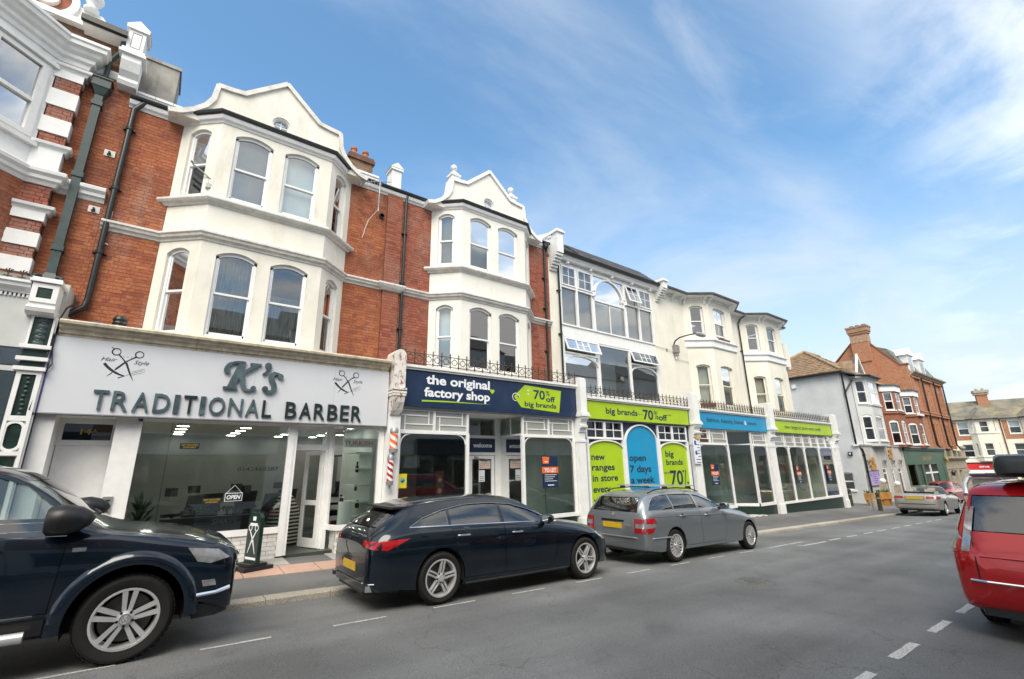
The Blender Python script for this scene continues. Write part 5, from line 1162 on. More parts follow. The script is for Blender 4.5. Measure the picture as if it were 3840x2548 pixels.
def archpanel(root, F, u0, u1, z0, zsp, rise, m_, name, fr=.045, lab=None):
    n = 18; o = thing(name, lab, 'window poster', ((u0+u1)/2, F.y, z0))
    pts = [(u0, z0), (u1, z0)]+[((u0+u1)/2+(u1-u0)/2*math.cos(PI*i/n), zsp+rise*math.sin(PI*i/n)) for i in range(0, n+1)]
    b = MB(); b.prism(F, pts, -.04, -.005); b.build('panel', m_, o)
    b = MB()
    ar = [((u0+u1)/2+(u1-u0)/2*math.cos(PI*i/n), zsp+rise*math.sin(PI*i/n)) for i in range(n+1)]; ar2 = [((u0+u1)/2+((u1-u0)/2+fr)*math.cos(PI*i/n), zsp+(rise+fr)*math.sin(PI*i/n)) for i in range(n+1)]
    for i in range(n): b.prism(F, [ar[i], ar2[i], ar2[i+1], ar[i+1]], -.05, .045)
    b.build('arch_frame', M['white'], o); return o
pa = archpanel(white3, FB, 10.80, 12.42, -1.75, .52, .26, M['lime'], 'lime_poster', lab='lime arched poster reading new ranges in store every week')
pb_ = archpanel(white3, FB, 12.60, 14.28, -1.75, .72, .62, M['cyan'], 'blue_poster', lab='tall light blue arched poster reading open 7 days a week')
pc = archpanel(white3, FB, 14.46, 16.10, -1.75, .52, .26, M['lime'], 'lime_poster', lab='lime arched poster reading big brands 70%')
b = MB()
for a, e in ((10.72, 10.80), (12.42, 12.60), (14.28, 14.46), (16.10, 16.22)): b.box(FB, a, e, -.06, .05, zg, .86)
b.box(FB, 10.72, 12.5, -.06, .052, .83, .87); b.box(FB, 14.38, 16.2, -.06, .052, .83, .87); b.build('mullion', M['white'], white3)
FP = Fr(0, 10.464, 0)
for s_, z_, w_ in (('new', .19, .62), ('ranges', -.13, 1.06), ('in store', -.46, 1.18), ('every', -.79, .80), ('week', -1.12, .78)): text(s_, FP, 10.92, z_, 0, .205, M['navyt'], pa, width=w_, bold=.024)
for s_, z_, w_ in (('open', .15, .88), ('7 days', -.22, 1.12), ('a week', -.58, 1.26)): text(s_, FP, 12.74, z_, 0, .225, M['navyt'], pb_, width=w_, bold=.024)
text('big', FP, 14.76, .29, 0, .21, M['navyt'], pc, width=.5, bold=.024); text('brands', FP, 14.76, .0, 0, .2, M['navyt'], pc, width=1.02, bold=.024); text('up to', FP, 14.60, -.30, 0, .08, M['navyt'], pc, width=.30, bold=.01)
text('70', FP, 14.92, -.70, 0, .52, M['navyt'], pc, width=.78, bold=.022); b = MB(); stroke(b, FP, [(15.78, -.72), (15.92, -.18)], [.04, .05], 0, .003); b.build('percent_bar', M['navyt'], pc); heart(FP, 15.75, -.24, .12, M['navyt'], pc); heart(FP, 15.98, -.66, .12, M['navyt'], pc)
cream4 = thing('near_cream_bay_house', 'cream rendered house with a tall canted bay, nearer of the two above the blue sign', 'house', (19.8, 11.2, GZ(20)+.14))
cream5 = thing('far_cream_bay_house', 'farther of the two cream canted bay houses, above the last lime sign', 'house', (25.5, 11.2, GZ(25)+.14))
ledge(cream4, 16.88, 22.66, 2.10)
s2 = sign('light blue sign reading fashion, beauty, home and more', 16.92, 22.60, 1.43, 2.04, 10.37, M['cyan'], edge='cyan', name='blue_shop_sign')
text('fashion, beauty, home', FN, 17.6, 1.66, 0, .19, M['navyt'], s2, width=2.92, bold=.008); text('&', FN, 20.62, 1.66, 0, .18, M['whitet'], s2, width=.17, bold=.022); text('more', FN, 20.92, 1.66, 0, .18, M['navyt'], s2, width=.76, bold=.008)
zb4 = base(19.8)
room(cream4, 16.9, 22.55, 12.6, 17, zb4, 2.0, 'roomw')
b = MB(); b.box(WF, 16.82, 16.9, 10.55, 12.6, zb4, 1.45); b.box(WF, 22.5, 22.58, 10.55, 12.6, zb4, 1.45); b.box(WF, 16.88, 22.6, 10.44, 12.6, 1.38, 1.45); b.build('room_wall', M['roomw'], cream4)
muntins(cream4, FB, 16.9, 19.12, .82, 1.36, 'maze', [16.92, 17.8, 19.08]); muntins(cream4, FB, 21.1, 22.6, .82, 1.36, 'maze', [21.12, 22.5])
w1 = winframe(cream4, FB, 16.95, 19.08, -1.60, .80, sill=.12); w2 = winframe(cream4, FB, 21.12, 22.48, -1.66, .80, sill=.12)
b = MB(); b.box(WF, 16.9, 19.1, 10.45, 10.5, zb4-.1, -1.72); b.box(WF, 21.1, 22.6, 10.45, 10.5, zb4-.12, -1.78); b.build('stall_riser', M['dkgreen'], cream4)
FE = Fr(21.12, 10.46, math.atan2(1.7, -1.35)); le = math.hypot(1.7, 1.35)
b = MB(); b.box(FE, 0, le, -.03, .03, -1.78, -1.66); b.box(FE, 0, le, -.03, .03, .80, .85); b.box(FE, le-.06, le, -.03, .03, -1.66, 1.36); b = b.build('return_window', M['white'], cream4); pane(b, FE, .03, le, -1.66, .80); pane(b, FE, .03, le, .85, 1.36)
b = MB(); b.box(FE, 0, le, -.06, -.0, zb4-.1, -1.78); b.build('return_riser', M['dkgreen'], cream4)
b = MB(); b.box(WF, 19.05, 19.9, 12.1, 12.16, zb4, 1.38); b.build('recess_wall', M['roomw'], cream4)
d_ = MB(); d_.box(WF, 17.55, 18.55, 11.55, 11.6, zb4, .15); d_ = d_.build('inner_door', M['trimw'], cream4)
b = MB(); b.box(WF, 16.9, 19.0, 12.3, 12.4, zb4, 1.4); b.box(WF, 20.2, 22.5, 12.6, 12.7, zb4, 1.4); b.build('partition', M['roomw'], cream4)
q = MB(); q.box(WF, 17.8, 18.3, 11.53, 11.551, -.95, -.2); q.build('door_light', M['roomd'], d_)
for i in range(8):
    for j in range(5):
        x, y = 19.1+.25*i, 10.2+.25*j
        b = MB(); zt_ = pave_z(x, 10.4)+.02; b.box(WF, x+.006, x+.244, y+.006, y+.244, zt_-.03, zt_+.004*((i+j) % 2)); b.build('entrance_tile', M['trim'] if (i+j) % 2 else M['conc'], cream4)
tolet('orange and navy TO LET board in the window under the blue sign', 17.55, .0, 10.42, .55, .80)
ledge(cream5, 23.16, 30.28, 2.06)
s3 = sign('last lime sign reading new ranges in store every week', 23.25, 30.22, 1.42, 2.0, 10.37, M['lime'], edge='dkgreen', name='lime_shop_sign')
text('new ranges in store every week', FN, 24.5, 1.63, 0, .20, M['navyt'], s3, width=4.3, bold=.004)
zb5 = base(26.5)
room(cream5, 23.2, 30.2, 10.75, 13.2, zb5, 1.9, 'roomw', 'room')
muntins(cream5, FB, 23.15, 30.25, .78, 1.38, 'maze', [23.18, 24.35, 25.45, 26.4, 27.35, 28.25, 29.2, 30.2])
fr5 = MB(); ps = [23.2, 24.65, 26.4, 28.2, 30.15]
for x in ps: fr5.box(FB, x-.05, x+.05, -.05, .05, -1.72, .76)
for x in ps[:-1]: bracket(fr5, FB, x+.05, .74, 1, .3)
for x in ps[1:]: bracket(fr5, FB, x-.05, .74, -1, .3)
fr5.box(FB, 23.15, 30.2, -.07, .08, -1.82, -1.72); fr5 = fr5.build('shop_window', M['white'], cream5)
for i in range(4): pane(fr5, FB, ps[i]+.05, ps[i+1]-.05, -1.72, .76)
b = MB(); b.box(WF, 23.15, 30.2, 10.43, 10.5, zb5-.2, -1.82); b.build('stall_riser', M['dkgreen'], cream5)
tolet('orange and navy TO LET board in the second window under the last lime sign', 25.05, -.15, 10.40, .50, .82)
tolet('orange and navy TO LET board in the last window of the shop row', 28.72, -.15, 10.40, .48, .82)
t = thing('parking_sign', 'white parking restriction sign on the pier between lime and blue signs', 'parking sign', (16.6, 10.28, 0)); b = MB(); b.box(WF, 16.33, 16.74, 10.27, 10.30, .02, .92); b.build('plate', M['whitet'], t)
b = MB(); b.box(WF, 16.38, 16.50, 10.262, 10.27, .72, .88); b.box(WF, 16.38, 16.50, 10.262, 10.27, .36, .50)
for j in range(7): b.box(WF, 16.55 if j in (5, 4, 2) else 16.40, 16.70, 10.264, 10.27, .06+.11*j, .085+.11*j)
b.build('print', mat('sign_blue', (.02, .10, .35), .5), t)
t = thing('alarm_box', 'small yellowed box on the console pier above the parking sign', 'alarm box', (16.65, 10.2, .95)); b = MB(); b.box(WF, 16.56, 16.80, 10.22, 10.32, .95, 1.12); b.build('case', mat('yellowed_plastic', (.55, .45, .22), .6), t)
railing('iron railing with rings above the navy sign', 4.52, 10.28, 10.36, 2.50, .42, 23)
railing('iron railing with rings above the big brands lime sign', 10.76, 16.38, 10.36, 2.18, .40, 25)
railing('iron railing above the light blue sign', 16.90, 22.6, 10.36, 2.18, .40, 26)
railing('iron railing above the last lime sign', 23.2, 30.2, 10.36, 2.14, .42, 32)
FU = Fr(0, 11.2, 0)
def corbel(x0, x1, z0, z1, y=11.2, label='', top=None, g='stepped white corbels on the party walls'):
    t = thing('party_corbel', label, 'corbel', ((x0+x1)/2, y, z0), g); b = MB(); n = 6
    for i in range(n):
        zz = z0+(z1-z0)*i/n; b.box(WF, x0, x1, y-.08-.075*i, y+.2, zz, zz+(z1-z0)/n*.62); b.box(WF, x0+.02, x1-.02, y-.04-.075*i, y+.2, zz+(z1-z0)/n*.62, zz+(z1-z0)/n)
    b.build('step', M['trimw'], t)
    b = MB(); b.box(WF, x0+.01, x1-.01, y-.50, y+.3, z1, top-.14); b.box(WF, x0-.04, x1+.04, y-.56, y+.35, top-.14, top-.08); b.box(WF, x0, x1, y-.50, y+.3, top-.08, top); b.build('head', M['trimw'], t); return t
corbel(10.12, 10.42, 6.72, 7.25, label='stepped white corbel with tall head between the brick and glazed houses', top=8.15)
corbel(16.18, 16.46, 6.80, 7.28, label='stepped white corbel between the glazed and cream houses', top=7.72)
b = MB(); b.box(WF, 10.10, 10.44, 11.2, 14, 7.2, 7.95); b.add([(10.1, 11.0, 8.1), (10.44, 11.0, 8.1), (10.44, 14, 8.9), (10.1, 14, 8.9), (10.1, 11.0, 7.9), (10.44, 11.0, 7.9), (10.44, 14, 8.2), (10.1, 14, 8.2)], [(0, 1, 2, 3), (4, 5, 6, 7), (0, 1, 5, 4), (2, 3, 7, 6), (1, 2, 6, 5), (0, 3, 7, 4)]); b.build('party_wall', M['trimw'], white3)
b = MB(); b.box(FU, 10.10, 10.60, -.2, 0, 2.15, 7.35); b.box(FU, 15.86, 16.455, -.2, 0, 2.15, 7.3); b.build('wall', M['cream3'], white3)
b = MB(); b.box(FU, 10.60, 15.86, -.2, .01, 4.38, 4.78); b.box(FU, 10.60, 15.86, -.2, -.02, 2.15, 2.45); b.box(FU, 10.60, 15.86, -.2, .0, 7.12, 7.35)
b.box(FU, 10.60, 15.86, -.05, .05, 4.78, 4.84); b.box(FU, 10.60, 15.86, -.05, .035, 4.35, 4.385)
for x in (12.32, 14.12): b.box(FU, x-.006, x+.006, .01, .014, 4.39, 4.77)
b.build('spandrel_panel', M['trimw'], white3)
b = MB(); b.box(WF, 10.2, 16.4, 15.4, 15.5, 2.1, 7.4); b.box(WF, 10.2, 10.3, 11.4, 15.5, 2.1, 7.4); b.box(WF, 16.3, 16.4, 11.4, 15.5, 2.1, 7.4); b.build('room_wall', M['roomw'], white3)
b = MB(); b.box(WF, 10.2, 16.4, 11.3, 15.5, 4.45, 4.7); b.box(WF, 10.2, 16.4, 11.3, 15.5, 7.3, 7.4); b.box(WF, 10.2, 16.4, 11.3, 15.5, 2.1, 2.2); b.build('floor_slab', M['room'], white3)
P_ = [10.62, 11.43, 12.28, 14.12, 14.97, 15.84]
zu0, zt0, zu1 = 4.86, 6.30, 7.08
b = MB()
for i, x in enumerate(P_): 
    wd = .065 if i in (2, 3) else .045; b.box(FU, x-wd, x+wd, -.10, .03, 4.84, 7.12)
for (a, c) in ((0, 1), (1, 2), (3, 4), (4, 5)): b.box(FU, P_[a], P_[c], -.09, .025, zt0-.09, zt0-.01)
b.box(FU, 10.62, 15.84, -.09, .02, 7.06, 7.12)
for x in (12.28, 14.12):
    b.lathe((x, 11.14, 6.15), [(.05, 0), (.085, .02), (.05, .05), (.06, .18), (.09, .22), (.05, .25)], 10)
n = 18; c0, r0, zs = 13.2, .84, 6.25
for i in range(n):
    t0, t1 = PI*i/n, PI*(i+1)/n
    b.prism(FU, [(c0+r0*math.cos(t0), zs+.80*math.sin(t0)), (c0+(r0-.07)*math.cos(t0), zs+.73*math.sin(t0)), (c0+(r0-.07)*math.cos(t1), zs+.73*math.sin(t1)), (c0+r0*math.cos(t1), zs+.80*math.sin(t1))], -.07, .03)
b.box(FU, 12.34, 14.06, -.07, .02, 6.02, 6.08); b.box(FU, 13.185, 13.215, -.06, .0, 4.86, 6.02)
b.prism(FU, [(13.12, 7.0), (13.28, 7.0), (13.34, 7.12), (13.06, 7.12)], -.02, .045)
uw = b.build('glazing_frame', M['white'], white3)
pane(uw, FU, 12.34, 13.19, 4.86, 6.02, -.03, 'glassh'); pane(uw, FU, 13.21, 14.06, 4.86, 6.02, -.03, 'glassh')
b = MB(); b.face([FU.p(12.34, -.03, 6.08), FU.p(14.06, -.03, 6.08), FU.p(14.06, -.03, 7.06), FU.p(12.34, -.03, 7.06)]); b.build('pane', M['glassh'], uw)
for (a, c) in ((0, 1), (1, 2), (3, 4), (4, 5)):
    pane(uw, FU, P_[a]+.04, P_[c]-.04, zu0, zt0-.09, -.04, 'glassh')
def fanlight(root, F, u0, u1, z0, z1, cols, rows, opened=0.0, label=None, unequal=False):
    """small paned casement hinged at the top; opened = swing in radians"""
    b = MB(); h = z1-z0; q = .012
    ca, sa = math.cos(opened), math.sin(opened)
    class H:
        def p(s, u, w, z):      # rotate about the top edge
            dz = z-z1; return F.p(u, w*ca+(-dz)*sa+.035, z1+dz*ca+w*sa)
    G = H()
    b.box(G, u0, u1, -.02, .02, z0, z0+.045); b.box(G, u0, u1, -.02, .02, z1-.045, z1); b.box(G, u0, u0+.045, -.02, .02, z0+.045, z1-.045); b.box(G, u1-.045, u1, -.02, .02, z0+.045, z1-.045)
    us = [u0+(u1-u0)*i/cols for i in range(1, cols)] if not unequal else [u0+(u1-u0)*k for k in (.32, .5, .68)]
    for u in us: b.box(G, u-q, u+q, -.014, .014, z0+.045, z1-.045)
    for j in range(1, rows):
        z = z0+h*j/rows; b.box(G, u0+.045 if not unequal else us[0], u1-.045 if not unequal else us[-1], -.012, .012, z-q, z+q)
    o = b.build('casement', M['upvc'], root)
    if label: o['label'] = label
    p = MB(); p.face([G.p(u0+.04, 0, z0+.04), G.p(u1-.04, 0, z0+.04), G.p(u1-.04, 0, z1-.04), G.p(u0+.04, 0, z1-.04)]); p.build('pane', M['glassh'], o)
for i, (a, c) in enumerate(((0, 1), (1, 2), (3, 4), (4, 5))):
    fanlight(white3, FU, P_[a]+.06, P_[c]-.06, zt0, 7.05, 2, 2, .30 if i == 2 else 0, 'small paned casement standing open' if i == 2 else None)
b = MB(); Q = [10.64, 12.38, 14.14, 15.84]
for x in Q: b.box(FU, x-.05, x+.05, -.10, .03, 2.2, 4.36)
b.box(FU, 10.62, 15.86, -.10, .02, 4.28, 4.36)
for (a, c) in ((0, 1), (2, 3)):
    b.box(FU, Q[a], Q[c], -.09, .02, 3.78, 3.84); cc = (Q[a]+Q[c])/2; hw = (Q[c]-Q[a])/2-.05
    for i in range(14):
        t0, t1 = PI*i/14, PI*(i+1)/14
        b.prism(FU, [(cc+hw*math.cos(t0), 3.48+.30*math.sin(t0)), (cc+(hw-.03)*math.cos(t0), 3.46+.26*math.sin(t0)), (cc+(hw-.03)*math.cos(t1), 3.46+.26*math.sin(t1)), (cc+hw*math.cos(t1), 3.48+.30*math.sin(t1))], -.06, .02)
lw = b.build('glazing_frame', M['white'], white3)
pane(lw, FU, Q[0]+.05, Q[1]-.05, 2.2, 3.78, -.03, 'glassu'); pane(lw, FU, Q[1]+.05, Q[2]-.05, 2.2, 4.28, -.03, 'glassh'); pane(lw, FU, Q[2]+.05, Q[3]-.05, 2.2, 3.78, -.03, 'glassu')
fanlight(white3, FU, Q[0]+.03, Q[1]-.03, 3.84, 4.32, 4, 2, .36, 'wide top hung casement propped open', True); fanlight(white3, FU, Q[2]+.03, Q[3]-.03, 3.84, 4.32, 4, 2, .36, 'wide top hung casement propped open', True)
for (a, c, z0_, z1_, mm) in ((10.7, 12.2, 4.9, 7.0, 'blindg'), (12.35, 14.05, 4.9, 7.0, 'blindw'), (14.2, 15.8, 4.9, 7.0, 'blindg')):
    b = MB(); b.box(FU, a, c, -.16, -.15, z0_, z1_); b.build('curtain', M[mm], white3)
b = MB(); b.box(FU, 12.5, 14.05, -.7, -.68, 2.2, 4.3); b.build('curtain', M['blindw'], white3)
b = MB(); b.sweep([(10.42, 11.2), (16.2, 11.2)], [(-.1, -.08), (.16, -.08), (.18, .02), (.22, .05), (.22, .12), (-.1, .12)], z=7.32)
for i in range(5): b.box(FU, 10.9+1.2*i, 11.0+1.2*i, 0, .15, 7.14, 7.24)
b.build('eaves_board', M['trimw'], white3)
GUT = [(.02, .0), (.05, -.045), (.10, -.055), (.15, -.035), (.165, .01), (.165, .03), (.15, .03), (.14, .0), (.10, -.03), (.06, -.02), (.04, .01), (.04, .03), (.02, .03)]
b = MB(); b.sweep([(10.42, 11.0), (16.2, 11.0)], GUT, z=7.46); b.build('gutter', M['black'], white3)
def slates(root, x0, x1, y0, z0, y1, z1, sw=.30, sh=.22, name='roof_slates', m_='slate', rag=.004, hipL=0, hipR=0):
    """slate courses with real overlap, joined: each course a row of separate slates"""
    L_ = math.hypot(y1-y0, z1-z0); n = int(L_/sh); b = MB(); dy, dz = (y1-y0)/L_, (z1-z0)/L_
    for r in range(n):
        d0, d1 = r*sh, min(L_, (r+1.25)*sh); f = r/n
        xa = x0+hipL*f; xb = x1-hipR*f; x = xa - (sw/2 if r % 2 else 0)
        while x < xb:
            a, e = max(x, xa)+.004, min(x+sw, xb)-.004
            if e-a > .03:
                j = random.uniform(0, rag); h0, h1 = .022+j, .006+j
                P = []
                for (dd, hh) in ((d0, h0), (d1, h1)):
                    yy, zz = y0+dy*dd, z0+dz*dd
                    P += [(a, yy-dz*hh, zz+dy*hh), (e, yy-dz*hh, zz+dy*hh)]
                P += [(a, y0+dy*d0, z0+dz*d0), (e, y0+dy*d0, z0+dz*d0)]
                b.add(P, [(0, 1, 3, 2), (0, 1, 5, 4)])
            x += sw
    return b.build(name, M[m_], root, kind='stuff')
slates(white3, 11.55, 16.2, 10.98, 7.56, 12.0, 8.52)
b = MB(); b.prismx([(10.98, 7.5), (10.98, 7.54), (12.0, 8.49), (14, 8.6), (14, 7.5)], 11.55, 16.2); b.box(WF, 10.45, 11.55, 11.0, 14, 7.5, 7.62); b.build('roof', M['slate'], white3)
downpipe('dark green downpipe at the left edge of the glazed house', [(10.62, 10.9, 7.45), (10.50, 10.98, 7.3), (10.50, 11.12, 7.1), (10.52, 11.13, 2.5)], .036, M['dkgreen'], [(10.51, 11.13, 6.0), (10.51, 11.13, 4.4)])
def creambay(root, x0, x1, c, lw=2.0, ins=0):
    P = [(c-1.95, 11.2), (c-1.0, 10.52), (c+.98, 10.52), (c+1.93, 11.2)]
    A = math.atan2(-.68, .95); Lc = math.hypot(.68, .95); FLx = Fr(*P[0], A); FFx = Fr(*P[1], 0); FRx = Fr(*P[2], -A); mt = M['cream3']
    b = MB(); b.box(FU, x0, P[0][0], -.2, 0, 2.15, 7.3); b.box(FU, P[3][0], x1, -.2, 0, 2.15, 7.3); b.build('wall', mt, root)
    zz = ((2.15, 4.95, 2.42, 4.18, .07), (4.95, 7.4, 5.52, 6.92, .08))
    ca, cb_w = .30, .92; fa, fb = .42, 1.42
    b = MB()
    for (za, zc, zs_, zt_, rs) in zz:
        b.wall(FLx, 0, Lc, za, zc, [(ca, cb_w, zs_, zt_, rs)], -.16, 0); b.wall(FFx, 0, 1.98, za, zc, [(fa, fb, zs_, zt_, rs)], -.16, 0); b.wall(FRx, 0, Lc, za, zc, [(Lc-cb_w, Lc-ca, zs_, zt_, rs)], -.16, 0)
    b.build('bay_wall', mt, root)
    b = MB(); b.sweep([(P[0][0]-.1, 11.27)]+P[1:3]+[(P[3][0]+.1, 11.27)], [(0, -.34), (.05, -.34), (.07, -.30), (.06, -.28), (.06, -.08), (.10, -.05), (.13, -.02), (.13, .04), (0, .06)], z=5.36); b.build('sill_course', M['trimw'], root)
    EP = [(x0, 11.2)]+P+[(x1, 11.2)]
    b = MB(); b.sweep(EP, [(-.15, 0), (.34, 0), (.36, .02), (.36, .10), (-.15, .10)], z=7.36); b.sweep(EP, [(-.05, -.10), (.04, -.10), (.06, 0), (-.05, 0)], z=7.36); b.build('eaves_soffit', M['trimw'], root)
    b = MB(); b.sweep(EP, [(.33, 0), (.38, -.04), (.44, -.03), (.46, .04), (.40, .05), (.33, .05)], z=7.43); b.build('gutter', M['slate'], root)
    br = []
    for F_, us in ((FU, [x0+.35+.6*i for i in range(int((P[0][0]-x0-.35)/.6)+1)]), (FFx, [.10, 1.88]), (FLx, [.08, Lc-.14])):
        for u in us: br.append((F_, u))
    for F_, u in br:
        b = MB(); G_ = F_
        pts = [(0, 7.36), (.28, 7.36), (.27, 7.30), (.20, 7.26), (.10, 7.22), (.08, 7.12), (.04, 7.04), (0, 7.02)]
        k = len(pts); V_ = [G_.p(u-.035, a, z) for a, z in pts]+[G_.p(u+.035, a, z) for a, z in pts]
        b.add(V_, [tuple(range(k)), tuple(range(2*k-1, k-1, -1))]+[(i, (i+1) % k, k+(i+1) % k, k+i) for i in range(k)]); b.build('eaves_bracket', M['trimw'], root)
    b = MB(); pr = [(x, y) for x, y in EP]
    b.prismz([(x0, 11.3)]+[(P[0][0]-.2, 10.85), (P[1][0]-.15, 10.12), (P[2][0]+.15, 10.12), (P[3][0]+.2, 10.85)]+[(x1, 11.3), (x1, 13.5), (x0, 13.5)], 7.465, 7.50); b.build('roof', M['lead'], root)
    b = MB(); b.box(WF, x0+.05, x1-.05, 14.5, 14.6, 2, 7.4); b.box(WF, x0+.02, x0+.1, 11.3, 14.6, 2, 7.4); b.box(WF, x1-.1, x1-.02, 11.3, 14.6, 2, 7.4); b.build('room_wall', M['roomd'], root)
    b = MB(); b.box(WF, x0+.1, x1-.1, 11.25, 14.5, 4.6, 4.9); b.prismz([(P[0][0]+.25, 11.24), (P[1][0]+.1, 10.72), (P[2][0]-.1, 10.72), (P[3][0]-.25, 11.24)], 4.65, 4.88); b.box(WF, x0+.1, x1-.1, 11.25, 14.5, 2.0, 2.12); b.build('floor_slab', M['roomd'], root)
    for fl, (za, zc, zs_, zt_, rs) in enumerate(zz):
        for j, (F_, a, e) in enumerate(((FLx, ca, cb_w), (FFx, fa, fb), (FRx, Lc-cb_w, Lc-ca))):
            if fl == 0: sash(root, F_, a, e, zs_, zt_, rs, frame=M['cream3'], glass=M['glassu'], blind=M['ply'], bl=(0, 1), w=-.11)
            else: sash(root, F_, a, e, zs_, zt_, rs, frame=M['white'], glass=M['glassu'], blind=(M['net'] if j == 1 else None), bars=(1 if j == 1 and ins == 0 else 0), openb=(.10 if j == 1 and ins == 0 else .03), w=-.11)
    return P
creambay(cream4, 16.46, 22.98, 20.15); creambay(cream5, 22.98, 27.7, 25.25, ins=1)
b = MB(); b.box(WF, 27.6, 28.0, 11.2, 15, 2, 7.3); b.add([(27.6, 11.0, 6.55), (28.1, 11.0, 6.55), (28.1, 13.6, 6.55), (27.6, 13.6, 6.55), (27.6, 11.0, 5.2), (28.1, 11.0, 5.2), (28.1, 13.6, 5.2), (27.6, 13.6, 5.2)], [(0, 1, 2, 3), (4, 5, 6, 7), (0, 1, 5, 4), (1, 2, 6, 5), (2, 3, 7, 6), (0, 3, 7, 4)])
b.build('end_wall', M['cream3'], cream5)
b = MB(); b.prism(Fr(0, 11.15, 0), [(27.9, 6.5), (28.3, 6.35), (28.55, 6.0), (28.55, 5.35), (28.4, 5.15), (27.9, 5.15)], -.6, 0); b.build('side_corbel', M['trimw'], cream5)
b = MB(); b.box(WF, 27.7, 30.3, 10.9, 17, 2.0, 2.1); b.build('flat_roof', M['lead'], cream5)
downpipe('black downpipe between the two cream bay houses', [(23.35, 10.8, 7.42), (23.05, 10.98, 7.2), (23.0, 11.12, 7.0), (23.02, 11.13, 2.3)], .035, None, [(23.0, 11.13, 5.5)])
for (x, y, z, lb) in ((19.45, 10.44, 2.42, 'red brown trough on the sill of the nearer bay, lower left window'), (20.45, 10.38, 5.53, 'red trough on the sill of the nearer bay, upper front window')):
    pass
t = thing('window_trough', 'brown trough under the upper front window of the nearer cream bay', 'window box', (20.05, 10.5, 5.45)); b = MB(); b.box(WF, 19.62, 20.5, 10.40, 10.50, 5.42, 5.50); b.build('trough', mat('red_brown_trough', (.16, .05, .03), .7, var=.3, scale=12), t)
t = thing('window_trough', 'red brown trough under the lower canted window of the nearer cream bay', 'window box', (18.8, 10.8, 2.4)); b = MB(); FLx = Fr(18.2, 11.2, math.atan2(-.68, .95)); b.box(FLx, .32, .92, .0, .10, 2.40, 2.52); b.build('trough', M.get('x', mat('red_brown_trough', (.16, .05, .03), .7)), t)
lm = thing('street_lamp', 'grey bracket street lamp fixed to the cream wall left of the nearer bay', 'street lamp', (17.2, 11.1, 4.7))
b = MB(); b.box(WF, 17.06, 17.32, 11.02, 11.2, 4.62, 4.95); b.box(WF, 17.10, 17.28, 11.05, 11.2, 4.50, 4.62); b.build('control_box', M['conc'], lm)
b = MB(); b.tube([(17.10, 11.15, 4.95), (17.02, 11.0, 5.10), (17.08, 10.8, 5.22), (17.3, 10.5, 5.30), (17.7, 10.25, 5.38)], .028, 8); b.build('arm', M['blk'], lm, smooth=True)
b = MB(); b.lathe((17.55, 10.32, 5.36), [(.05, 0), (.09, .10), (.105, .35), (.10, .55), (.06, .68), (0, .72)], 12, axis='x'); b.build('lamp_head', mat('grey_lamp_shell', (.33, .34, .33), .4, .2), lm, smooth=True)
cbx = thing('wall_cable', 'thin cable sagging across the cream wall from the glazed house to the lamp', 'cable', (16.5, 11.1, 4.7)); b = MB(); b.tube([(15.9, 11.18, 4.76), (16.5, 11.15, 4.75), (17.05, 11.15, 4.70)], .011, 5); b.tube([(17.2, 11.15, 4.5), (17.4, 11.15, 4.38), (18.15, 11.17, 4.36)], .011, 5); b.tube([(17.15, 11.12, 4.55), (17.12, 11.1, 4.36), (17.22, 11.12, 4.42)], .014, 5); b.build('cable', M['trim'], cbx)
t = thing('air_brick', 'small dark vent in the cream wall between glazed house and lamp', 'vent', (16.75, 11.1, 4.75)); b = MB(); b.box(FU, 16.6, 16.68, 0, .02, 4.62, 4.76); b.build('grille', M['conc'], t)
left = thing('ornate_corner_house', 'orange brick house with bold white mouldings and striped quoins at the left edge', 'house', (-3, 11.2, GZ(-3)+.14))
A43 = math.atan2(.72, .77); FC = Fr(-3.45, 10.30, A43); LC = math.hypot(.77, .72); FQ = Fr(0, 11.02, 0)
b = MB(); b.box(WFace, -2.30, -1.57, -.25, 0, 2.4, 8.86); b.box(WF, -2.62, -2.31, 11.05, 11.4, 3.0, 8.3); b.box(WF, -7, -2.3, 11.2, 11.45, 8.2, 9.0); b.build('wall', M['mortarr'], left)
bricks(left, [(WFace, -2.28, -1.58, 3.2, 5.26, []), (WFace, -2.28, -1.58, 5.42, 7.98, [])], M['brick'], tight=True)
b = MB()
for i, (za, zc) in enumerate(((8.13, 8.85),)):
    pass
bricks_tmp = thing('parapet_brickwork', 'brown yellow brick band below the roof of the leftmost house', 'brickwork', (-3, 11.2, 8.2))
bricks(bricks_tmp, [(Fr(0, 11.2, 0), -4.4, -1.62, 8.15, 8.98, [])], M['brickbrown'])
z = 7.66; cols = [('w', .20), ('b', .28), ('w', .36), ('b', .27), ('w', .33), ('b', .24)]
wb = MB(); reg = []
for k_, h in cols:
    if k_ == 'w': wb.box(FQ, -2.70, -2.28, -.2, .03, z-h, z)
    else: reg.append((FQ, -2.66, -2.30, z-h, z, []))
    z -= h
wb.box(FQ, -2.70, -2.28, -.2, .03, 5.40, 5.92); reg.append((FQ, -2.66, -2.30, 7.76, 7.92, []))
z = 4.62; reg.append((FQ, -2.70, -2.30, 4.76, 5.1, []))
for k_, h in [('w', .20), ('b', .24), ('w', .27), ('b', .22), ('w', .27), ('b', .2)]:
    if k_ == 'w': wb.box(FQ, -2.74, -2.28, -.2, .03, z-h, z)
    else: reg.append((FQ, -2.70, -2.30, z-h, z, []))
    z -= h
wb.build('quoin_block', M['trimw'], left)
bricks(thing('quoin_brick_panels', 'brick stripes between the white quoins of the leftmost house', 'brickwork', (-2.5, 11.0, 3.2)), reg, M['brickd'], tight=True)
b = MB()
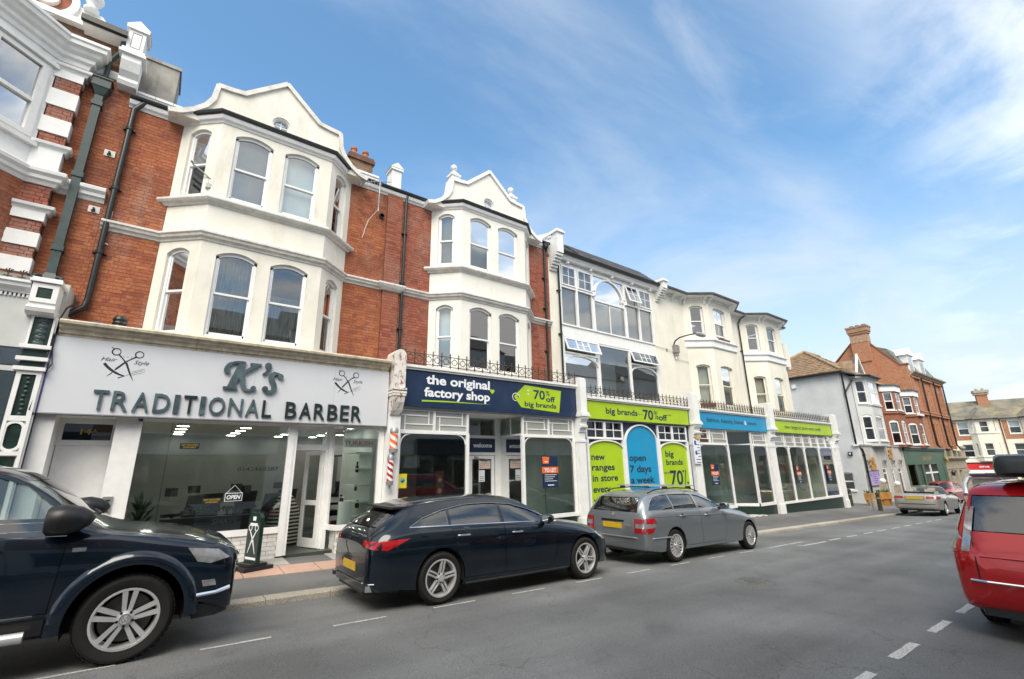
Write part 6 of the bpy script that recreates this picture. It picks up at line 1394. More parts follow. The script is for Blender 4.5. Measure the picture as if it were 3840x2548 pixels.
CAP = [(0, -.10), (.03, -.09), (.05, -.04), (.09, -.02), (.10, .03), (.06, .05), (0, .05)]
for zz in (7.72, 5.96, 4.68): b.sweep([(-2.72, 11.02), (-2.27, 11.02), (-2.27, 11.2)], CAP, z=zz)
b.build('quoin_cap', M['trimw'], left)
CB = [(-5.8, 10.30), (-3.45, 10.30), (-2.68, 11.02), (-2.28, 11.02), (-2.28, 11.2), (-1.58, 11.2)]
CP = [(-.1, -.22), (.03, -.22), (.05, -.14), (.10, -.10), (.11, -.03), (.17, .02), (.20, .08), (.26, .12), (.27, .2), (.30, .22), (.30, .28), (-.1, .28)]
b = MB(); b.sweep(CB[:5], CP, z=8.04); b.sweep(CB[3:], [(0, -.10), (.03, -.09), (.06, .0), (.07, .06), (0, .06)], z=8.06); b.build('main_cornice', M['trimw'], left)
CS = [(-.1, -.16), (.02, -.15), (.05, -.09), (.09, -.06), (.10, 0), (.15, .05), (.16, .11), (.12, .14), (-.1, .14)]
b = MB(); b.sweep(CB, CS, z=5.28); b.build('string_course', M['trimw'], left)
b = MB()
b.wall(FC, 0, LC+.0, 5.4, 7.86, [(.10, LC-.10, 5.98, 7.55, 0)], -.15, 0); b.box(Fr(0, 10.30, 0), -5.8, -3.45, -.15, 0, 5.4, 7.86); b.build('bay_wall', M['trimw'], left)
b = MB(); b.box(FC, 0, LC, -.15, 0, 2.9, 5.2); b.box(Fr(0, 10.3, 0), -5.8, -3.45, -.15, 0, 2.9, 5.2); b.build('bay_brick_backing', M['mortarr'], left)
bricks(thing('bay_brickwork', 'orange brick skin of the leftmost bay', 'brickwork', (-3.2, 10.7, 3)), [(FC, .02, LC, 4.78, 5.12, []), (FC, .02, LC, 2.9, 4.6, [])], M['brick'], tight=True)
w = MB(); w.box(FC, .10, LC-.10, -.10, .03, 5.98, 6.08); w.box(FC, .10, LC-.10, -.10, .03, 7.47, 7.55); w.box(FC, .10, .19, -.10, .03, 6.08, 7.47); w.box(FC, LC-.22, LC-.10, -.10, .03, 6.08, 7.47); w.box(FC, .19, LC-.22, -.08, .02, 6.66, 6.73)
w.box(FC, .0, LC, -.02, .07, 7.60, 7.68); w.box(FC, 0, LC, -.02, .08, 5.84, 5.92)
w = w.build('window', M['trimw'], left); pane(w, FC, .19, LC-.22, 6.08, 6.66, -.04, 'glassb'); pane(w, FC, .19, LC-.22, 6.73, 7.47, -.02, 'glassb')
b = MB(); b.box(FC, .1, LC-.1, -.5, -.45, 5.9, 7.6); b.build('blind', M['room'], left)
gb = thing('scroll_gable', 'white scrolled gable with a round brick roundel and urn above the left cornice', 'gable', (-3.1, 11.3, 8.9))
b = MB(); n = 28
for i in range(n):
    t0, t1 = 2*PI*i/n, 2*PI*(i+1)/n
    b.prism(WFace, [(-3.15+.50*math.cos(t0), 9.30+.50*math.sin(t0)), (-3.15+.50*math.cos(t1), 9.30+.50*math.sin(t1)), (-3.15+.38*math.cos(t1), 9.30+.38*math.sin(t1)), (-3.15+.38*math.cos(t0), 9.30+.38*math.sin(t0))], -.2, .12)
dot(b, WFace, -3.15, 9.30, .20, 0, .10)
b.prism(WFace, [(-5, 8.86), (-2.15, 8.86), (-2.15, 8.98), (-5, 8.98)], -.2, .16); b.prism(WFace, [(-2.72, 8.98), (-2.18, 8.98), (-2.20, 9.20), (-2.30, 9.32), (-2.66, 9.34), (-2.74, 9.42), (-2.80, 9.2)], -.2, .06); b.build('moulding', M['trimw'], gb)
b = MB(); b.prism(WFace, [(-3.15+.385*math.cos(2*PI*i/n), 9.30+.385*math.sin(2*PI*i/n)) for i in range(n)], -.15, .01); b.build('roundel_brick', M['brickd'], gb)
b = MB(); b.lathe((-2.48, 11.1, 9.30), [(.12, 0), (.13, .05), (.09, .08), (.08, .14), (.13, .22), (.17, .30), (.16, .36), (.10, .40), (.09, .42), (.11, .46), (.08, .52), (0, .54)], 16); b.build('urn', M['trimw'], gb, smooth=50)
b = MB(); b.box(WF, -2.50, -1.82, 10.85, 11.2, 8.78, 8.86); b.build('eaves_soffit', M['trimw'], left)
b = MB(); b.box(WF, -2.52, -1.80, 10.76, 10.85, 8.80, 8.92); b.build('gutter', M['black'], left)
t = thing('console_pier', 'white console with small pedimented block at the party line, upper left', 'pier', (-1.66, 11.1, 7.8))
b = MB(); b.prismx([(11.2, 7.78), (11.02, 7.82), (10.98, 7.90), (11.02, 8.0), (10.92, 8.10), (10.84, 8.30), (10.84, 8.44), (11.2, 8.44)], -1.82, -1.50)
b.box(WF, -1.88, -1.44, 10.78, 11.3, 8.44, 8.50); b.box(WF, -1.85, -1.47, 10.81, 11.3, 8.50, 8.58); b.box(WF, -1.80, -1.52, 10.86, 11.3, 8.58, 9.10); b.box(WF, -1.85, -1.47, 10.82, 11.32, 9.10, 9.17)
b.prism(Fr(0, 10.82, 0), [(-1.87, 9.171), (-1.45, 9.171), (-1.66, 9.34)], -.5, 0); b.build('console', M['trimw'], t)
b = MB(); b.box(WF, -1.74, -1.73, 10.853, 10.86, 8.66, 9.02); b.box(WF, -1.59, -1.58, 10.853, 10.86, 8.66, 9.02); b.box(WF, -1.74, -1.58, 10.852, 10.86, 9.02, 9.03); b.box(WF, -1.74, -1.58, 10.852, 10.86, 8.65, 8.66); b.build('panel_line', M['conc'], t)
t = thing('square_downpipe', 'wide dark green square downpipe with hopper head on the orange brick', 'drainpipe', (-2.0, 11.1, 3.3))
b = MB(); b.tube([(-1.86, 10.95, 8.75), (-1.88, 11.0, 8.5), (-2.0, 11.08, 8.3), (-2.02, 11.1, 7.75)], .042, 8); b.build('swan_neck', M['pipeg'], t)
b = MB(); b.box(WF, -2.17, -1.88, 10.96, 11.2, 7.56, 7.74); b.box(WF, -2.19, -1.86, 10.94, 11.2, 7.74, 7.77); b.add([(-2.16, 10.97, 7.56), (-1.89, 10.97, 7.56), (-1.89, 11.2, 7.56), (-2.16, 11.2, 7.56), (-2.09, 11.03, 7.40), (-1.96, 11.03, 7.40), (-1.96, 11.2, 7.40), (-2.09, 11.2, 7.40)], [(0, 1, 5, 4), (1, 2, 6, 5), (2, 3, 7, 6), (3, 0, 4, 7)]); b.build('hopper_head', M['pipeg'], t)
b = MB(); b.box(WF, -2.09, -1.96, 11.04, 11.17, 3.35, 7.41)
for zz in (7.2, 5.55, 4.0): b.box(WF, -2.11, -1.94, 11.02, 11.2, zz-.05, zz+.05)
b.add([(-2.09, 11.04, 3.5), (-1.96, 11.04, 3.5), (-1.96, 11.17, 3.5), (-2.09, 11.17, 3.5), (-2.22, 10.9, 3.15), (-1.83, 10.9, 3.15), (-1.83, 11.17, 3.15), (-2.22, 11.17, 3.15)], [(0, 1, 5, 4), (1, 2, 6, 5), (2, 3, 7, 6), (3, 0, 4, 7)])
for s in (-1, 1): b.tube([(-2.025+s*.10, 11.0, 3.42), (-2.025+s*.17, 10.96, 3.40), (-2.025+s*.18, 10.95, 3.33)], .03, 8)
b.build('pipe', M['pipeg'], t)
sp = thing('ornate_pilaster', 'white pilaster with black panels, oval and box shaped capital beside the barber sign', 'pilaster', (-1.85, 10.35, GZ(-1.8)+.14))
def ringbox(b, x0, x1, z0, z1, y0, y1, fx, fz): 
    b.box(WF, x0, x0+fx, y0, y1, z0, z1); b.box(WF, x1-fx, x1, y0, y1, z0, z1); b.box(WF, x0+fx, x1-fx, y0, y1, z0, z0+fz); b.box(WF, x0+fx, x1-fx, y0, y1, z1-fz, z1)
zb_ = GZ(-1.8)+.12
b = MB(); b.box(WF, -2.04, -1.72, 10.24, 10.95, 2.66, 3.06); ringbox(b, -2.04, -1.72, 2.72, 3.04, 10.215, 10.24, .07, .07); b.box(WF, -2.08, -1.69, 10.18, 10.98, 3.06, 3.10); b.box(WF, -2.06, -1.70, 10.20, 10.96, 3.10, 3.14)
b.prismx([(10.24, 2.66), (10.18, 2.62), (10.20, 2.56), (10.26, 2.52), (10.95, 2.52), (10.95, 2.66)], -2.05, -1.71); b.build('capital_box', M['trimw'], sp)
b = MB(); b.box(WF, -1.97, -1.79, 10.232, 10.24, 2.79, 2.97); b.build('black_panel', M['dkgreen'], sp)
b = MB(); b.box(WF, -1.97, -1.66, 10.36, 10.6, zb_, 2.52); ringbox(b, -1.97, -1.68, 2.0, 2.52, 10.33, 10.36, .03, .02)
for zz in (2.0, 1.80, 1.64): b.box(WF, -2.02, -1.65, 10.28, 10.6, zz-.03, zz+.03)
ringbox(b, -1.97, -1.68, .84, 1.61, 10.32, 10.36, .06, .06); b.box(WF, -1.97, -1.68, 10.32, 10.36, -.95, -.85)
n = 20; cx0, cz0 = -1.83, .59
for i in range(n):
    t0, t1 = 2*PI*i/n, 2*PI*(i+1)/n; f = lambda t, r: (cx0+r*math.cos(t), cz0+(.11 if math.sin(t) > .01 else -.11 if math.sin(t) < -.01 else 0)+r*math.sin(t))
    b.prism(Fr(0, 10.36, 0), [f(t0, .125), f(t1, .125), f(t1, .085), f(t0, .085)], 0, .035)
b.box(WF, -1.97, -1.93, 10.32, 10.36, -.85, .84); b.box(WF, -1.72, -1.68, 10.32, 10.36, -.85, .84); b.box(WF, -1.93, -1.72, 10.32, 10.36, .30, .36); b.box(WF, -1.93, -1.72, 10.32, 10.36, .82, .84); b.build('moulding', M['trimw'], sp)
b = MB(); b.box(WF, -1.94, -1.71, 10.35, 10.357, 2.03, 2.50); b.box(WF, -1.91, -1.74, 10.352, 10.358, .90, 1.55); b.box(WF, -1.91, -1.74, 10.35, 10.356, -.84, .28); b.prism(Fr(0, 10.355, 0), [(cx0+.085*math.cos(2*PI*i/20), cz0+(.11 if math.sin(2*PI*i/20) > .01 else -.11 if math.sin(2*PI*i/20) < -.01 else 0)+.085*math.sin(2*PI*i/20)) for i in range(20)], 0, .003)
b.box(WF, -1.97, -1.69, 10.345, 10.352, 1.84, 1.96); b.box(WF, -1.97, -1.69, 10.345, 10.352, 1.68, 1.77); b.build('dark_panel', M['dkgreen'], sp)
b = MB()
for i in range(9):
    for (cx_, za_, s_) in ((-1.825, .93+i*.07, .03), (-1.825, 2.06+i*.048, .045 if i % 2 else .07)):
        b.lathe((cx_+random.uniform(-.01, .01), 10.345, za_), [(0, -.02), (s_*.6, -.012), (s_, 0), (s_*.5, .012), (0, .02)], 7, axis='y')
b.build('carved_foliage', M['pipeg'], sp)
b = MB(); b.box(WF, -1.70, -1.66, 10.4, 11.2, zb_, 2.5); b.box(WF, -2.0, -1.66, 10.6, 11.3, 2.5, 3.2); b.build('cheek', M['greyw'], left)
sh = thing('ornate_shopfront', 'cream fascia with dentils and iron cresting, cut off by the left edge', 'shopfront', (-4, 10.4, zb_))
b = MB(); b.box(WF, -7, -1.98, 10.38, 10.6, 1.98, 2.82); b.box(WF, -7, -1.98, 10.40, 10.6, 1.60, 1.68); b.build('fascia', mat('pale_grey_fascia', (.55, .56, .54), .5, var=.05), sh)
b = MB(); b.sweep([(-7, 10.38), (-2.06, 10.38)], [(0, 0), (.03, .0), (.05, .05), (.12, .09), (.13, .14), (.16, .16), (.16, .20), (-.3, .20), (-.3, 0)], z=2.86); b.build('cornice', M['trimw'], sh)
b = MB(); x = -3.4
while x < -2.1: b.box(WF, x, x+.025, 10.35, 10.38, 2.80, 2.85); x += .05
b.build('dentil', M['trimw'], sh)
b = MB(); b.box(WF, -7, -1.98, 10.42, 10.46, 1.70, 1.97); b.build('transom_glass', M['glassh'], sh)
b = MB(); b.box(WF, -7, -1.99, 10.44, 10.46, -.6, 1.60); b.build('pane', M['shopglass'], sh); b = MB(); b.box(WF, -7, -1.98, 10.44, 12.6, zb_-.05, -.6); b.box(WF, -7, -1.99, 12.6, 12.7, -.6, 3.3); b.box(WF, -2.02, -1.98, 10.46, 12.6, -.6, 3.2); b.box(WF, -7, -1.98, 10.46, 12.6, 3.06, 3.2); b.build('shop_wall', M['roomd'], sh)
b = MB()
for i in range(9):
    x = -2.20-.16*i
    b.tube([(x, 10.30, 3.06), (x, 10.30, 3.20)], .010, 5); b.box(WF, x-.05, x+.05, 10.29, 10.31, 3.10, 3.115)
    for a in range(5):
        th = PI*.15+PI*.7*a/4; b.tube([(x, 10.3, 3.16), (x+.06*math.cos(th), 10.3, 3.16+.06*math.sin(th)), (x+.085*math.cos(th*.9), 10.3, 3.15+.085*math.sin(th))], .009, 4)
b.tube([(-4, 10.3, 3.07), (-2.08, 10.3, 3.07)], .012, 5); b.build('iron_cresting', M['rail'], sh)
b = MB()
b.add([(-6, 11.3, 8.85), (-1.6, 11.3, 8.85), (-1.6, 15, 10.6), (-6, 15, 10.6), (-6, 18, 8.8), (-1.6, 18, 8.8)], [(0, 1, 2, 3), (3, 2, 5, 4), (1, 5, 2)]); b.build('roof', M['slate'], left)
b = MB(); b.box(WF, -7, -1.6, 17.9, 18, zb_, 8.8); b.box(WF, -1.64, -1.58, 11.45, 18, 3, 8.8); b.box(WF, -7, -6.9, 10.3, 18, zb_, 8.8); b.build('side_wall', M['brickd'], left)
cbx = thing('loose_cables', 'tangled dark cables hanging between the white capital and the barber sign', 'cable', (-1.68, 10.4, 1.5))
b = MB(); b.tube([(-1.55, 10.9, 3.0), (-1.62, 10.5, 2.75), (-1.66, 10.4, 2.5), (-1.68, 10.33, 1.9), (-1.70, 10.34, 1.4), (-1.72, 10.33, 1.0), (-1.66, 10.35, .93)], .014, 6); b.tube([(-1.58, 10.8, 2.6), (-1.60, 10.38, 2.42), (-1.66, 10.33, 2.1), (-1.60, 10.34, 1.75), (-1.66, 10.35, 1.6)], .009, 5); b.build('cable', M['blk'], cbx)
def simple_window(root, F, u0, u1, z0, z1, glass='glassu', frame='white', w=-.06, mid=.5, rise=0, blind=None, name='window', fwid=.07, sill=True):
    b = MB(); f = fwid; b.box(F, u0, u0+f, w-.04, w+.03, z0, z1); b.box(F, u1-f, u1, w-.04, w+.03, z0, z1); b.box(F, u0+f, u1-f, w-.04, w+.03, z1-f, z1+rise); b.box(F, u0+f, u1-f, w-.04, w+.03, z0, z0+f)
    if mid: zm = z0+(z1-z0)*mid; b.box(F, u0+f, u1-f, w-.03, w+.02, zm-.035, zm+.035)
    if sill: b.box(F, u0-.06, u1+.06, w, .08, z0-.09, z0-.002)
    o = b.build(name, M[frame], root); pane(o, F, u0+f, u1-f, z0+f, z1-f, w-.01, glass)
    if blind: c = MB(); c.box(F, u0+f, u1-f, w-.10, w-.09, z0+(z1-z0)*blind[1], z1); c.build('blind', M[blind[0]], o)
    return o
def farbay(root, c, d, hw, floors, mt, fr='white', blinds=None, y=11.2, yf=10.5, win=(.16, .62)):
    dd = y-yf; P = [(c-hw-dd, y), (c-hw, yf), (c+hw, yf), (c+hw+dd, y)]
    A = math.atan2(-dd, dd); Lc = math.hypot(dd, dd); F1, F2, F3 = Fr(*P[0], A), Fr(*P[1], 0), Fr(*P[2], -A)
    b = MB()
    for (za, zc, zs_, zt_, rs) in floors:
        e0, e1 = Lc*win[0]+.05, Lc-.14
        b.wall(F1, 0, Lc, za, zc, [(e0, e1, zs_, zt_, rs)], -.14, 0); b.wall(F3, 0, Lc, za, zc, [], -.14, 0); b.wall(F2, 0, 2*hw, za, zc, [(.22, 2*hw-.22, zs_, zt_, rs)], -.14, 0)
    b.build('bay_wall', mt, root)
    for i, (za, zc, zs_, zt_, rs) in enumerate(floors):
        simple_window(root, F1, e0, e1, zs_, zt_, frame=fr, rise=rs, blind=blinds); simple_window(root, F2, .22, 2*hw-.22, zs_, zt_, frame=fr, rise=rs, blind=blinds)
    return P
FG2 = Fr(0, 11.2, 0); FL0 = Fr(0, 10.95, 0)
grey = thing('pale_grey_house', 'pale grey rendered corner house with brown tiled hipped roof beyond the alley', 'house', (40, 11.2, GZ(40)+.1)); zb_ = GZ(36)+.05
FSd = Fr(35.85, 17.6, -PI/2)   # side wall, u runs towards the street, outward = -x
b = MB(); b.wall(FSd, 0, 6.65, zb_-.3, 1.0, [(5.40, 6.05, -1.74, -.72, .06)], -.25, 0); b.box(FSd, 0, 6.4, -.25, 0, 1.0, 5.78); b.box(FG2, 36.1, 37.75, -.25, 0, 1.0, 5.78); b.box(FG2, 41.0, 42.9, -.25, 0, 1.0, 5.78); b.build('upper_wall', M['grey'], grey)
simple_window(grey, FSd, 5.40, 6.05, -1.74, -.68, w=-.10, blind=('net', .35))
b = MB(); b.box(FL0, 36.1, 39.28, -.2, 0, zb_-.2, 1.0); b.box(FL0, 40.25, 41.0, -.2, 0, zb_-.2, 1.0); b.box(FL0, 41.75, 42.6, -.2, 0, zb_-.2, 1.0); b.box(FL0, 43.5, 44.6, -.2, 0, zb_-.2, 1.0)
for a, c in ((39.28, 40.25), (41.0, 41.75), (42.6, 43.5)): b.box(FL0, a, c, -.2, 0, -.45, 1.0); b.box(FL0, a, c, -.2, -.0, zb_-.2, -2.3)
for x in (39.2, 41.0, 42.5, 44.5): b.box(FL0, x-.10, x+.06, 0, .06, zb_, 1.0)
b.build('ground_floor_wall', M['greyw'], grey)
b = MB(); b.sweep([(35.7, 10.95), (44.7, 10.95)], [(-.2, 0), (.05, 0), (.09, .05), (.12, .12), (-.3, .12)], z=.96); b.build('string_course', M['trimw'], grey)
for a, c in ((39.28, 40.25), (41.0, 41.75), (42.6, 43.5)): simple_window(grey, FL0, a, c, -2.3, -.45, w=-.04, mid=.82, sill=False)
farbay(grey, 39.5, .7, .95, [(1.0, 3.3, 1.36, 2.98, .1), (3.3, 5.6, 3.86, 5.42, 0)], M['grey'])
b = MB(); b.sweep([(38.0, 11.2), (38.55, 10.5), (40.45, 10.5), (41.15, 11.2)], [(0, 0), (.08, .02), (.08, .09), (0, .12)], z=3.66); b.sweep([(37.6, 11.25), (38.5, 10.45), (40.5, 10.45), (41.3, 11.25)], [(-.1, 0), (.08, 0), (.08, .12), (-.1, .12)], z=5.58); b.build('bay_band', M['grey'], grey)
tile = mat('brown_roof_tiles', (.27, .175, .10), .9, var=.35, scale=3, bump=.4, bscale=15, col2=(.13, .09, .06), dirt=((.36, .30, .18), .35, 1.6, (2, 2, 2))); M['tile'] = tile
b = MB(); e = 5.86; ap = (39.7, 14.4, 8.35); ap2 = (42.6, 14.4, 8.35)
b.add([(35.5, 10.9, e), (43.0, 10.9, e), (43.0, 17.9, e), (35.5, 17.9, e), ap, ap2], [(0, 1, 5, 4), (3, 0, 4), (2, 3, 4, 5), (1, 2, 5)]); b.build('roof', tile, grey)
st = MB()
for k in range(14):       # tile courses on the side hip, real steps
    f = k/14; f2 = (k+1.2)/14
    y0, y1 = 10.9+(14.4-10.9)*f, 17.9-(17.9-14.4)*f; x = 35.5+4.2*f; z = e+2.49*f
    y0b, y1b = 10.9+3.5*f2, 17.9-3.5*f2; xb = 35.5+4.2*f2; zb2 = e+2.49*f2; n = max(2, int((y1-y0)/.33))
    for j in range(n):
        a, c = j/n, (j+1)/n-.02/n*1.5; Y = lambda q, p0, p1: p0+(p1-p0)*q; h = .06+random.uniform(0, .02)
        st.add([(x-.03, Y(a, y0, y1), z+h), (x-.03, Y(c, y0, y1), z+h), (min(xb, ap[0]), Y(c, y0b, y1b), min(zb2, 8.3)+.02), (min(xb, ap[0]), Y(a, y0b, y1b), min(zb2, 8.3)+.02), (x-.03, Y(a, y0, y1), z), (x-.03, Y(c, y0, y1), z)], [(0, 1, 2, 3), (0, 1, 5, 4)])
    yb = 10.9+3.5*f; yb2 = 10.9+3.5*f2; xa, xe = 35.5+4.2*f, 43.0-.4*f; n = int((xe-xa)/.33)
    for j in range(n):
        a = xa+(xe-xa)*j/n; c = xa+(xe-xa)*(j+1)/n-.02; h = .06+random.uniform(0, .02)
        st.add([(a, yb-.03, z+h), (c, yb-.03, z+h), (c, min(yb2, 14.4), min(zb2, 8.3)+.02), (a, min(yb2, 14.4), min(zb2, 8.3)+.02), (a, yb-.03, z), (c, yb-.03, z)], [(0, 1, 2, 3), (0, 1, 5, 4)])
st.build('roof_tiles', tile, grey, kind='stuff')
b = MB(); b.tube([(35.5, 10.9, e+.08), (39.7, 14.4, 8.42)], .11, 8); b.tube([(35.5, 17.9, e+.08), (39.7, 14.4, 8.42)], .11, 8); b.tube([(39.7, 14.4, 8.42), (42.6, 14.4, 8.42)], .11, 8); b.build('ridge_tiles', mat('buff_ridge_tile', (.38, .27, .15), .9, var=.3, scale=6), grey)
b = MB(); b.add([(38.3, 10.3, 5.72), (40.7, 10.3, 5.72), (41.6, 11.3, 5.9), (37.4, 11.3, 5.9), (38.7, 11.1, 6.15), (41.1, 11.1, 6.15), (38.8, 11.15, 6.1), (41.0, 11.15, 6.1), (39.9, 11.15, 7.2), (39.9, 13.3, 7.2)], [(0, 1, 5, 4), (1, 2, 5), (3, 0, 4), (6, 8, 9), (7, 8, 9)]); b.build('bay_roof', tile, grey)
b = MB(); FGb = Fr(.4, 11.1, 0, -.05)
b.prism(FGb, [(38.55, 6.0), (38.70, 6.0), (39.5, 7.42), (39.5, 7.66)], -.08, .05); b.prism(FGb, [(40.45, 6.0), (40.30, 6.0), (39.5, 7.42), (39.5, 7.66)], -.082, .048); b.build('bargeboard', M['white'], grey)
b = MB(); b.prism(FGb, [(38.7, 6.0), (40.3, 6.0), (39.5, 7.45)], -.3, -.05); b.build('gablet', M['slate'], grey)
b = MB(); b.tube([(35.6, 18, 5.8), (35.55, 10.95, 5.8), (37.7, 10.85, 5.8)], .07, 8); b.tube([(37.5, 10.85, 5.72), (38.4, 10.22, 5.72), (40.6, 10.22, 5.72), (41.3, 10.9, 5.72)], .07, 8); b.build('gutter', M['black'], grey)
downpipe('black downpipe running down the corner of the pale grey house', [(35.75, 11.0, 5.7), (35.85, 11.05, 5.3), (35.85, 11.05, 1.0), (36.2, 10.88, .75), (36.28, 10.86, .45), (36.28, 10.86, -2.2)], .06, None, [(36.28, 10.86, .4)])
downpipe('short slanting black pipe from the grey bay gutter to the corner pipe', [(37.6, 10.85, 5.65), (37.4, 11.05, 5.3), (36.0, 11.1, 4.4), (35.9, 11.08, 4.2)], .05)
for (y, z, s_, lb) in ((14.05, 5.25, .28, 'small white box high on the pale grey side wall'), (11.45, .50, .22, 'black and white camera unit on the pale grey side wall near the corner')):
    t = thing('wall_box', lb, 'wall box', (35.8, y, z)); b = MB(); b.box(WF, 35.72, 35.85, y-s_/2, y+s_/2, z-s_/2, z+s_/2); b.build('case', M['white'] if y > 12 else M['blk'], t)
    if y < 12: b = MB(); b.box(WF, 35.71, 35.72, y-.05, y+.05, z-.05, z+.05); b.build('lens', M['white'], t)
t = thing('purple_board', 'pale purple price board on the grey wall under the orange jug', 'notice board', (37.5, 10.9, -1.0)); b = MB(); b.box(FL0, 36.65, 38.5, .0, .05, -1.50, -.58); b.build('board', mat('lilac_panel', (.42, .33, .62), .6, var=.08), t)
b = MB()
for k in range(6): b.box(FL0, 37.1+.1*(k % 2), 38.1-.15*(k % 3), .05, .056, -.74-.12*k, -.71-.12*k)
b.box(FL0, 36.65, 38.5, .05, .07, -.61, -.57); b.box(FL0, 36.65, 38.5, .05, .07, -1.52, -1.48)
for s in (36.85, 38.3): b.prism(FL0, [(s-.1, -.9), (s+.1, -.9), (s, -.66)], .05, .057)
b.build('print', mat('dull_violet_print', (.12, .10, .2), .6, var=0), t)
def jug(label, u, z, s):
    t = thing('jug_sign', label, 'wooden sign', (u, 10.85, z)); b = MB()
    b.prism(FL0, [(u-.45*s, z), (u+.55*s, z), (u+.62*s, z+.25*s), (u+.50*s, z+.45*s), (u+.48*s, z+.95*s), (u-.02*s, z+.98*s), (u-.35*s, z+.80*s), (u-.28*s, z+.55*s), (u-.62*s, z+.48*s), (u-.70*s, z+.36*s), (u-.45*s, z+.30*s)], .03, .09); b.build('board', mat('orange_plywood', (.52, .27, .07), .6, var=.2, scale=4), t)
    b = MB(); dot(b, FL0, u-.02*s, z+.68*s, .24*s, .09, .12); b.build('lid', mat('brown_plywood', (.35, .20, .07), .6, var=.2), t); b = MB(); dot(b, FL0, u+.30*s, z+.35*s, .07*s, .09, .10); b.build('print', M['blk'], t)
jug('orange jug shaped wooden sign above the purple board', 37.6, -.55, .85); jug('paler orange jug shaped sign high on the grey ground floor wall', 41.6, .18, .72)
for i, x in enumerate((36.6, 39.8, 41.6, 43.2)):
    t = thing('wall_lantern', ['slim wall lantern left of the orange jug sign', 'slim wall lantern over the first narrow window of the grey house', 'slim wall lantern over the middle narrow window of the grey house', 'slim wall lantern over the last narrow window of the grey house'][i], 'lantern', (x, 10.85, 0)); b = MB(); b.lathe((x, 10.80, -.42), [(.03, 0), (.03, .25), (.10, .42), (.10, .5), (0, .52)], 8); b.box(WF, x-.02, x+.02, 10.8, 10.95, -.2, -.16); b.build('lantern', M['zinc'], t)
b = MB(); b.box(WF, 35.8, 36.0, 11.1, 17.6, 17, 17) if 0 else None
def core(root, x0, x1, y0, y1, z0, z1):
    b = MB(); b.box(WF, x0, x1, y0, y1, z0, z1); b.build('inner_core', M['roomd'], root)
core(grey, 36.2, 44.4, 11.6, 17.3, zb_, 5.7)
farbrick = mat('far_brown_brick', (.29, .115, .065), .9, var=.3, scale=6, bump=.5, bscale=14, col2=(.17, .07, .045), stretch=(1, 1, 3)); M['farbrick'] = farbrick
farbrick2 = mat('far_orange_brick', (.42, .20, .115), .9, var=.25, scale=5, bump=.4, bscale=14, col2=(.28, .125, .07), stretch=(1, 1, 3)); M['farbrick2'] = farbrick2
for c, lab in ((44.9, 'brown brick house with white banded bay next to the grey house'), (49.7, 'brown brick house with white banded bay beside the tall gabled block')):
    t = thing('brown_bay_house', lab, 'house', (c, 11.2, GZ(c)+.1))
    b = MB(); b.box(FG2, c-2.0 if c > 46 else 42.9, c-1.45, -.25, 0, 1.0, 5.6); b.box(FG2, c+1.45, c+2.9 if c < 46 else 51.6, -.25, 0, 1.0, 5.6); b.build('wall', farbrick, t)
    farbay(t, c, .7, .76, [(1.0, 3.4, 1.25, 2.85, .12), (3.4, 5.2, 3.72, 5.05, 0)], farbrick, blinds=('blindw', .45))
    b = MB(); b.sweep([(c-1.5, 11.2), (c-.78, 10.48), (c+.78, 10.48), (c+1.5, 11.2)], [(-.1, 0), (.06, 0), (.06, .42), (-.1, .42)], z=5.12); b.build('white_fascia', M['white'], t)
    b = MB(); b.sweep([(c-1.5, 11.2), (c-.78, 10.48), (c+.78, 10.48), (c+1.5, 11.2)], [(0, 0), (.07, .03), (.07, .08), (0, .14)], z=3.42); b.build('brick_band', farbrick, t)
    b = MB(); b.prismz([(c-1.7, 11.2), (c-.9, 10.35), (c+.9, 10.35), (c+1.7, 11.2)], 5.54, 5.66); b.build('bay_roof', M['slate'], t)
    b = MB(); x0 = 42.9 if c < 46 else 47.3; b.add([(x0, 10.95, 5.62), (x0+4.6, 10.95, 5.62), (x0+4.6, 14.4, 7.7), (x0, 14.4, 7.7), (x0+4.6, 18, 5.5), (x0, 18, 5.5)], [(0, 1, 2, 3), (3, 2, 4, 5)]); b.build('roof', tile, t)
    core(t, x0+.1, x0+4.4, 11.6, 17, 1.0, 5.5)
t = thing('window_box', 'white window box under the upper window of the second brown bay', 'window box', (49.2, 10.5, 3.6)); b = MB(); b.box(WF, 48.9, 50.3, 10.30, 10.48, 3.52, 3.68); b.build('box', M['white'], t)
gs = thing('green_shop', 'dark green shopfront with gold lettering and tall windows', 'shopfront', (50, 10.95, GZ(50)+.1)); zq = GZ(50)
b = MB(); b.box(FL0, 44.62, 56.3, -.05, .06, -.30, .70); b.sweep([(44.6, 10.95), (56.3, 10.95)], [(-.1, 0), (.12, .02), (.18, .12), (.20, .22), (-.1, .24)], z=.70)
for x in (44.62, 47.0, 48.8, 53.2, 55.3): b.box(FL0, x, x+.5, -.05, .05, zq, -.30)
b.box(FL0, 47.2, 53.4, -.05, .04, zq, -2.15); b.box(FL0, 53.6, 56.2, -.05, .03, zq, -.30); b.box(FL0, 44.62, 56.3, -.3, -.25, -.3, .9); b.build('shop_panel', M['shopgreen'], gs)
b = MB(); b.box(FL0, 44.6, 56.3, -.1, .25, .94, 1.06); b.build('lead_flashing', M['lead'], gs)
text('DEACONS', Fr(0, 10.885, 0), 49.3, .02, 0, .30, M['gold'], gs, width=2.6, bold=.02)
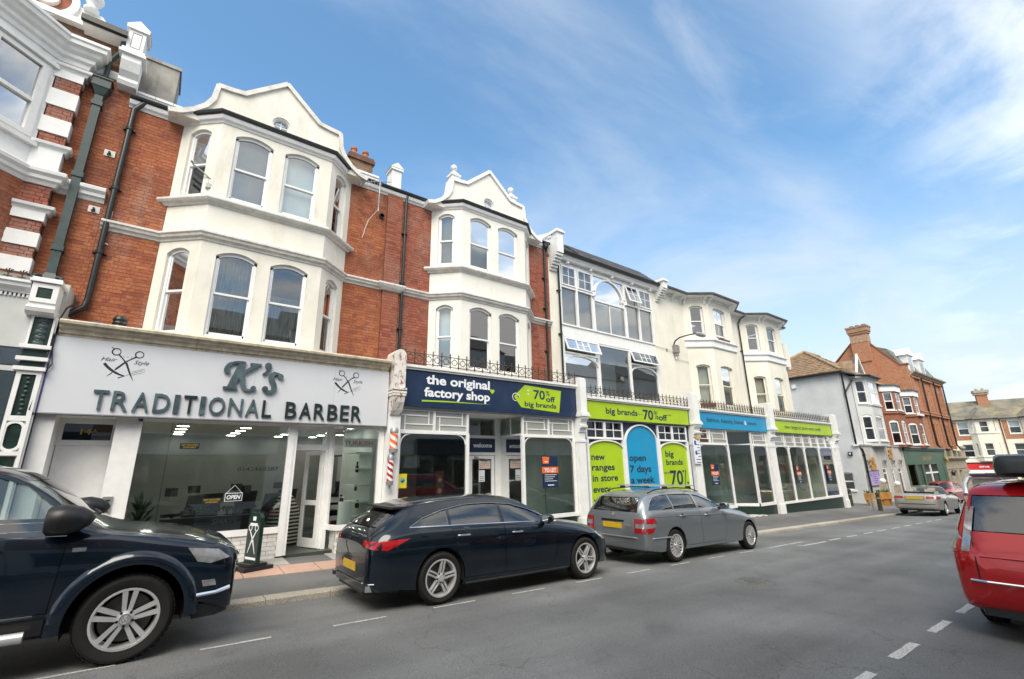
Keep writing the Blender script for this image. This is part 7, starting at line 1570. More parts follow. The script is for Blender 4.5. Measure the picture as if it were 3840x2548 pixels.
pane(gs, FL0, 47.4, 48.8, -2.15, -.30, 0, 'shopglass', 'shop_pane'); w_ = MB(); w_.box(FL0, 49.3, 53.2, -.02, .03, -1.02, -.90); w_.box(FL0, 51.1, 51.25, -.02, .05, -2.15, -.3); w_ = w_.build('window_bars', M['white'], gs); pane(w_, FL0, 49.3, 53.2, -2.15, -.30, 0, 'glassu')
core(gs, 44.8, 56.2, 12.6, 14, zq, .9)
t = thing('gold_lamp', 'small yellow lamp at the right end of the green shop fascia', 'lamp', (56.3, 10.8, .1)); b = MB(); b.lathe((56.25, 10.75, -.25), [(.05, 0), (.10, .15), (.12, .35), (.05, .5), (0, .5)], 8); b.build('shade', M['gold'], t)
tall = thing('tall_gabled_block', 'tall orange brick block with big gable, broad chimney and white dormers', 'building', (57, 11.2, GZ(57)+.1))
FT = Fr(0, 10.95, 0)
b = MB(); b.prismx([(10.9, 1.0), (10.9, 8.15), (11.35, 8.15), (13.3, 10.75), (14.4, 11.0), (15.7, 9.55), (17.8, 7.5), (17.8, -3), (11.3, -3), (11.3, 1.0)], 51.5, 51.9)
b.box(FT, 51.9, 62.2, -.3, 0, 1.0, 7.3); b.box(WF, 61.9, 62.2, 11.25, 17.8, -3, 8.2)
for x in (51.9, 54.1, 57.9, 61.2): b.box(FT, x, x+.55, 0, .12, 1.0, 7.3)
for za in (3.85, 4.05, 7.05): b.box(FT, 51.9, 62.3, 0, .20, za, za+.14)
b.build('wall', farbrick2, tall)
b = MB(); b.prismx([(10.78, 8.15), (11.35, 8.15), (13.3, 10.72), (13.3, 10.86), (11.30, 8.28), (10.78, 8.28)], 51.45, 51.95); b.prismx([(14.4, 11.0), (17.9, 7.45), (17.9, 7.6), (14.4, 11.12)], 51.45, 51.95); b.build('gable_coping', mat('brown_coping', (.20, .09, .05), .8), tall)
b = MB()
b.sweep([(51.9, 10.95), (62.3, 10.95), (62.3, 13)], [(-.1, 0), (.15, 0), (.25, .12), (.42, .20), (.45, .30), (-.1, .32)], z=7.3); b.build('main_cornice', M['stone'], tall)
b = MB(); b.prismx([(11.0, 7.6), (12.1, 9.9), (14.3, 10.9), (14.3, 7.6)], 51.9, 62.3); b.build('mansard_roof', mat('green_grey_slate', (.17, .18, .16), .7, var=.3, scale=3), tall)
for x in (54.3, 58.0):
    b = MB(); Fd = Fr(0, 11.15, 0); b.box(Fd, x-.85, x+.85, -1.6, 0, 7.7, 9.35); b.prism(Fd, [(x-1.05, 9.35), (x+1.05, 9.35), (x, 10.1)], -1.9, .15); b.box(Fd, x-1.0, x+1.0, -.1, .15, 7.6, 7.75); d0 = b.build('dormer', M['white'], tall)
    pane(d0, Fd, x-.6, x+.6, 7.95, 9.15, .012, 'glassh', 'dormer_pane')
for u0 in (55.1, 56.4, 59.2, 60.3):
    for (za, zc) in ((4.35, 6.35), (1.25, 3.3)):
        simple_window(tall, FT, u0, u0+.7, za, zc, w=.03, sill=False, frame='farbrick2', fwid=.12)
b = MB(); b.box(FT, 54.9, 57.5, .0, .015, 1.1, 3.6); b.box(FT, 54.9, 57.5, 0, .016, 4.25, 6.6); b.build('rubbed_brick_panel', mat('bright_rubbed_brick', (.46, .19, .07), .85, var=.2), tall)
tch = thing('broad_gable_chimney', 'broad brick chimney rising from the big gable, pale band and three pots', 'chimney', (51.3, 13.8, 6.5))
b = MB(); b.box(WF, 51.1, 51.9, 13.12, 14.46, 8.9, 11.7); b.box(WF, 51.2, 51.9, 13.05, 14.1, 6.0, 8.9); b.build('stack', farbrick2, tch)
b = MB(); b.box(WF, 51.08, 51.92, 13.10, 14.48, 10.75, 11.4); b.build('pale_brick_band', mat('buff_worn_brick', (.42, .30, .20), .9, var=.35, scale=9, col2=(.25, .12, .07)), tch)
b = MB(); b.box(WF, 51.02, 51.98, 13.04, 14.54, 11.55, 11.75); b.box(WF, 50.95, 52.05, 12.97, 14.6, 11.75, 12.15); b.box(WF, 50.9, 52.1, 12.92, 14.66, 12.15, 12.3); b.build('chimney_cap', mat('buff_cap', (.36, .22, .14), .85), tch)
for i in range(3): b = MB(); b.lathe((51.5, 13.3+.48*i, 12.29), [(.17, 0), (.15, .16), (.17, .2), (.12, .2)], 10); b.build('chimney_pot', M['white'] if i < 0 else M['lead'], tch)
for x, lb in ((54.35, 'dark downpipe on the tall block left of its paired windows'), (58.4, 'dark downpipe on the tall block right of its paired windows'), (61.6, 'dark downpipe at the right end of the tall block')):
    downpipe(lb, [(x, 10.7, 7.2), (x, 10.78, 1.4), (x+.8, 10.75, 1.05)], .06)
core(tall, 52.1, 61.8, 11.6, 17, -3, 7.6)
b = MB(); b.box(WF, 51.9, 62, 11.3, 11.4, -3, 1.0); b.build('ground_wall', farbrick2, tall)
stn = thing('stone_bank_front', 'sandy stone single storey front with parapet and tall narrow windows', 'building', (62, 10.95, GZ(62)+.1)); zs0 = GZ(62)-.1
A9 = math.radians(3.0); FSt = Fr(56.3, 10.9, A9)
b = MB(); b.wall(FSt, 0, 11.5, zs0, .15, [(3.0, 4.6, -2.5, -.95, 0), (6.0, 7.6, -2.5, -.95, 0)], -.3, 0); b.box(FSt, 0, 11.5, -.3, .05, -1.0+.22, -.72); b.box(FSt, 0, 12.1, -.3, .28, .15, .32); b.box(FSt, 0, 11.9, -.3, .12, .0, .15)
for u in (0, 3.4, 6.0, 9.0): b.box(FSt, u, u+.8 if u < 9 else 11.4, -.2, .10, .32, .92)
b.build('stone_wall', M['stone'], stn)
b = MB()
for i in range(7):      # rusticated joints proud of the wall: each block its own
    for j in range(9):
        u = .05+1.28*j+(.6 if i % 2 else 0); z = zs0+.12+.42*i
        if z < -1.2 and u < 11 and not any(a-1.1 < u < c for a, c in ((3.0, 4.6), (6.0, 7.6))): b.box(FSt, u, u+1.2, 0, .025, z, z+.38)
b.build('stone_blocks', M['stone'], stn, kind='stuff')
b = MB(); b.box(FSt, .8, 9.0, -.1, -.05, .34, .85); b.build('parapet_panel', M['shopgreen'], stn)
simple_window(stn, FSt, 3.0, 4.6, -2.5, -.95, frame='conc', w=-.15); simple_window(stn, FSt, 6.0, 7.6, -2.5, -.95, frame='conc', w=-.15); b = MB(); b.box(FSt, 1, 10, -1.6, -1.5, zs0, .1); b.build('inner_core', M['roomd'], stn)
t = thing('wall_lantern', 'black lantern on the stone wall beside the green shop', 'lantern', (57.1, 10.8, -1.2)); b = MB(); b.lathe((57.1, 10.72, -1.35), [(.10, 0), (.16, .3), (.10, .42), (0, .5)], 6); b.build('lantern', M['blk'], t)
b = thing('ball_finial', 'dark stone ball on the right end of the stone parapet', 'finial', (66.6, 11.3, .95)); q = MB(); q.lathe((66.6, 11.3, .92), [(.1, 0), (.22, .1), (.28, .25), (.22, .4), (0, .48)], 12); q.build('ball', M['conc'], b, smooth=True)
R0 = Vector((85.0, 11.0)); aR = math.atan2(-.95, .31); zR = GZ(85)
FR_ = Fr(R0.x, R0.y, aR)
cream_far = mat('sunlit_cream_render', (.80, .77, .64), .8, var=.05, scale=1)  # pale yellowish cream shared by the whole far terrace
roof_far = mat('grey_brown_roof', (.20, .18, .14), .85, var=.3, scale=.8, dirt=((.42, .33, .12), .7, .5, (1, 1, 1)))
def rowhouse(k, u0, label, brickbit, bayc):
    t = thing('row_house', label, 'house', (FR_.p(u0+2.7, 0, 0)[0], FR_.p(u0+2.7, 0, 0)[1], zR), 'cream terrace across the junction')
    F = FR_; u1 = u0+4.75
    b = MB(); b.wall(F, u0, u1, -.2, 5.05, [(u0+.55, u0+1.6, .3, 1.9, 0), (u0+.55, u0+1.6, 3.1, 4.7, 0)], -.2, 0); b.build('wall', cream_far, t)
    if brickbit: b = MB(); b.box(F, u0+.05, u0+.52, 0, .03, 2.5, 4.9) if 0 else b.box(F, u0+1.68, u0+2.15, 0, .03, 2.45, 4.75); b.box(F, u0+.02, u0+.5, 0, .03, 2.45, 4.75); b.box(F, u0+.5, u0+1.68, 0, .03, 2.45, 2.95); b.build('brick_panel', farbrick2, t)
    simple_window(t, F, u0+.55, u0+1.6, .3, 1.9, w=-.08); simple_window(t, F, u0+.55, u0+1.6, 3.1, 4.7, w=-.08, blind=('blindw', .5))
    P = [F.p(bayc-1.35, 0, 0), F.p(bayc-.8, .7, 0), F.p(bayc+.8, .7, 0), F.p(bayc+1.35, 0, 0)]
    A1 = math.atan2(P[1][1]-P[0][1], P[1][0]-P[0][0]); A3 = math.atan2(P[3][1]-P[2][1], P[3][0]-P[2][0]); L_ = math.hypot(.55, .7)
    F1, F2, F3 = Fr(P[0][0], P[0][1], A1), Fr(P[1][0], P[1][1], aR), Fr(P[2][0], P[2][1], A3)
    b = MB()
    for (za, zc, zs_, zt_) in ((-.2, 2.5, .45, 2.0), (2.5, 5.1, 3.35, 4.75)):
        b.wall(F1, 0, L_, za, zc, [(.35, .62, zs_, zt_, 0)], -.15, 0); b.wall(F3, 0, L_, za, zc, [(.3, .57, zs_, zt_, 0)], -.15, 0); b.wall(F2, 0, 1.6, za, zc, [(.38, 1.22, zs_, zt_, 0)], -.15, 0)
    for zz in (.3, 3.2): b.sweep([(p[0], p[1]) for p in P], [(0, 0), (.08, 0), (.08, .1), (0, .12)], z=zz)
    b.build('bay_wall', cream_far, t)
    for (za, zc, zs_, zt_) in ((-.2, 2.5, .45, 2.0), (2.5, 5.1, 3.35, 4.75)):
        simple_window(t, F2, .38, 1.22, zs_, zt_, sill=False); simple_window(t, F1, .35, .62, zs_, zt_, sill=False, fwid=.04); simple_window(t, F3, .3, .57, zs_, zt_, sill=False, fwid=.04)
    b = MB(); ap_ = F.p(bayc, -1.2, 6.7); b.add([F.p(bayc-1.75, 0, 5.05), F.p(bayc-.95, 1.0, 5.05), F.p(bayc+.95, 1.0, 5.05), F.p(bayc+1.75, 0, 5.05), F.p(bayc, .35, 6.35), ap_, F.p(bayc-1.6, -.4, 5.3), F.p(bayc+1.6, -.4, 5.3)], [(0, 1, 4), (1, 2, 4), (2, 3, 4), (0, 4, 5, 6), (3, 7, 5, 4), (0, 1, 2, 3)]); b.build('bay_roof', roof_far, t)
    b = MB(); b.tube([F.p(bayc-1.75, 0, 5.03), F.p(bayc-.95, 1.0, 5.03), F.p(bayc+.95, 1.0, 5.03), F.p(bayc+1.75, 0, 5.03)], .07, 6); b.tube([F.p(u0, .35, 5.03), F.p(bayc-1.7, .3, 5.03)], .07, 6); b.build('gutter', M['black'], t)
    b = MB(); V_ = [F.p(u0, .35, 5.0), F.p(u1, .35, 5.0), F.p(u1, -4.2, 7.75), F.p(u0, -4.2, 7.75), F.p(u1, -8.5, 5), F.p(u0, -8.5, 5)]; b.add(V_, [(0, 1, 2, 3), (3, 2, 4, 5), (0, 3, 5), (1, 4, 2)]); b.build('roof', roof_far, t)
    b = MB(); b.box(F, u0, u1, -8, -.6, zR, 4.9); b.build('inner_core', M['roomd'], t)
    b = MB(); b.tube([F.p(u1-.15, .08, 5), F.p(u1-.15, .08, -.2)], .06, 6); b.build('downpipe', mat('red_brown_pipe', (.12, .04, .03), .6), t)
    b = MB(); b.box(F, u0, u1, -.2, .1, zR, zR+.6); b.box(F, u0, u1, -.2, .15, -.35, -.2); b.box(F, u0, u0+.3, -.2, .1, zR+.6, -.35); b.build('shop_wall', cream_far, t); pane(t, F, u0+.3, u1, zR+.6, -1.3, .02, 'glassu', 'shop_pane')
    return t
rowhouse(0, -8.65, 'cream terrace house partly hidden behind the tall brick block', True, -5.3)
rowhouse(1, -3.9, 'cream terrace house with hipped bay roof left of the red roof box', True, -.95)
rowhouse(2, .85, 'cream terrace house behind the black roof box at the right edge', True, 3.9)
rowhouse(3, 5.6, 'cream terrace house beyond the right edge of the row', True, 8.6)
def rowchim(u):
    c = FR_.p(u, -3.6, 0); t = thing('chimney_stack', 'orange chimney with pale cap on the cream terrace roof', 'chimney', (c[0], c[1], 7)); F = FR_
    b = MB(); b.box(F, u-.55, u+.55, -3.9, -3.1, 6.6, 8.7); b.build('stack', farbrick2, t); b = MB(); b.box(F, u-.72, u+.72, -4.05, -2.95, 8.45, 8.6); b.box(F, u-.78, u+.78, -4.1, -2.9, 8.7, 9.05); b.build('cap', M['stone'], t)
    for s in (-.3, .3): b = MB(); q = F.p(u+s, -3.5, 9.04); b.lathe(q, [(.17, 0), (.14, .22), (.16, .26), (0, .26)], 8); b.build('chimney_pot', M['stone'], t)
rowchim(.35)
rs = thing('red_shop_sign', 'red shop sign with white letters at the foot of the cream terrace', 'shop sign', tuple(FR_.p(-1.8, .2, -1.2)))
b = MB(); b.box(FR_, -3.8, .7, .1, .2, -1.25, -.50); b.build('sign_panel', mat('bright_red_sign', (.62, .03, .03), .4, var=.05), rs); text('one', Fr(FR_.p(0, .205, 0)[0], FR_.p(0, .205, 0)[1], aR), -2.35, -.98, 0, .30, M['whitet'], rs, width=.95, bold=.03)
b = MB(); b.box(FR_, -3.8, .7, .1, .22, -1.7, -1.27); b.build('white_band', M['white'], rs)
def bollard(x, y, label):
    t = thing('bollard', label, 'bollard', (x, y, pave_z(x, y)), 'dark wooden bollards at the alley mouth'); z = pave_z(x, y)
    b = MB(); b.lathe((x, y, z), [(.10, 0), (.095, .70), (.07, .72), (.07, .77), (.10, .80), (.10, .88), (.06, .93), (0, .94)], 10); b.build('post', mat('dark_bollard_wood', (.05, .045, .025), .8, var=.3), t, smooth=40)
    b = MB(); b.lathe((x, y, z+.60), [(.101, 0), (.103, .03), (.101, .06)], 10); b.build('band', M['zinc'], t)
bollard(32.2, 10.75, 'dark bollard close to the last shop pier at the alley'); bollard(30.6, 8.95, 'dark bollard near the kerb in front of the alley, beside a grey post')
t = thing('sign_post', 'thin grey post standing beside the kerb bollard', 'post', (30.1, 9.1, pave_z(30, 9.1))); b = MB(); b.tube([(30.1, 9.1, pave_z(30.1, 9.1)), (30.1, 9.1, pave_z(30, 9)+1.75)], .04, 8); b.lathe((30.1, 9.1, pave_z(30, 9)+1.74), [(.045, 0), (.045, .04), (0, .06)], 8); b.build('pole', M['zinc'], t)
zw = pave_z(34, 10.4)
t = thing('low_wall', 'low cream forecourt wall with white ball caps in front of the grey house', 'wall', (36, 10.3, zw)); b = MB(); b.box(WF, 33.6, 36.4, 10.15, 10.30, zw-.2, zw+.30); b.box(WF, 36.2, 36.55, 10.05, 10.4, zw-.3, zw+1.15); b.box(WF, 38.9, 39.2, 10.1, 10.4, zw-.4, zw+.9); b.build('wall', M['stone'], t)
for (x, z) in ((36.38, zw+1.15), (36.2, zw+.15), (39.05, zw+.9)): b = MB(); b.lathe((x, 10.22, z), [(.06, 0), (.16, .08), (.18, .18), (.12, .28), (0, .32)], 12); b.build('ball_cap', M['white'], t, smooth=True)
for i, (x, y) in enumerate(((34.1, 10.4), (34.9, 10.1), (35.6, 9.95))):
    t = thing('planter', ['orange trough planter nearest the alley', 'orange trough planter in the middle of the row', 'orange trough planter at the right end of the row'][i], 'planter', (x, y, zw), 'orange planters along the low wall')
    b = MB(); b.box(WF, x-.32, x+.32, y-.16, y+.16, zw+.30, zw+.68); b.box(WF, x-.28, x-.22, y-.12, y+.12, zw-.05, zw+.30); b.box(WF, x+.22, x+.28, y-.12, y+.12, zw-.05, zw+.30); b.build('trough', mat('orange_planter', (.50, .24, .06), .7, var=.2), t)
    b = MB()
    for j in range(36):
        a = random.uniform(0, 2*PI); p = Vector((x+random.uniform(-.28, .28), y+random.uniform(-.1, .1), zw+.66)); l = random.uniform(.08, .28); d = Vector((math.cos(a)*.5, math.sin(a)*.5, .85))*l; sd = Vector((-math.sin(a), math.cos(a), 0))*.03; b.add([tuple(p), tuple(p+d*.5+sd), tuple(p+d), tuple(p+d*.5-sd)], [(0, 1, 2, 3)])
    b.build('foliage', mat('weed_leaf', (.045, .13, .03), .6), t)
t = thing('alley_wall', 'brick back wall closing the alley behind the shop row', 'wall', (33, 24, zw)); b = MB(); b.box(WF, 30.3, 40, 24, 24.3, zw-.3, 3.2); b.build('wall', farbrick, t)
b = MB(); b.box(WF, 30.15, 30.3, 10.7, 17, -2.6, 2.05); b.build('side_wall', M['cream3'], cream5)
zo = GZ(10)
for k in range(14):
    x0 = -22+6.6*k; x1 = x0+6.58; hh = 6.3+.5*(k % 3); F = Fr(x1, -2.75, PI)     # outward = +y
    t = thing('opposite_house', f'house seen only mirrored in the shop glass, {["first", "second", "third", "fourth", "fifth", "sixth", "seventh", "eighth", "ninth", "tenth", "eleventh", "twelfth", "thirteenth", "last"][k]} from the left end', 'house', (x0+3.3, -3, GZ(x0)), 'houses on the camera side of the street')
    wl_ = x1-x0; zz0 = GZ(x0+3)-.1
    hol = [(.8, 2.0, 2.6, 4.3, 0), (2.75, 3.9, 2.6, 4.3, 0), (4.7, 5.8, 2.6, 4.3, 0)]
    b = MB(); b.wall(F, 0, wl_, 1.3, hh, hol, -.3, 0); b.build('wall', (M['farbrick2'], M['cream2'], M['trimw'])[k % 3], t)
    b = MB(); b.box(F, 0, wl_, -.1, .25, .75, 1.45); b.box(F, 0, wl_, -.1, .35, 1.45, 1.6); b.build('shop_fascia', (M['trimw'], M['signw'], M['navy'])[k % 3], t)
    b = MB(); b.box(F, 0, .4, -.3, .12, zz0, .75); b.box(F, wl_-.4, wl_, -.3, .12, zz0, .75); b.box(F, .4, wl_-.4, -.2, 0, zz0, zz0+.6); b.build('shop_pier', M['trimw'], t)
    pane(t, F, .4, wl_-.4, zz0+.6, .75, -.05, 'glassu', 'shop_pane')
    for (a, e, za, zc, _r) in hol: simple_window(t, F, a, e, za, zc)
    b = MB(); b.box(F, 0, wl_, -5, -.8, zz0, hh-.1); b.build('inner_core', M['roomd'], t)
    b = MB(); b.add([F.p(0, .2, hh), F.p(wl_, .2, hh), F.p(wl_, -3.5, hh+2), F.p(0, -3.5, hh+2), F.p(wl_, -7, hh), F.p(0, -7, hh)], [(0, 1, 2, 3), (3, 2, 4, 5), (0, 3, 5), (1, 4, 2)]); b.build('roof', M['slate'], t)
def paint(name, col, met=.35, rough=.25, flake=.0):
    m_ = bpy.data.materials.new(name); m_.use_nodes = True; t = m_.node_tree; b = t.nodes['Principled BSDF']; L = t.links.new
    b.inputs['Metallic'].default_value = met; b.inputs['Specular IOR Level'].default_value = .2; b.inputs['Roughness'].default_value = rough; b.inputs['Coat Weight'].default_value = 1; b.inputs['Coat Roughness'].default_value = .02
    g = t.nodes.new('ShaderNodeNewGeometry'); sp = t.nodes.new('ShaderNodeTexNoise'); sp.inputs['Scale'].default_value = 3; sp.inputs['Detail'].default_value = 8; L(g.outputs['Position'], sp.inputs['Vector'])
    mr = t.nodes.new('ShaderNodeMapRange'); mr.inputs[1].default_value = .45; mr.inputs[2].default_value = .8; mr.inputs[4].default_value = .05; L(sp.outputs[0], mr.inputs[0])
    mx_ = t.nodes.new('ShaderNodeMixRGB'); mx_.inputs[1].default_value = (*col, 1); mx_.inputs[2].default_value = (.16, .15, .13, 1); L(mr.outputs[0], mx_.inputs[0]); L(mx_.outputs[0], b.inputs['Base Color'])
    rr = t.nodes.new('ShaderNodeMapRange'); rr.inputs[3].default_value = .008; rr.inputs[4].default_value = .05; L(sp.outputs[0], rr.inputs[0]); L(rr.outputs[0], b.inputs['Coat Roughness'])
    n2 = t.nodes.new('ShaderNodeTexNoise'); n2.inputs['Scale'].default_value = 2.2; n2.inputs['Detail'].default_value = 1; L(g.outputs['Position'], n2.inputs['Vector'])
    bu = t.nodes.new('ShaderNodeBump'); bu.inputs['Strength'].default_value = .05; bu.inputs['Distance'].default_value = .02; L(n2.outputs[0], bu.inputs['Height']); L(bu.outputs[0], b.inputs['Coat Normal'])
    return m_
P_NAVY = paint('black_blue_car_paint', (.003, .009, .017), .4); P_BLUE = paint('deep_blue_truck_paint', (.003, .010, .021), .4)
P_GREY = paint('silver_grey_car_paint', (.24, .26, .28), .6, .3); P_SILV = paint('silver_beige_car_paint', (.42, .40, .36), .5, .32); P_RED = paint('red_car_paint', (.42, .008, .010), .3, .25)
CGL = glassmat('car_glass', tint=(.42, .50, .50), refl=.10); CGD = glassmat('privacy_car_glass', tint=(.10, .12, .12), refl=.10); CGM = glassmat('light_car_glass', tint=(.70, .80, .78), refl=.10)
TRIM = mat('black_car_trim', (.010, .010, .011), .4, var=.1); SEAT = mat('dark_car_seat', (.03, .03, .032), .8); WELL = mat('wheel_well', (.006, .006, .006), .9, var=0)
def hermite(xs, ys):
    n = len(xs); d = [(ys[i+1]-ys[i])/(xs[i+1]-xs[i]) for i in range(n-1)]; m_ = [d[0]]
    for i in range(1, n-1): m_.append(0 if d[i-1]*d[i] <= 0 else 2*d[i-1]*d[i]/(d[i-1]+d[i]))
    m_.append(d[-1])
    def f(x):
        if x <= xs[0]: return ys[0]
        if x >= xs[-1]: return ys[-1]
        i = max(j for j in range(n-1) if xs[j] <= x); h = xs[i+1]-xs[i]; t = (x-xs[i])/h
        return (2*t**3-3*t*t+1)*ys[i]+(t**3-2*t*t+t)*h*m_[i]+(-2*t**3+3*t*t)*ys[i+1]+(t**3-t*t)*h*m_[i+1]
    return f
class Car:
    def __init__(s, tab, yc, n_st=84):
        s.tab = tab; s.yc = yc; xs = [r[0] for r in tab]; s.f = [hermite(xs, [r[i] for r in tab]) for i in range(1, 8)]
        s.x0, s.x1 = xs[0], xs[-1]; s.st = [s.x0+(s.x1-s.x0)*(.5-.5*math.cos(PI*i/n_st)) for i in range(n_st+1)]
    def P(s, x): return [g(x) for g in s.f]
    def sec(s, x, inn=0.0, cavity=False):
        hw, zb, zs, ws, re, ze, zt = s.P(x)
        if cavity: hw -= .07; zb = zs-.30; ws -= .055; re -= .05; ze -= .05; zt -= .055; 
        h = zs-zb
        pts = [(hw*.86, zb), (hw-.035, zb+.03*min(1, h/.3)), (hw-.008, zb+h*.16), (hw, zb+h*.34), (hw, zb+h*.54), (hw-.004, zb+h*.70), (hw-.010, zb+h*.82), (hw-.5*(hw-ws)-.006, zb+h*.945), (ws, zs)]
        for k in range(1, 5): t = k/5; bow = .018*math.sin(PI*t); pts.append((ws+(re-ws)*t+bow, zs+(ze-zs)*t))
        for k in range(0, 9):
            t = k/8*PI/2; pts.append((re*math.cos(t)**.62 if k < 8 else 0.0, ze+(zt-ze)*math.sin(t)**1.25))
        return pts
    def loft(s, cavity=False, xa=None, xb=None):
        st = [x for x in s.st if (xa is None or x >= xa) and (xb is None or x <= xb)]
        V_ = []; n = None
        for x in st:
            h = s.sec(x, cavity=cavity); ring = [(-y, z) for y, z in h]+[(y, z) for y, z in reversed(h[:-1])]; n = len(ring)
            g = GZ(x); V_ += [(x, s.yc+y, g+z) for y, z in ring]
        Fs = [(i*n+j, i*n+(j+1) % n, (i+1)*n+(j+1) % n, (i+1)*n+j) for i in range(len(st)-1) for j in range(n)]
        Fs += [tuple(range(n)), tuple(range(len(V_)-1, len(V_)-n-1, -1))]
        b = MB(); b.add(V_, Fs); return b
    def yside(s, x, z):
        h = s.sec(x)
        for (ya, za), (yb, zb_) in zip(h, h[1:]):
            if za <= z <= zb_ and zb_ > za: return ya+(yb-ya)*(z-za)/(zb_-za)
        return h[-2][0] if z > h[-2][1] else h[0][0]
    def ztop(s, x, y):
        h = s.sec(x); y = abs(y)
        for (ya, za), (yb, zb_) in zip(reversed(h[:-1]), list(reversed(h))[:-1]):
            pass
        for i in range(len(h)-1, 0, -1):
            (ya, za), (yb, zb_) = h[i], h[i-1]
            if ya <= y <= yb+1e-9 and yb > ya: return za+(zb_-za)*(y-ya)/(yb-ya)
        return h[0][1]
    def xat(s, y, z, xin, xout):
        a, b_ = xin, xout
        if s.ztop(a, y) < z: return a
        for _ in range(26):
            c = (a+b_)/2
            if s.ztop(c, y) > z: a = c
            else: b_ = c
        return a
    def w(s, x, y, z): return (x, s.yc+y, GZ(x)+z)
    def side_prism(s, poly, ya, yb, b):
        n = len(poly); V_ = [s.w(x, ya, z) for x, z in poly]+[s.w(x, yb, z) for x, z in poly]
        b.add(V_, [tuple(range(n)), tuple(range(2*n-1, n-1, -1))]+[(i, (i+1) % n, n+(i+1) % n, n+i) for i in range(n)])
    def side_pane(s, poly, off=.014, cell=.14):
        """grid patch following the body side, clipped to the polygon"""
        bm = bmesh.new(); vs_ = [bm.verts.new((x, 0, z)) for x, z in poly]; bm.faces.new(vs_)
        x0, x1 = min(p[0] for p in poly), max(p[0] for p in poly); z0, z1 = min(p[1] for p in poly), max(p[1] for p in poly)
        for k in range(1, int((x1-x0)/cell)+1):
            x = x0+k*cell
            if x < x1-.01: bmesh.ops.bisect_plane(bm, geom=bm.verts[:]+bm.edges[:]+bm.faces[:], plane_co=(x, 0, 0), plane_no=(1, 0, 0))
        for k in range(1, 5):
            z = z0+(z1-z0)*k/5; bmesh.ops.bisect_plane(bm, geom=bm.verts[:]+bm.edges[:]+bm.faces[:], plane_co=(0, 0, z), plane_no=(0, 0, 1))
        bm.verts.index_update(); V_ = [(v.co.x, v.co.z) for v in bm.verts]; Fs = [tuple(v.index for v in f.verts) for f in bm.faces]; bm.free()
        b = MB()
        b.add([s.w(x, -(s.yside(x, z)-off), z) for x, z in V_], Fs); b.add([s.w(x, (s.yside(x, z)-off), z) for x, z in V_], Fs); return b
    def end_pane(s, poly, xin, xout, off=.012):
        """poly in (y,z); pane on the sloping front or rear surface"""
        bm = bmesh.new(); vs_ = [bm.verts.new((y, 0, z)) for y, z in poly]; bm.faces.new(vs_)
        y0, y1 = min(p[0] for p in poly), max(p[0] for p in poly); z0, z1 = min(p[1] for p in poly), max(p[1] for p in poly)
        for k in range(1, 14): bmesh.ops.bisect_plane(bm, geom=bm.verts[:]+bm.edges[:]+bm.faces[:], plane_co=(y0+(y1-y0)*k/14, 0, 0), plane_no=(1, 0, 0))
        for k in range(1, 7): bmesh.ops.bisect_plane(bm, geom=bm.verts[:]+bm.edges[:]+bm.faces[:], plane_co=(0, 0, z0+(z1-z0)*k/7), plane_no=(0, 0, 1))
        bm.verts.index_update(); V_ = [(v.co.x, v.co.z) for v in bm.verts]; Fs = [tuple(v.index for v in f.verts) for f in bm.faces]; bm.free()
        sg_ = 1 if xout > xin else -1; b = MB(); b.add([s.w(s.xat(y, z, xin, xout)-sg_*off, y, z) for y, z in V_], Fs); return b
    def side_line(s, pts, r, out=.004, m_=None, name='trim', root=None, both=True, n=6):
        b = MB()
        for sg_ in ((-1, 1) if both else (-1,)):
            q = []
            for (xa, za), (xb, zb_) in zip(pts, pts[1:]):
                k = max(1, int(math.hypot(xb-xa, zb_-za)/.08))
                for i in range(k): x, z = xa+(xb-xa)*i/k, za+(zb_-za)*i/k; q.append(s.w(x, sg_*(s.yside(x, z)+out), z))
            x, z = pts[-1]; q.append(s.w(x, sg_*(s.yside(x, z)+out), z)); b.tube(q, r, n)
        return b.build(name, m_, root, smooth=True)
    def side_patch(s, poly, thick, m_, name, root, both=True, out=.006, cell=.12):
        b = s.side_pane(poly, off=-out, cell=cell)
        if not both: n = len(b.v)//2; b.v = b.v[:n]; b.f = [f for f in b.f if max(f) < n]
        return b.build(name, m_, root, smooth=True)
def clip(poly, xa, xb):
    def half(P, x, keep):
        o = []
        for i in range(len(P)):
            a, c = P[i], P[(i+1) % len(P)]; ia, ic = keep(a[0]), keep(c[0])
            if ia: o.append(a)
            if ia != ic: t = (x-a[0])/(c[0]-a[0]); o.append((x, a[1]+(c[1]-a[1])*t))
        return o
    P = half(poly, xa, lambda q: q >= xa); return half(P, xb, lambda q: q <= xb)
def boolean(obj, cut, op='DIFFERENCE', keep=False):
    m_ = obj.modifiers.new('b', 'BOOLEAN'); m_.operation = op; m_.solver = 'EXACT'; m_.object = cut
    dg = bpy.context.evaluated_depsgraph_get(); me = bpy.data.meshes.new_from_object(obj.evaluated_get(dg)); obj.modifiers.clear(); old = obj.data; obj.data = me
    if not keep: bpy.data.objects.remove(cut)
def tmp(b): 
    me = bpy.data.meshes.new('tmp'); me.from_pydata(b.v, [], b.f); bm = bmesh.new(); bm.from_mesh(me); bmesh.ops.recalc_face_normals(bm, faces=bm.faces); bm.to_mesh(me); bm.free()
    o = bpy.data.objects.new('tmp', me); COL.objects.link(o); return o
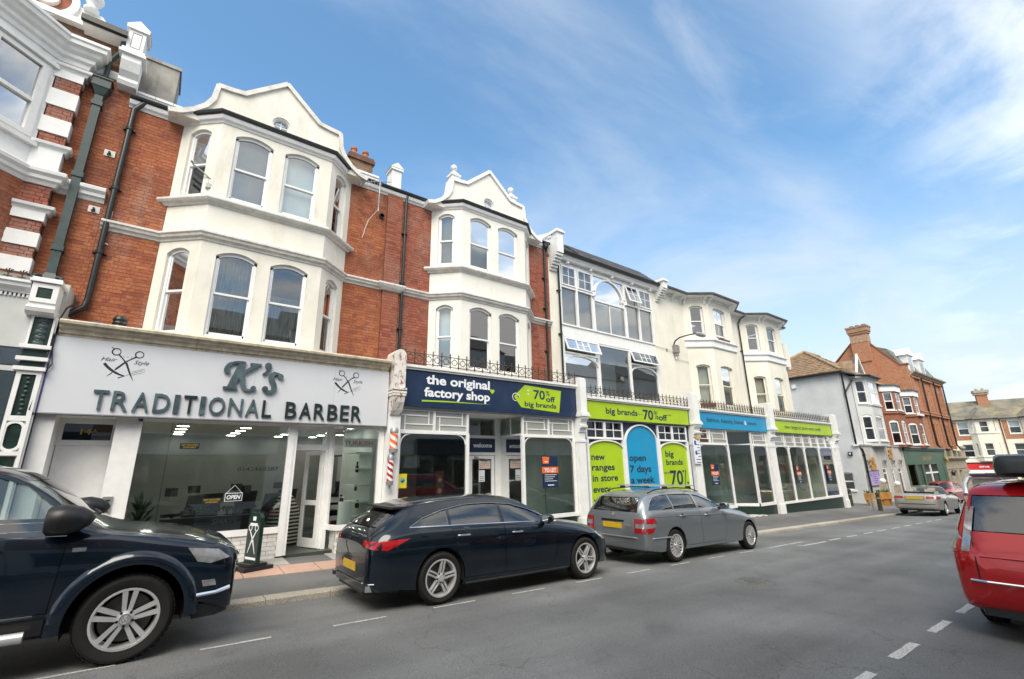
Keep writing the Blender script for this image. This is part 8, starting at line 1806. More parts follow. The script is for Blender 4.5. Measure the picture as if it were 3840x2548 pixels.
def wheel(root, x, y, R, rr, wd, style, out=-1, spin=.3, ca=None):
    """wheel with tyre, rim and spokes; out=-1 faces -y"""
    z = GZ(x)+R; ca = ca or M['alloy']
    b = MB(); h = wd/2
    pr = [(rr, -h*.86), (rr+.012, -h*.95), (R*.90, -h*1.0), (R*.965, -h*.86), (R*.992, -h*.6), (R, -h*.3), (R, h*.3), (R*.992, h*.6), (R*.965, h*.86), (R*.9, h), (rr+.012, h*.95), (rr, h*.86)]
    b.lathe((x, y, z), pr+[pr[0]], 44, axis='y', cap=False)
    w_ = b.build('wheel', M['rubber'], root, smooth=40)
    b = MB()      # tread blocks
    for i in range(44):
        a = 2*PI*i/44
        for (hh, da) in ((-.55, 0), (0, .07), (.55, 0)):
            c, s_ = math.cos(a+da), math.sin(a+da); ra, rb = R-.002, R+.006; t_ = .045
            P = []
            for r_ in (ra, rb):
                for (q, e) in ((-1, -1), (1, -1), (1, 1), (-1, 1)): P.append((x+r_*c-q*t_*.4*s_, y+(hh+e*.2)*h, z+r_*s_+q*t_*.4*c))
            b.add(P, [(4, 5, 6, 7), (0, 1, 5, 4), (1, 2, 6, 5), (2, 3, 7, 6), (3, 0, 4, 7)])
    b.build('tread', M['rubber'], w_)
    fy = y+out*h
    b = MB(); b.lathe((x, y, z), [(rr+.004, out*h*.90), (rr+.008, out*h*.99), (rr-.012, out*h*1.0), (rr-.022, out*h*.8), (rr-.03, out*h*.1), (rr-.03, -out*h*.6)], 40, axis='y', cap=False)
    class G:
        def p(s, u, w, zz): return (x+u, fy-(-out)*0+out*w if False else fy+out*w, z+zz)
    g = G()
    def sp(r0, r1, a0, a1, w0, w1, ya, yb, yc2, yd):   # spoke from radius r0 (angle a0,width w0) to r1
        P = []
        for r_, a, w, (d0, d1) in ((r0, a0, w0, (ya, yb)), (r1, a1, w1, (yc2, yd))):
            c, s_ = math.cos(a), math.sin(a)
            for (e, dd) in ((-1, d0), (1, d0), (1, d1), (-1, d1)): P.append((x+r_*c-e*w/2*s_, fy+out*dd, z+r_*s_+e*w/2*c))
        b.add(P, [(0, 1, 2, 3), (7, 6, 5, 4), (0, 1, 5, 4), (1, 2, 6, 5), (2, 3, 7, 6), (3, 0, 4, 7)])
    if style == 'twin5':
        for i in range(5):
            a = spin+2*PI*i/5
            for e in (-1, 1): sp(rr*.22, rr-.01, a+e*.36, a+e*.17, .034, .045, -.055, -.02, -.03, -.003)
    elif style == 'star5':
        for i in range(5):
            a = spin+2*PI*i/5
            for e in (-1, 1): sp(rr*.20, rr-.012, a+e*.52, a+e*.10, .030, .026, -.06, -.02, -.03, -.003)
            for e in (-1, 1): sp(rr*.45, rr-.05, a+e*.22, a+e*.10, .004, .004, -.02, -.008, -.012, .001)
    elif style == 'multi':
        for i in range(17): a = spin+2*PI*i/17; sp(rr*.2, rr-.01, a, a, .020, .026, -.05, -.02, -.03, -.003)
    else:
        for i in range(7): a = spin+2*PI*i/7; sp(rr*.2, rr-.01, a, a, .05, .04, -.05, -.02, -.03, -.003)
    b.lathe((x, fy, z), [(rr*.27, -out*.06), (rr*.27, -out*.018), (rr*.20, -out*.012), (rr*.19, out*.004), (0, out*.006)], 24, axis='y', cap=False)
    rim = b.build('rim', ca, w_, smooth=30)
    b = MB(); b.lathe((x, fy-out*.10, z), [(0, 0), (rr*.80, 0), (rr*.80, -out*.03), (0, -out*.03)], 28, axis='y'); b.build('brake_disc', mat('brake_disc', (.10, .10, .10), .45, .7), w_)
    b = MB(); b.lathe((x, fy-out*.12, z), [(0, 0), (rr*.93, 0)], 28, axis='y'); b.build('wheel_back', WELL, w_)
    b = MB()
    for i in range(5): a = spin+2*PI*(i+.5)/5; b.lathe((x+rr*.235*math.cos(a), fy, z+rr*.235*math.sin(a)), [(.013, -out*.03), (.013, -out*.012), (0, -out*.010)], 8, axis='y')
    b.build('wheel_bolts', TRIM, w_)
    return w_
def make_car(root, tab, yc, color, wheels, R, rr, style, dlo, splits, doors, wind, rear, archR=None, glass=None, cav=None, hw_in=.72, wwd=.215, spin=(.3, .5), far=True, qglass=None, open_top=None):
    C = Car(tab, yc); archR = archR or R+.05
    body = tmp(C.loft()); 
    if cav: boolean(body, tmp(C.loft(True, cav[0], cav[1])))
    cut = MB()
    hwm = max(r[1] for r in tab)
    for wx in wheels:
        for sg_ in (-1, 1):
            k = 28; V_ = []
            for yy in (sg_*(hwm-.30), sg_*(hwm+.2)): V_ += [(wx+archR*math.cos(2*PI*i/k), yc+yy, GZ(wx)+R+.01+archR*math.sin(2*PI*i/k)) for i in range(k)]
            cut.add(V_, [tuple(range(k)), tuple(range(2*k-1, k-1, -1))]+[(i, (i+1) % k, k+(i+1) % k, k+i) for i in range(k)])
    boolean(body, tmp(cut))
    holes = [clip(dlo, a, c) for a, c in splits] if dlo else []
    if holes:
        cut = MB()
        for h in holes: C.side_prism(h, -1.4, 1.4, cut)
        boolean(body, tmp(cut))
    if wind or rear:
        cut = MB()
        for e in (wind, rear):
            if e:
                poly, xi, xo = e; n = len(poly); V_ = [C.w(xi, y, z) for y, z in poly]+[(xo+(.6 if xo > xi else -.6), yc+y, GZ(xo)+z) for y, z in poly]
                cut.add(V_, [tuple(range(n)), tuple(range(2*n-1, n-1, -1))]+[(i, (i+1) % n, n+(i+1) % n, n+i) for i in range(n)])
        boolean(body, tmp(cut))
    if open_top:
        cut = MB(); x0_, x1_, yy, z0_, z1_ = open_top; cut.prismz([(x0_, yc-yy), (x1_, yc-yy), (x1_, yc+yy), (x0_, yc+yy)], GZ((x0_+x1_)/2)+z0_, GZ((x0_+x1_)/2)+z1_); boolean(body, tmp(cut))
    drs = []
    for dp in doors:
        for sg_ in ((-1, 1) if far else (-1,)):
            g = Vector((sum(p[0] for p in dp)/len(dp), sum(p[1] for p in dp)/len(dp)))
            big = [((p[0]-g.x)*(1+.006/abs(max(.1, abs(p[0]-g.x))))+g.x, (p[1]-g.y)*(1+.006/max(.1, abs(p[1]-g.y)))+g.y) for p in dp]
            ya, yb = (sg_*(hwm-.13), sg_*(hwm+.2))
            c1 = MB(); C.side_prism(dp, ya, yb, c1); c2 = MB(); C.side_prism(big, ya, yb, c2)
            d = tmp(MB()) if 0 else bpy.data.objects.new('door', body.data.copy()); COL.objects.link(d)
            boolean(d, tmp(c1), 'INTERSECT'); boolean(body, tmp(c2)); drs.append(d)
    o0 = wloc(root)
    for o, nm in [(body, 'body')]+[(d, 'door') for d in drs]:
        o.name = nm; o.parent = root; me = o.data; me.transform(Matrix.Translation(-o0)); me.materials.clear(); me.materials.append(color)
        me.shade_smooth(); me.set_sharp_from_angle(angle=math.radians(34)); me.name = nm
    glass = glass or CGL
    for i, h in enumerate(holes): C.side_pane(h).build('side_window', (qglass or glass) if i < len(holes)-1 and qglass else glass, root, smooth=True)
    if wind: C.end_pane(wind[0], wind[1], wind[2]).build('windscreen', CGM if glass is not CGM else CGM, root, smooth=True)
    if rear: C.end_pane(rear[0], rear[1], rear[2]).build('rear_window', qglass or glass, root, smooth=True)
    for i, wx in enumerate(wheels):
        wheel(root, wx, yc-hwm+wwd/2+.012, R, rr, wwd, style, -1, spin[i % 2]); wheel(root, wx, yc+hwm-wwd/2-.012, R, rr, wwd, 'plain', 1, .2)
        for sg_ in (-1, 1):
            b = MB(); b.lathe((wx, yc+sg_*(hwm-.03), GZ(wx)+R+.01), [(archR-.004, 0), (archR-.006, -sg_*.27), (0, -sg_*.27)], 28, axis='y', arc=(-.25, PI+.25)); b.build('wheel_well', WELL, root)
    return C
def seats(root, C, xs_, z0, m_=SEAT, h=.60):
    for i, x in enumerate(xs_):
        for s in (-.36, .36):
            b = MB(); yy = C.yc+s; g = GZ(x)
            b.box(WF, x-.05, x+.42, yy-.24, yy+.24, g+z0-.18, g+z0)
            F = Fr(0, yy, 0); b.prism(F, [(x-.10, g+z0-.05), (x+.05, g+z0-.05), (x-.08, g+z0+h*.72), (x-.18, g+z0+h*.72)], -.23, .23)
            b.prism(F, [(x-.17, g+z0+h*.76), (x-.08, g+z0+h*.76), (x-.09, g+z0+h), (x-.18, g+z0+h)], -.13, .13); b.build('seat', m_, root)
def mirror(root, C, x, z, color, s=1.0, far=True):
    for sg_ in ((-1, 1) if far else (-1,)):
        y = C.yside(x, z-.06)+.02; b = MB()
        q = []
        for (dx, sc) in ((-.07, .78), (-.06, .92), (0, 1.0), (.06, .80), (.10, .45), (.115, .1)):
            for k in range(14):
                t = 2*PI*k/14; cc, ss = math.cos(t), math.sin(t); q.append((x+dx*s+.02, C.yc+sg_*(y+.13+.105*s*sc*math.copysign(abs(cc)**.7, cc)), GZ(x)+z+.075*s*sc*math.copysign(abs(ss)**.7, ss)))
        b.add(q, [(i*14+j, i*14+(j+1) % 14, (i+1)*14+(j+1) % 14, (i+1)*14+j) for i in range(5) for j in range(14)]+[tuple(range(70, 84))]); mo = b.build('door_mirror', color, root, smooth=50)
        b = MB(); b.face([(x-.065*s+.02, C.yc+sg_*(y+.13+.098*s*.86*math.copysign(abs(math.cos(2*PI*k/14))**.7, math.cos(2*PI*k/14))), GZ(x)+z+.075*s*.86*math.copysign(abs(math.sin(2*PI*k/14))**.7, math.sin(2*PI*k/14))) for k in range(14)]); b.build('mirror_glass', mat('mirror_face', (.13, .15, .17), .06, 1), mo)
        b = MB(); b.prismz([(x-.03, C.yc+sg_*(y-.03)), (x+.07, C.yc+sg_*(y-.03)), (x+.05, C.yc+sg_*(y+.10)), (x-.0, C.yc+sg_*(y+.10))], GZ(x)+z-.075*s, GZ(x)+z-.035*s); b.build('mirror_foot', TRIM, root)
def handle(root, C, x, z, m_, l=.2, far=True):
    for sg_ in ((-1, 1) if far else (-1,)):
        b = MB(); y0 = C.yside(x, z); q = [C.w(x-l/2, sg_*(C.yside(x-l/2, z)+.0), z), C.w(x-l/2+.02, sg_*(y0+.03), z+.003), C.w(x+l/2-.02, sg_*(y0+.03), z+.003), C.w(x+l/2, sg_*(y0+.0), z)]; b.tube(q, .013, 8); b.build('door_handle', m_, root, smooth=True)
        b = MB(); b.lathe(C.w(x, sg_*(y0+.004), z-.012), [(.055, 0), (.04, -sg_*.001), (0, -sg_*.001)], 14, axis='y'); b.build('handle_recess', TRIM, root)
def plate_(root, x, y0, y1, z0, z1, nm='number_plate', m_=None, tilt=0):
    b = MB(); b.prism(Fr(x, (y0+y1)/2, PI/2 if 0 else -PI/2), [(-(y1-y0)/2, z0), ((y1-y0)/2, z0), ((y1-y0)/2, z1), (-(y1-y0)/2, z1)], 0, .012); o = b.build(nm, m_ or M['yellow'], root); return o
def ringbadge(root, x, y, z, r, star=True, side=-1, m_=None):
    """round badge on a face looking towards -x (side -1) or +x"""
    b = MB(); n = 18; V_ = []
    for (rr_, dx) in ((r, 0), (r, side*.008), (r*.86, side*.008), (r*.86, 0)):
        V_ += [(x+dx, y+rr_*math.cos(2*PI*i/n), z+rr_*math.sin(2*PI*i/n)) for i in range(n)]
    b.add(V_, [(q*n+i, q*n+(i+1) % n, ((q+1) % 4)*n+(i+1) % n, ((q+1) % 4)*n+i) for q in range(4) for i in range(n)])
    if star:
        for k in range(3):
            a = PI/2+2*PI*k/3; c, s_ = math.cos(a), math.sin(a); b.add([(x+side*.006, y+r*c, z+r*s_), (x+side*.006, y-r*.16*s_, z+r*.16*c), (x+side*.006, y+r*.16*s_, z-r*.16*c), (x+side*.010, y, z)], [(0, 1, 3), (0, 3, 2)])
    return b.build('badge', m_ or M['chrome'], root)
cla = thing('parked_estate_car', 'glossy black blue sleek estate car with chrome window line, parked half on the kerb', 'car', (4.8, 7.22, GZ(4.8)))
T = [(2.44, .62, .24, .74, .56, .46, .78, .81), (2.465, .73, .23, .83, .65, .54, .87, .90), (2.54, .79, .22, .90, .70, .60, .95, 1.00), (2.66, .84, .21, .955, .75, .60, 1.04, 1.10), (2.82, .865, .22, .98, .78, .59, 1.14, 1.20), (3.0, .875, .20, .99, .80, .585, 1.23, 1.29),
     (3.2, .885, .19, 1.0, .81, .585, 1.29, 1.345), (3.7, .89, .18, 1.0, .815, .59, 1.345, 1.40), (4.3, .89, .18, .995, .815, .59, 1.365, 1.425), (4.8, .89, .18, .985, .81, .58, 1.33, 1.40), (5.2, .89, .18, .975, .805, .57, 1.235, 1.31), (5.6, .89, .19, .955, .80, .60, 1.06, 1.14), (5.85, .888, .2, .94, .79, .64, .985, 1.02),
     (6.2, .885, .2, .90, .77, .62, .935, .96), (6.55, .87, .2, .845, .72, .56, .88, .90), (6.85, .82, .19, .76, .64, .50, .79, .81), (7.02, .73, .18, .66, .54, .42, .68, .70), (7.12, .60, .20, .54, .40, .30, .56, .57)]
dlo = [(2.99, 1.015), (4.0, 1.01), (5.0, .995), (5.76, .965), (5.50, 1.075), (5.2, 1.185), (4.85, 1.27), (4.4, 1.305), (3.95, 1.29), (3.55, 1.225), (3.2, 1.125)]
C = make_car(cla, T, 7.22, P_NAVY, (3.46, 6.33), .335, .238, 'star5', dlo, ((2.99, 3.60), (3.65, 4.55), (4.62, 5.76)),
             ([(3.66, .97), (3.72, .62), (3.86, .30), (4.56, .30), (4.585, .97)], [(4.60, .97), (4.60, .30), (5.56, .30), (5.66, .60), (5.66, .93)]),
             ([(-.62, 1.03), (.62, 1.03), (.53, 1.29), (-.53, 1.29)], 4.9, 5.95), ([(-.56, 1.02), (.56, 1.02), (.50, 1.22), (-.50, 1.22)], 3.4, 2.5), cav=(2.85, 5.75), qglass=CGD, glass=CGL, spin=(1.42, 1.1))
C.side_line(dlo[:4], .009, .002, M['chrome'], 'belt_trim', cla); C.side_line([dlo[3]]+dlo[4:]+[dlo[0]], .008, .002, M['chrome'], 'window_surround', cla)
C.side_line([(3.86, .22), (5.9, .235)], .018, .0, TRIM, 'sill_trim', cla)
handle(cla, C, 3.83, .875, M['chrome']); handle(cla, C, 4.83, .86, M['chrome']); mirror(cla, C, 5.40, 1.035, P_NAVY)
seats(cla, C, (4.55, 3.75), .62, h=.60)
lp = [(2.60, .865), (2.98, .885), (2.86, .835), (2.66, .745), (2.585, .755)]
C.side_patch(lp, .0, M['lens'], 'tail_light', cla, out=.006, cell=.06)
b = MB()
for s in (-1, 1):
    for k in range(11):
        y0, y1 = .48+.028*k, .48+.028*(k+1); f = lambda y, z: C.w(C.xat(y, z, 3.0, 2.44)-.006, s*y, z)
        b.face([f(y0, .80-.004*k), f(y1, .80-.004*(k+1)), f(y1, .865), f(y0, .865-.002*k)])
b.build('tail_light', M['lens'], cla)
b = MB()
for s in (-1,): b.tube([C.w(2.50, .40*0+s*-.0, .0)]*1+[C.w(2.5, .1, .5)], .001) if 0 else None
b = MB(); F = Fr(0, 7.22, 0)
b.prismz([(2.83, 7.22-.52), (2.83, 7.22+.52), (3.12, 7.22+.56), (3.12, 7.22-.56)], GZ(2.9)+1.245, GZ(2.9)+1.275); b.build('roof_spoiler', TRIM, cla)
b = MB(); b.prismz([(2.47, 6.72), (2.47, 7.72), (2.56, 7.86), (2.9, 7.95), (2.9, 6.49), (2.56, 6.58)], GZ(2.5)+.19, GZ(2.5)+.23); b.build('rear_diffuser', TRIM, cla)
b = MB(); b.tube([C.w(2.52, -.785, .345), C.w(2.47, -.72, .34), C.w(2.440, -.55, .335), C.w(2.434, 0, .33), C.w(2.440, .55, .335), C.w(2.47, .72, .34)], .009, 6); b.build('chrome_strip', M['chrome'], cla)
for s in (-1, 1):
    b = MB(); b.prism(Fr(2.475, 7.22+s*.60, -PI/2+s*.30), [(-.12, GZ(2.5)+.25), (.12, GZ(2.5)+.25), (.13, GZ(2.5)+.325), (-.13, GZ(2.5)+.325)], -.1, .014); e = b.build('exhaust_finisher', M['chrome'], cla)
    b = MB(); b.prism(Fr(2.475, 7.22+s*.60, -PI/2+s*.30), [(-.10, GZ(2.5)+.264), (.10, GZ(2.5)+.264), (.11, GZ(2.5)+.311), (-.11, GZ(2.5)+.311)], .014, .018); b.build('exhaust_opening', WELL, e)
plate_(cla, 2.445, 6.97, 7.47, GZ(2.45)+.44, GZ(2.45)+.55); ringbadge(cla, 2.475, 7.22, GZ(2.45)+.84, .045)
b = MB(); b.tube([(2.70, 7.22, GZ(2.7)+1.06), (2.62, 7.0, GZ(2.7)+1.04), (2.63, 6.80, GZ(2.7)+1.05)], .010, 6); b.build('rear_wiper', TRIM, cla)
C.side_patch([(6.62, .74), (6.78, .77), (6.98, .66), (7.02, .60), (6.80, .62)], .0, M['lensw'], 'headlight', cla, out=.008, cell=.06)
b = MB(); b.prismz([(6.3, 6.45), (6.9, 6.62), (7.1, 6.9), (7.13, 7.22), (7.1, 7.54), (6.9, 7.82), (6.3, 8.0)], GZ(6.9)+.17, GZ(6.9)+.20); b.build('front_splitter', TRIM, cla)
tr = thing('pickup_truck', 'dark blue pickup truck with silver twin spoke wheels, cut off by the left edge', 'pickup truck', (-1.5, 7.16, GZ(-1.5)))
T = [(-4.30, .80, .55, 1.10, .76, .70, 1.12, 1.14), (-4.22, .90, .50, 1.16, .88, .82, 1.18, 1.20), (-2.75, .94, .45, 1.18, .90, .84, 1.20, 1.22), (-2.55, .94, .44, 1.18, .90, .66, 1.62, 1.68), (-2.3, .945, .44, 1.18, .90, .63, 1.74, 1.80), (-1.5, .945, .43, 1.18, .90, .63, 1.755, 1.82), (-1.15, .945, .43, 1.18, .90, .63, 1.70, 1.77), (-.85, .945, .43, 1.18, .895, .66, 1.54, 1.62), (-.45, .945, .43, 1.17, .885, .73, 1.25, 1.31),
     (-.25, .945, .44, 1.15, .89, .78, 1.17, 1.195), (.2, .945, .45, 1.09, .88, .77, 1.11, 1.135), (.56, .94, .42, 1.025, .87, .76, 1.04, 1.06), (.73, .915, .36, .975, .85, .73, .99, 1.01), (.82, .88, .33, .94, .82, .70, .955, .975), (.87, .83, .33, .90, .76, .64, .92, .93), (.89, .74, .35, .86, .68, .56, .87, .88)]
dlo = [(-2.35, 1.22), (-.50, 1.205), (-.62, 1.33), (-.95, 1.60), (-1.15, 1.68), (-2.2, 1.68)]
C = make_car(tr, T, 7.16, P_BLUE, (-3.12, -.02), .385, .262, 'twin5', dlo, ((-2.35, -1.72), (-1.66, -.50)),
             ([(-1.62, 1.16), (-1.62, .52), (-.60, .52), (-.56, 1.16)], [(-2.42, 1.16), (-2.42, .9), (-2.2, .52), (-1.67, .52), (-1.67, 1.16)]),
             ([(-.72, 1.30), (.72, 1.30), (.58, 1.66), (-.58, 1.66)], -1.3, .1), None, archR=.47, cav=(-2.5, -.55), glass=CGM, wwd=.26, spin=(.55, .28))
mirror(tr, C, -.62, 1.31, TRIM, 1.8); seats(tr, C, (-1.45,), .80, h=.66)
for wx in (-3.12, -.02):
    for s in (-1, 1):
        b = MB(); k = 22; V_ = []
        for i in range(k+1):
            a = PI*1.06*i/k-.03*PI; c, s_ = math.cos(a), math.sin(a)
            for (r_, o_) in ((.458, -.06), (.460, .035), (.50, .045), (.56, .018), (.585, -.02)):
                V_.append((wx+r_*c, 7.16+s*(.945+o_), GZ(wx)+.385+.01+r_*s_*1.03))
        b.add(V_, [(i*5+j, i*5+j+1, (i+1)*5+j+1, (i+1)*5+j) for i in range(k) for j in range(4)]); b.build('wheel_arch_flare', P_BLUE, tr, smooth=60)
b = MB(); b.tube([(-2.6, 6.13, GZ(-2)+.36), (-.70, 6.13, GZ(-.7)+.37)], .045, 10); b.build('side_step', M['alloy'], tr, smooth=True)
b = MB(); b.box(WF, -2.5, -.6, 6.22, 6.4, GZ(-1)+.34, GZ(-1)+.46); b.build('sill', TRIM, tr)
C.side_patch([(-.51, 1.055), (-.41, 1.055), (-.41, 1.02), (-.51, 1.02)], 0, M['lensw'], 'side_indicator', tr, out=.012)
C.side_patch([(.40, .985), (.68, .95), (.80, .86), (.62, .82), (.50, .845)], 0, M['lensw'], 'headlight', tr, out=.012, cell=.05)
b = MB()
for s in (-1, 1):
    f = lambda y, z: C.w(C.xat(y, z, .2, .89)+.012, s*y, z)
    for k in range(6): b.face([f(.48+.055*k, .80), f(.48+.055*(k+1), .80), f(.48+.055*(k+1), .875), f(.48+.055*k, .875)])
b.build('headlight', M['lensw'], tr)
b = MB()
for z in (.72, .78): b.tube([C.w(C.xat(abs(y), z-.02, .2, .89)+.02, y, z) for y in (-.62, -.3, 0, .3, .62)], .012, 6)
b.tube([C.w(.66, -.91, .60), C.w(.82, -.86, .61), C.w(.895, -.6, .63), C.w(.905, 0, .63), C.w(.895, .6, .63), C.w(.82, .86, .61)], .016, 6); b.build('chrome_grille_bar', M['chrome'], tr)
b = MB(); b.prismz([(.52, 6.26), (.74, 6.30), (.85, 6.45), (.89, 7.16), (.85, 7.87), (.74, 8.02), (.52, 8.06)], GZ(.8)+.30, GZ(.8)+.43); b.build('lower_bumper', TRIM, tr)
b = MB(); b.tube([C.w(.50, -.945, .52), C.w(.70, -.925, .53), C.w(.83, -.875, .56)], .02, 6); b.build('fog_surround', M['chrome'], tr); C.side_patch([(.56, .66), (.68, .66), (.70, .60), (.58, .60)], 0, M['lensw'], 'fog_light', tr, out=.012, both=False)
b = MB(); b.box(WF, -4.2, -2.7, 6.35, 7.97, GZ(-3.4)+1.19, GZ(-3.4)+1.24); b.build('bed_cover', TRIM, tr)
b = MB(); b.tube([C.w(-.50, -.30, 1.315), C.w(-.42, .1, 1.30), C.w(-.5, .5, 1.315)], .014, 6); b.build('wiper', TRIM, tr)
wv = [o for o in tr.children if o.name.startswith('wheel') and o.name[5:6] in ('', '.')]
t_ = MB(); zc_ = GZ(-.02)+.385; FV = Fr(0, 6.215+0.012-.0, 0); yb_ = 7.16-.945+.012-.006
FV = Fr(0, yb_, 0)
for s in (-1, 1):
    stroke(t_, FV, [(-.02+s*.022, zc_+.032), (-.02+s*.010, zc_+.004)], [.007, .007], 0, .004); stroke(t_, FV, [(-.02+s*.034, zc_+.020), (-.02+s*.014, zc_-.030), (-.02, zc_-.006)], [.007]*3, 0, .0042)
n = 20; stroke(t_, FV, [(-.02+.044*math.cos(2*PI*i/n), zc_+.044*math.sin(2*PI*i/n)) for i in range(n+1)], [.006]*(n+1), 0, .004); t_.build('hub_emblem', M['chrome'], tr)
for k in range(3): b = MB(); b.tube([C.w(C.xat(y, .66+.09*k, .2, .89)+.012, y, .66+.09*k) for y in (-.55, -.3, 0, .3, .55)], .03, 6); b.build('grille_slat', TRIM, tr)
es = thing('estate_car', 'silver grey estate car with roof rails and cross bars, ahead of the black one', 'car', (10.5, 7.27, GZ(10.5)))
T = [(8.14, .62, .38, .66, .58, .50, .69, .72), (8.16, .78, .30, .80, .70, .60, .84, .88), (8.20, .84, .26, .92, .77, .64, .99, 1.04), (8.30, .875, .24, .97, .80, .65, 1.13, 1.20), (8.44, .885, .22, .99, .82, .64, 1.26, 1.33), (8.60, .888, .2, 1.0, .825, .63, 1.315, 1.385), (9.1, .89, .2, 1.01, .83, .63, 1.365, 1.43), (9.9, .89, .2, 1.01, .83, .63, 1.385, 1.45), (10.4, .89, .2, 1.005, .825, .62, 1.35, 1.425), (10.75, .89, .2, 1.0, .82, .61, 1.265, 1.345), (11.1, .888, .2, .985, .815, .63, 1.12, 1.19), (11.35, .886, .2, .965, .80, .66, 1.02, 1.06),
     (11.8, .885, .2, .92, .78, .64, .96, .99), (12.3, .87, .2, .84, .73, .58, .875, .90), (12.65, .82, .19, .74, .64, .50, .77, .80), (12.82, .72, .2, .62, .52, .40, .65, .67), (12.9, .6, .24, .5, .4, .3, .52, .54)]
dlo = [(8.36, 1.035), (9.5, 1.04), (10.6, 1.03), (11.22, 1.01), (10.95, 1.14), (10.6, 1.25), (10.2, 1.325), (9.6, 1.345), (9.0, 1.335), (8.66, 1.28), (8.48, 1.17)]
C = make_car(es, T, 7.27, P_GREY, (9.10, 12.2), .318, .222, 'multi', dlo, ((8.36, 9.18), (9.22, 10.08), (10.14, 11.22)),
             ([(9.20, 1.0), (9.30, .66), (9.50, .30), (10.09, .30), (10.10, 1.0)], [(10.12, 1.0), (10.12, .30), (11.05, .30), (11.14, .6), (11.14, .97)]),
             ([(-.65, 1.06), (.65, 1.06), (.56, 1.32), (-.56, 1.32)], 10.5, 11.5), ([(-.63, 1.0), (.63, 1.0), (.55, 1.29), (-.55, 1.29)], 9.0, 8.16), cav=(8.30, 11.2), glass=CGM, spin=(.2, .1))
C.side_line(dlo[3:]+[dlo[0]], .007, .002, M['chrome'], 'window_surround', es); C.side_line([(8.3, .90), (9.6, .885), (11.6, .84)], .004, .0, TRIM, 'waist_crease', es)
handle(es, C, 9.42, .90, P_GREY); handle(es, C, 10.38, .885, P_GREY); mirror(es, C, 11.0, 1.06, P_GREY, 1.05); seats(es, C, (10.0, 9.2), .66, h=.58)
C.side_patch([(8.17, .58), (8.36, .62), (8.47, .80), (8.44, .885), (8.22, .885)], 0, M['lens'], 'tail_light', es, out=.007, cell=.05)
b = MB(); f = lambda s, y, z: C.w(C.xat(y, z, 8.5, 8.14)-.008, s*y, z)
for s in (-1, 1):
    for k in range(6):
        y0, y1 = .56+.048*k, .56+.048*(k+1)
        b.face([f(s, y0, .60), f(s, y1, .60), f(s, y1, .87), f(s, y0+.01, .87)])
b.build('tail_light', M['lens'], es)
b = MB()
for s in (-1, 1):
    for k in range(6): y0, y1 = .60+.040*k, .60+.040*(k+1); b.face([tuple(Vector(f(s, y0, .69))-Vector((.004, 0, 0))), tuple(Vector(f(s, y1, .69))-Vector((.004, 0, 0))), tuple(Vector(f(s, y1, .775))-Vector((.004, 0, 0))), tuple(Vector(f(s, y0, .775))-Vector((.004, 0, 0)))])
b.build('reversing_light', M['lensw'], es); C.side_patch([(8.18, .69), (8.42, .71), (8.44, .78), (8.20, .78)], 0, M['lensw'], 'reversing_light', es, out=.011, cell=.05)
plate_(es, 8.135, 7.03, 7.55, GZ(8.1)+.66, GZ(8.1)+.77)
b = MB(); b.box(WF, 8.136, 8.16, 6.98, 7.60, GZ(8.1)+.79, GZ(8.1)+.83); b.build('plate_recess', TRIM, es); ringbadge(es, 8.16, 7.27, GZ(8.1)+.93, .045)
b = MB(); b.tube([C.w(8.9, -.895, .50), C.w(8.35, -.885, .50), C.w(8.20, -.80, .50), C.w(8.135, -.55, .50), C.w(8.12, 0, .50), C.w(8.135, .55, .50), C.w(8.20, .80, .50)], .018, 6); b.build('bumper_strip', P_GREY, es)
b = MB(); b.prismz([(8.18, 6.55), (8.18, 7.99), (8.7, 8.05), (8.7, 6.45)], GZ(8.2)+.22, GZ(8.2)+.30); b.build('lower_bumper', TRIM, es)
for s in (-1, 1):
    b = MB(); b.tube([C.w(8.62, s*.60, 1.37), C.w(8.9, s*.60, 1.44), C.w(9.6, s*.60, 1.475), C.w(10.2, s*.59, 1.455), C.w(10.55, s*.58, 1.38)], .014, 8); b.build('roof_rail', TRIM, es, smooth=True)
for x in (9.25, 10.15):
    b = MB(); b.box(WF, x-.03, x+.03, 7.27-.74, 7.27+.74, GZ(x)+1.505, GZ(x)+1.53)
    bar = b.build('roof_bar', M['alloy'], es)
    for s in (-1, 1): b = MB(); b.add([(x-.06, 7.27+s*.60-.05, GZ(x)+1.45), (x+.06, 7.27+s*.60-.05, GZ(x)+1.45), (x+.06, 7.27+s*.60+.05, GZ(x)+1.45), (x-.06, 7.27+s*.60+.05, GZ(x)+1.45), (x-.035, 7.27+s*.6-.04, GZ(x)+1.506), (x+.035, 7.27+s*.6-.04, GZ(x)+1.506), (x+.035, 7.27+s*.6+.04, GZ(x)+1.506), (x-.035, 7.27+s*.6+.04, GZ(x)+1.506)], [(0, 1, 2, 3), (4, 5, 6, 7), (0, 1, 5, 4), (1, 2, 6, 5), (2, 3, 7, 6), (3, 0, 4, 7)]); b.build('bar_foot', TRIM, bar)
b = MB(); b.tube([(8.36, 7.27, GZ(8.3)+1.28), (8.25, 7.27, GZ(8.3)+1.06), (8.24, 7.0, GZ(8.3)+1.03)], .009, 5); b.build('rear_wiper', TRIM, es)
rv = thing('people_carrier', 'red people carrier with black roof box, its rear filling the right edge', 'people carrier', (9.9, .80, GZ(9.9)))
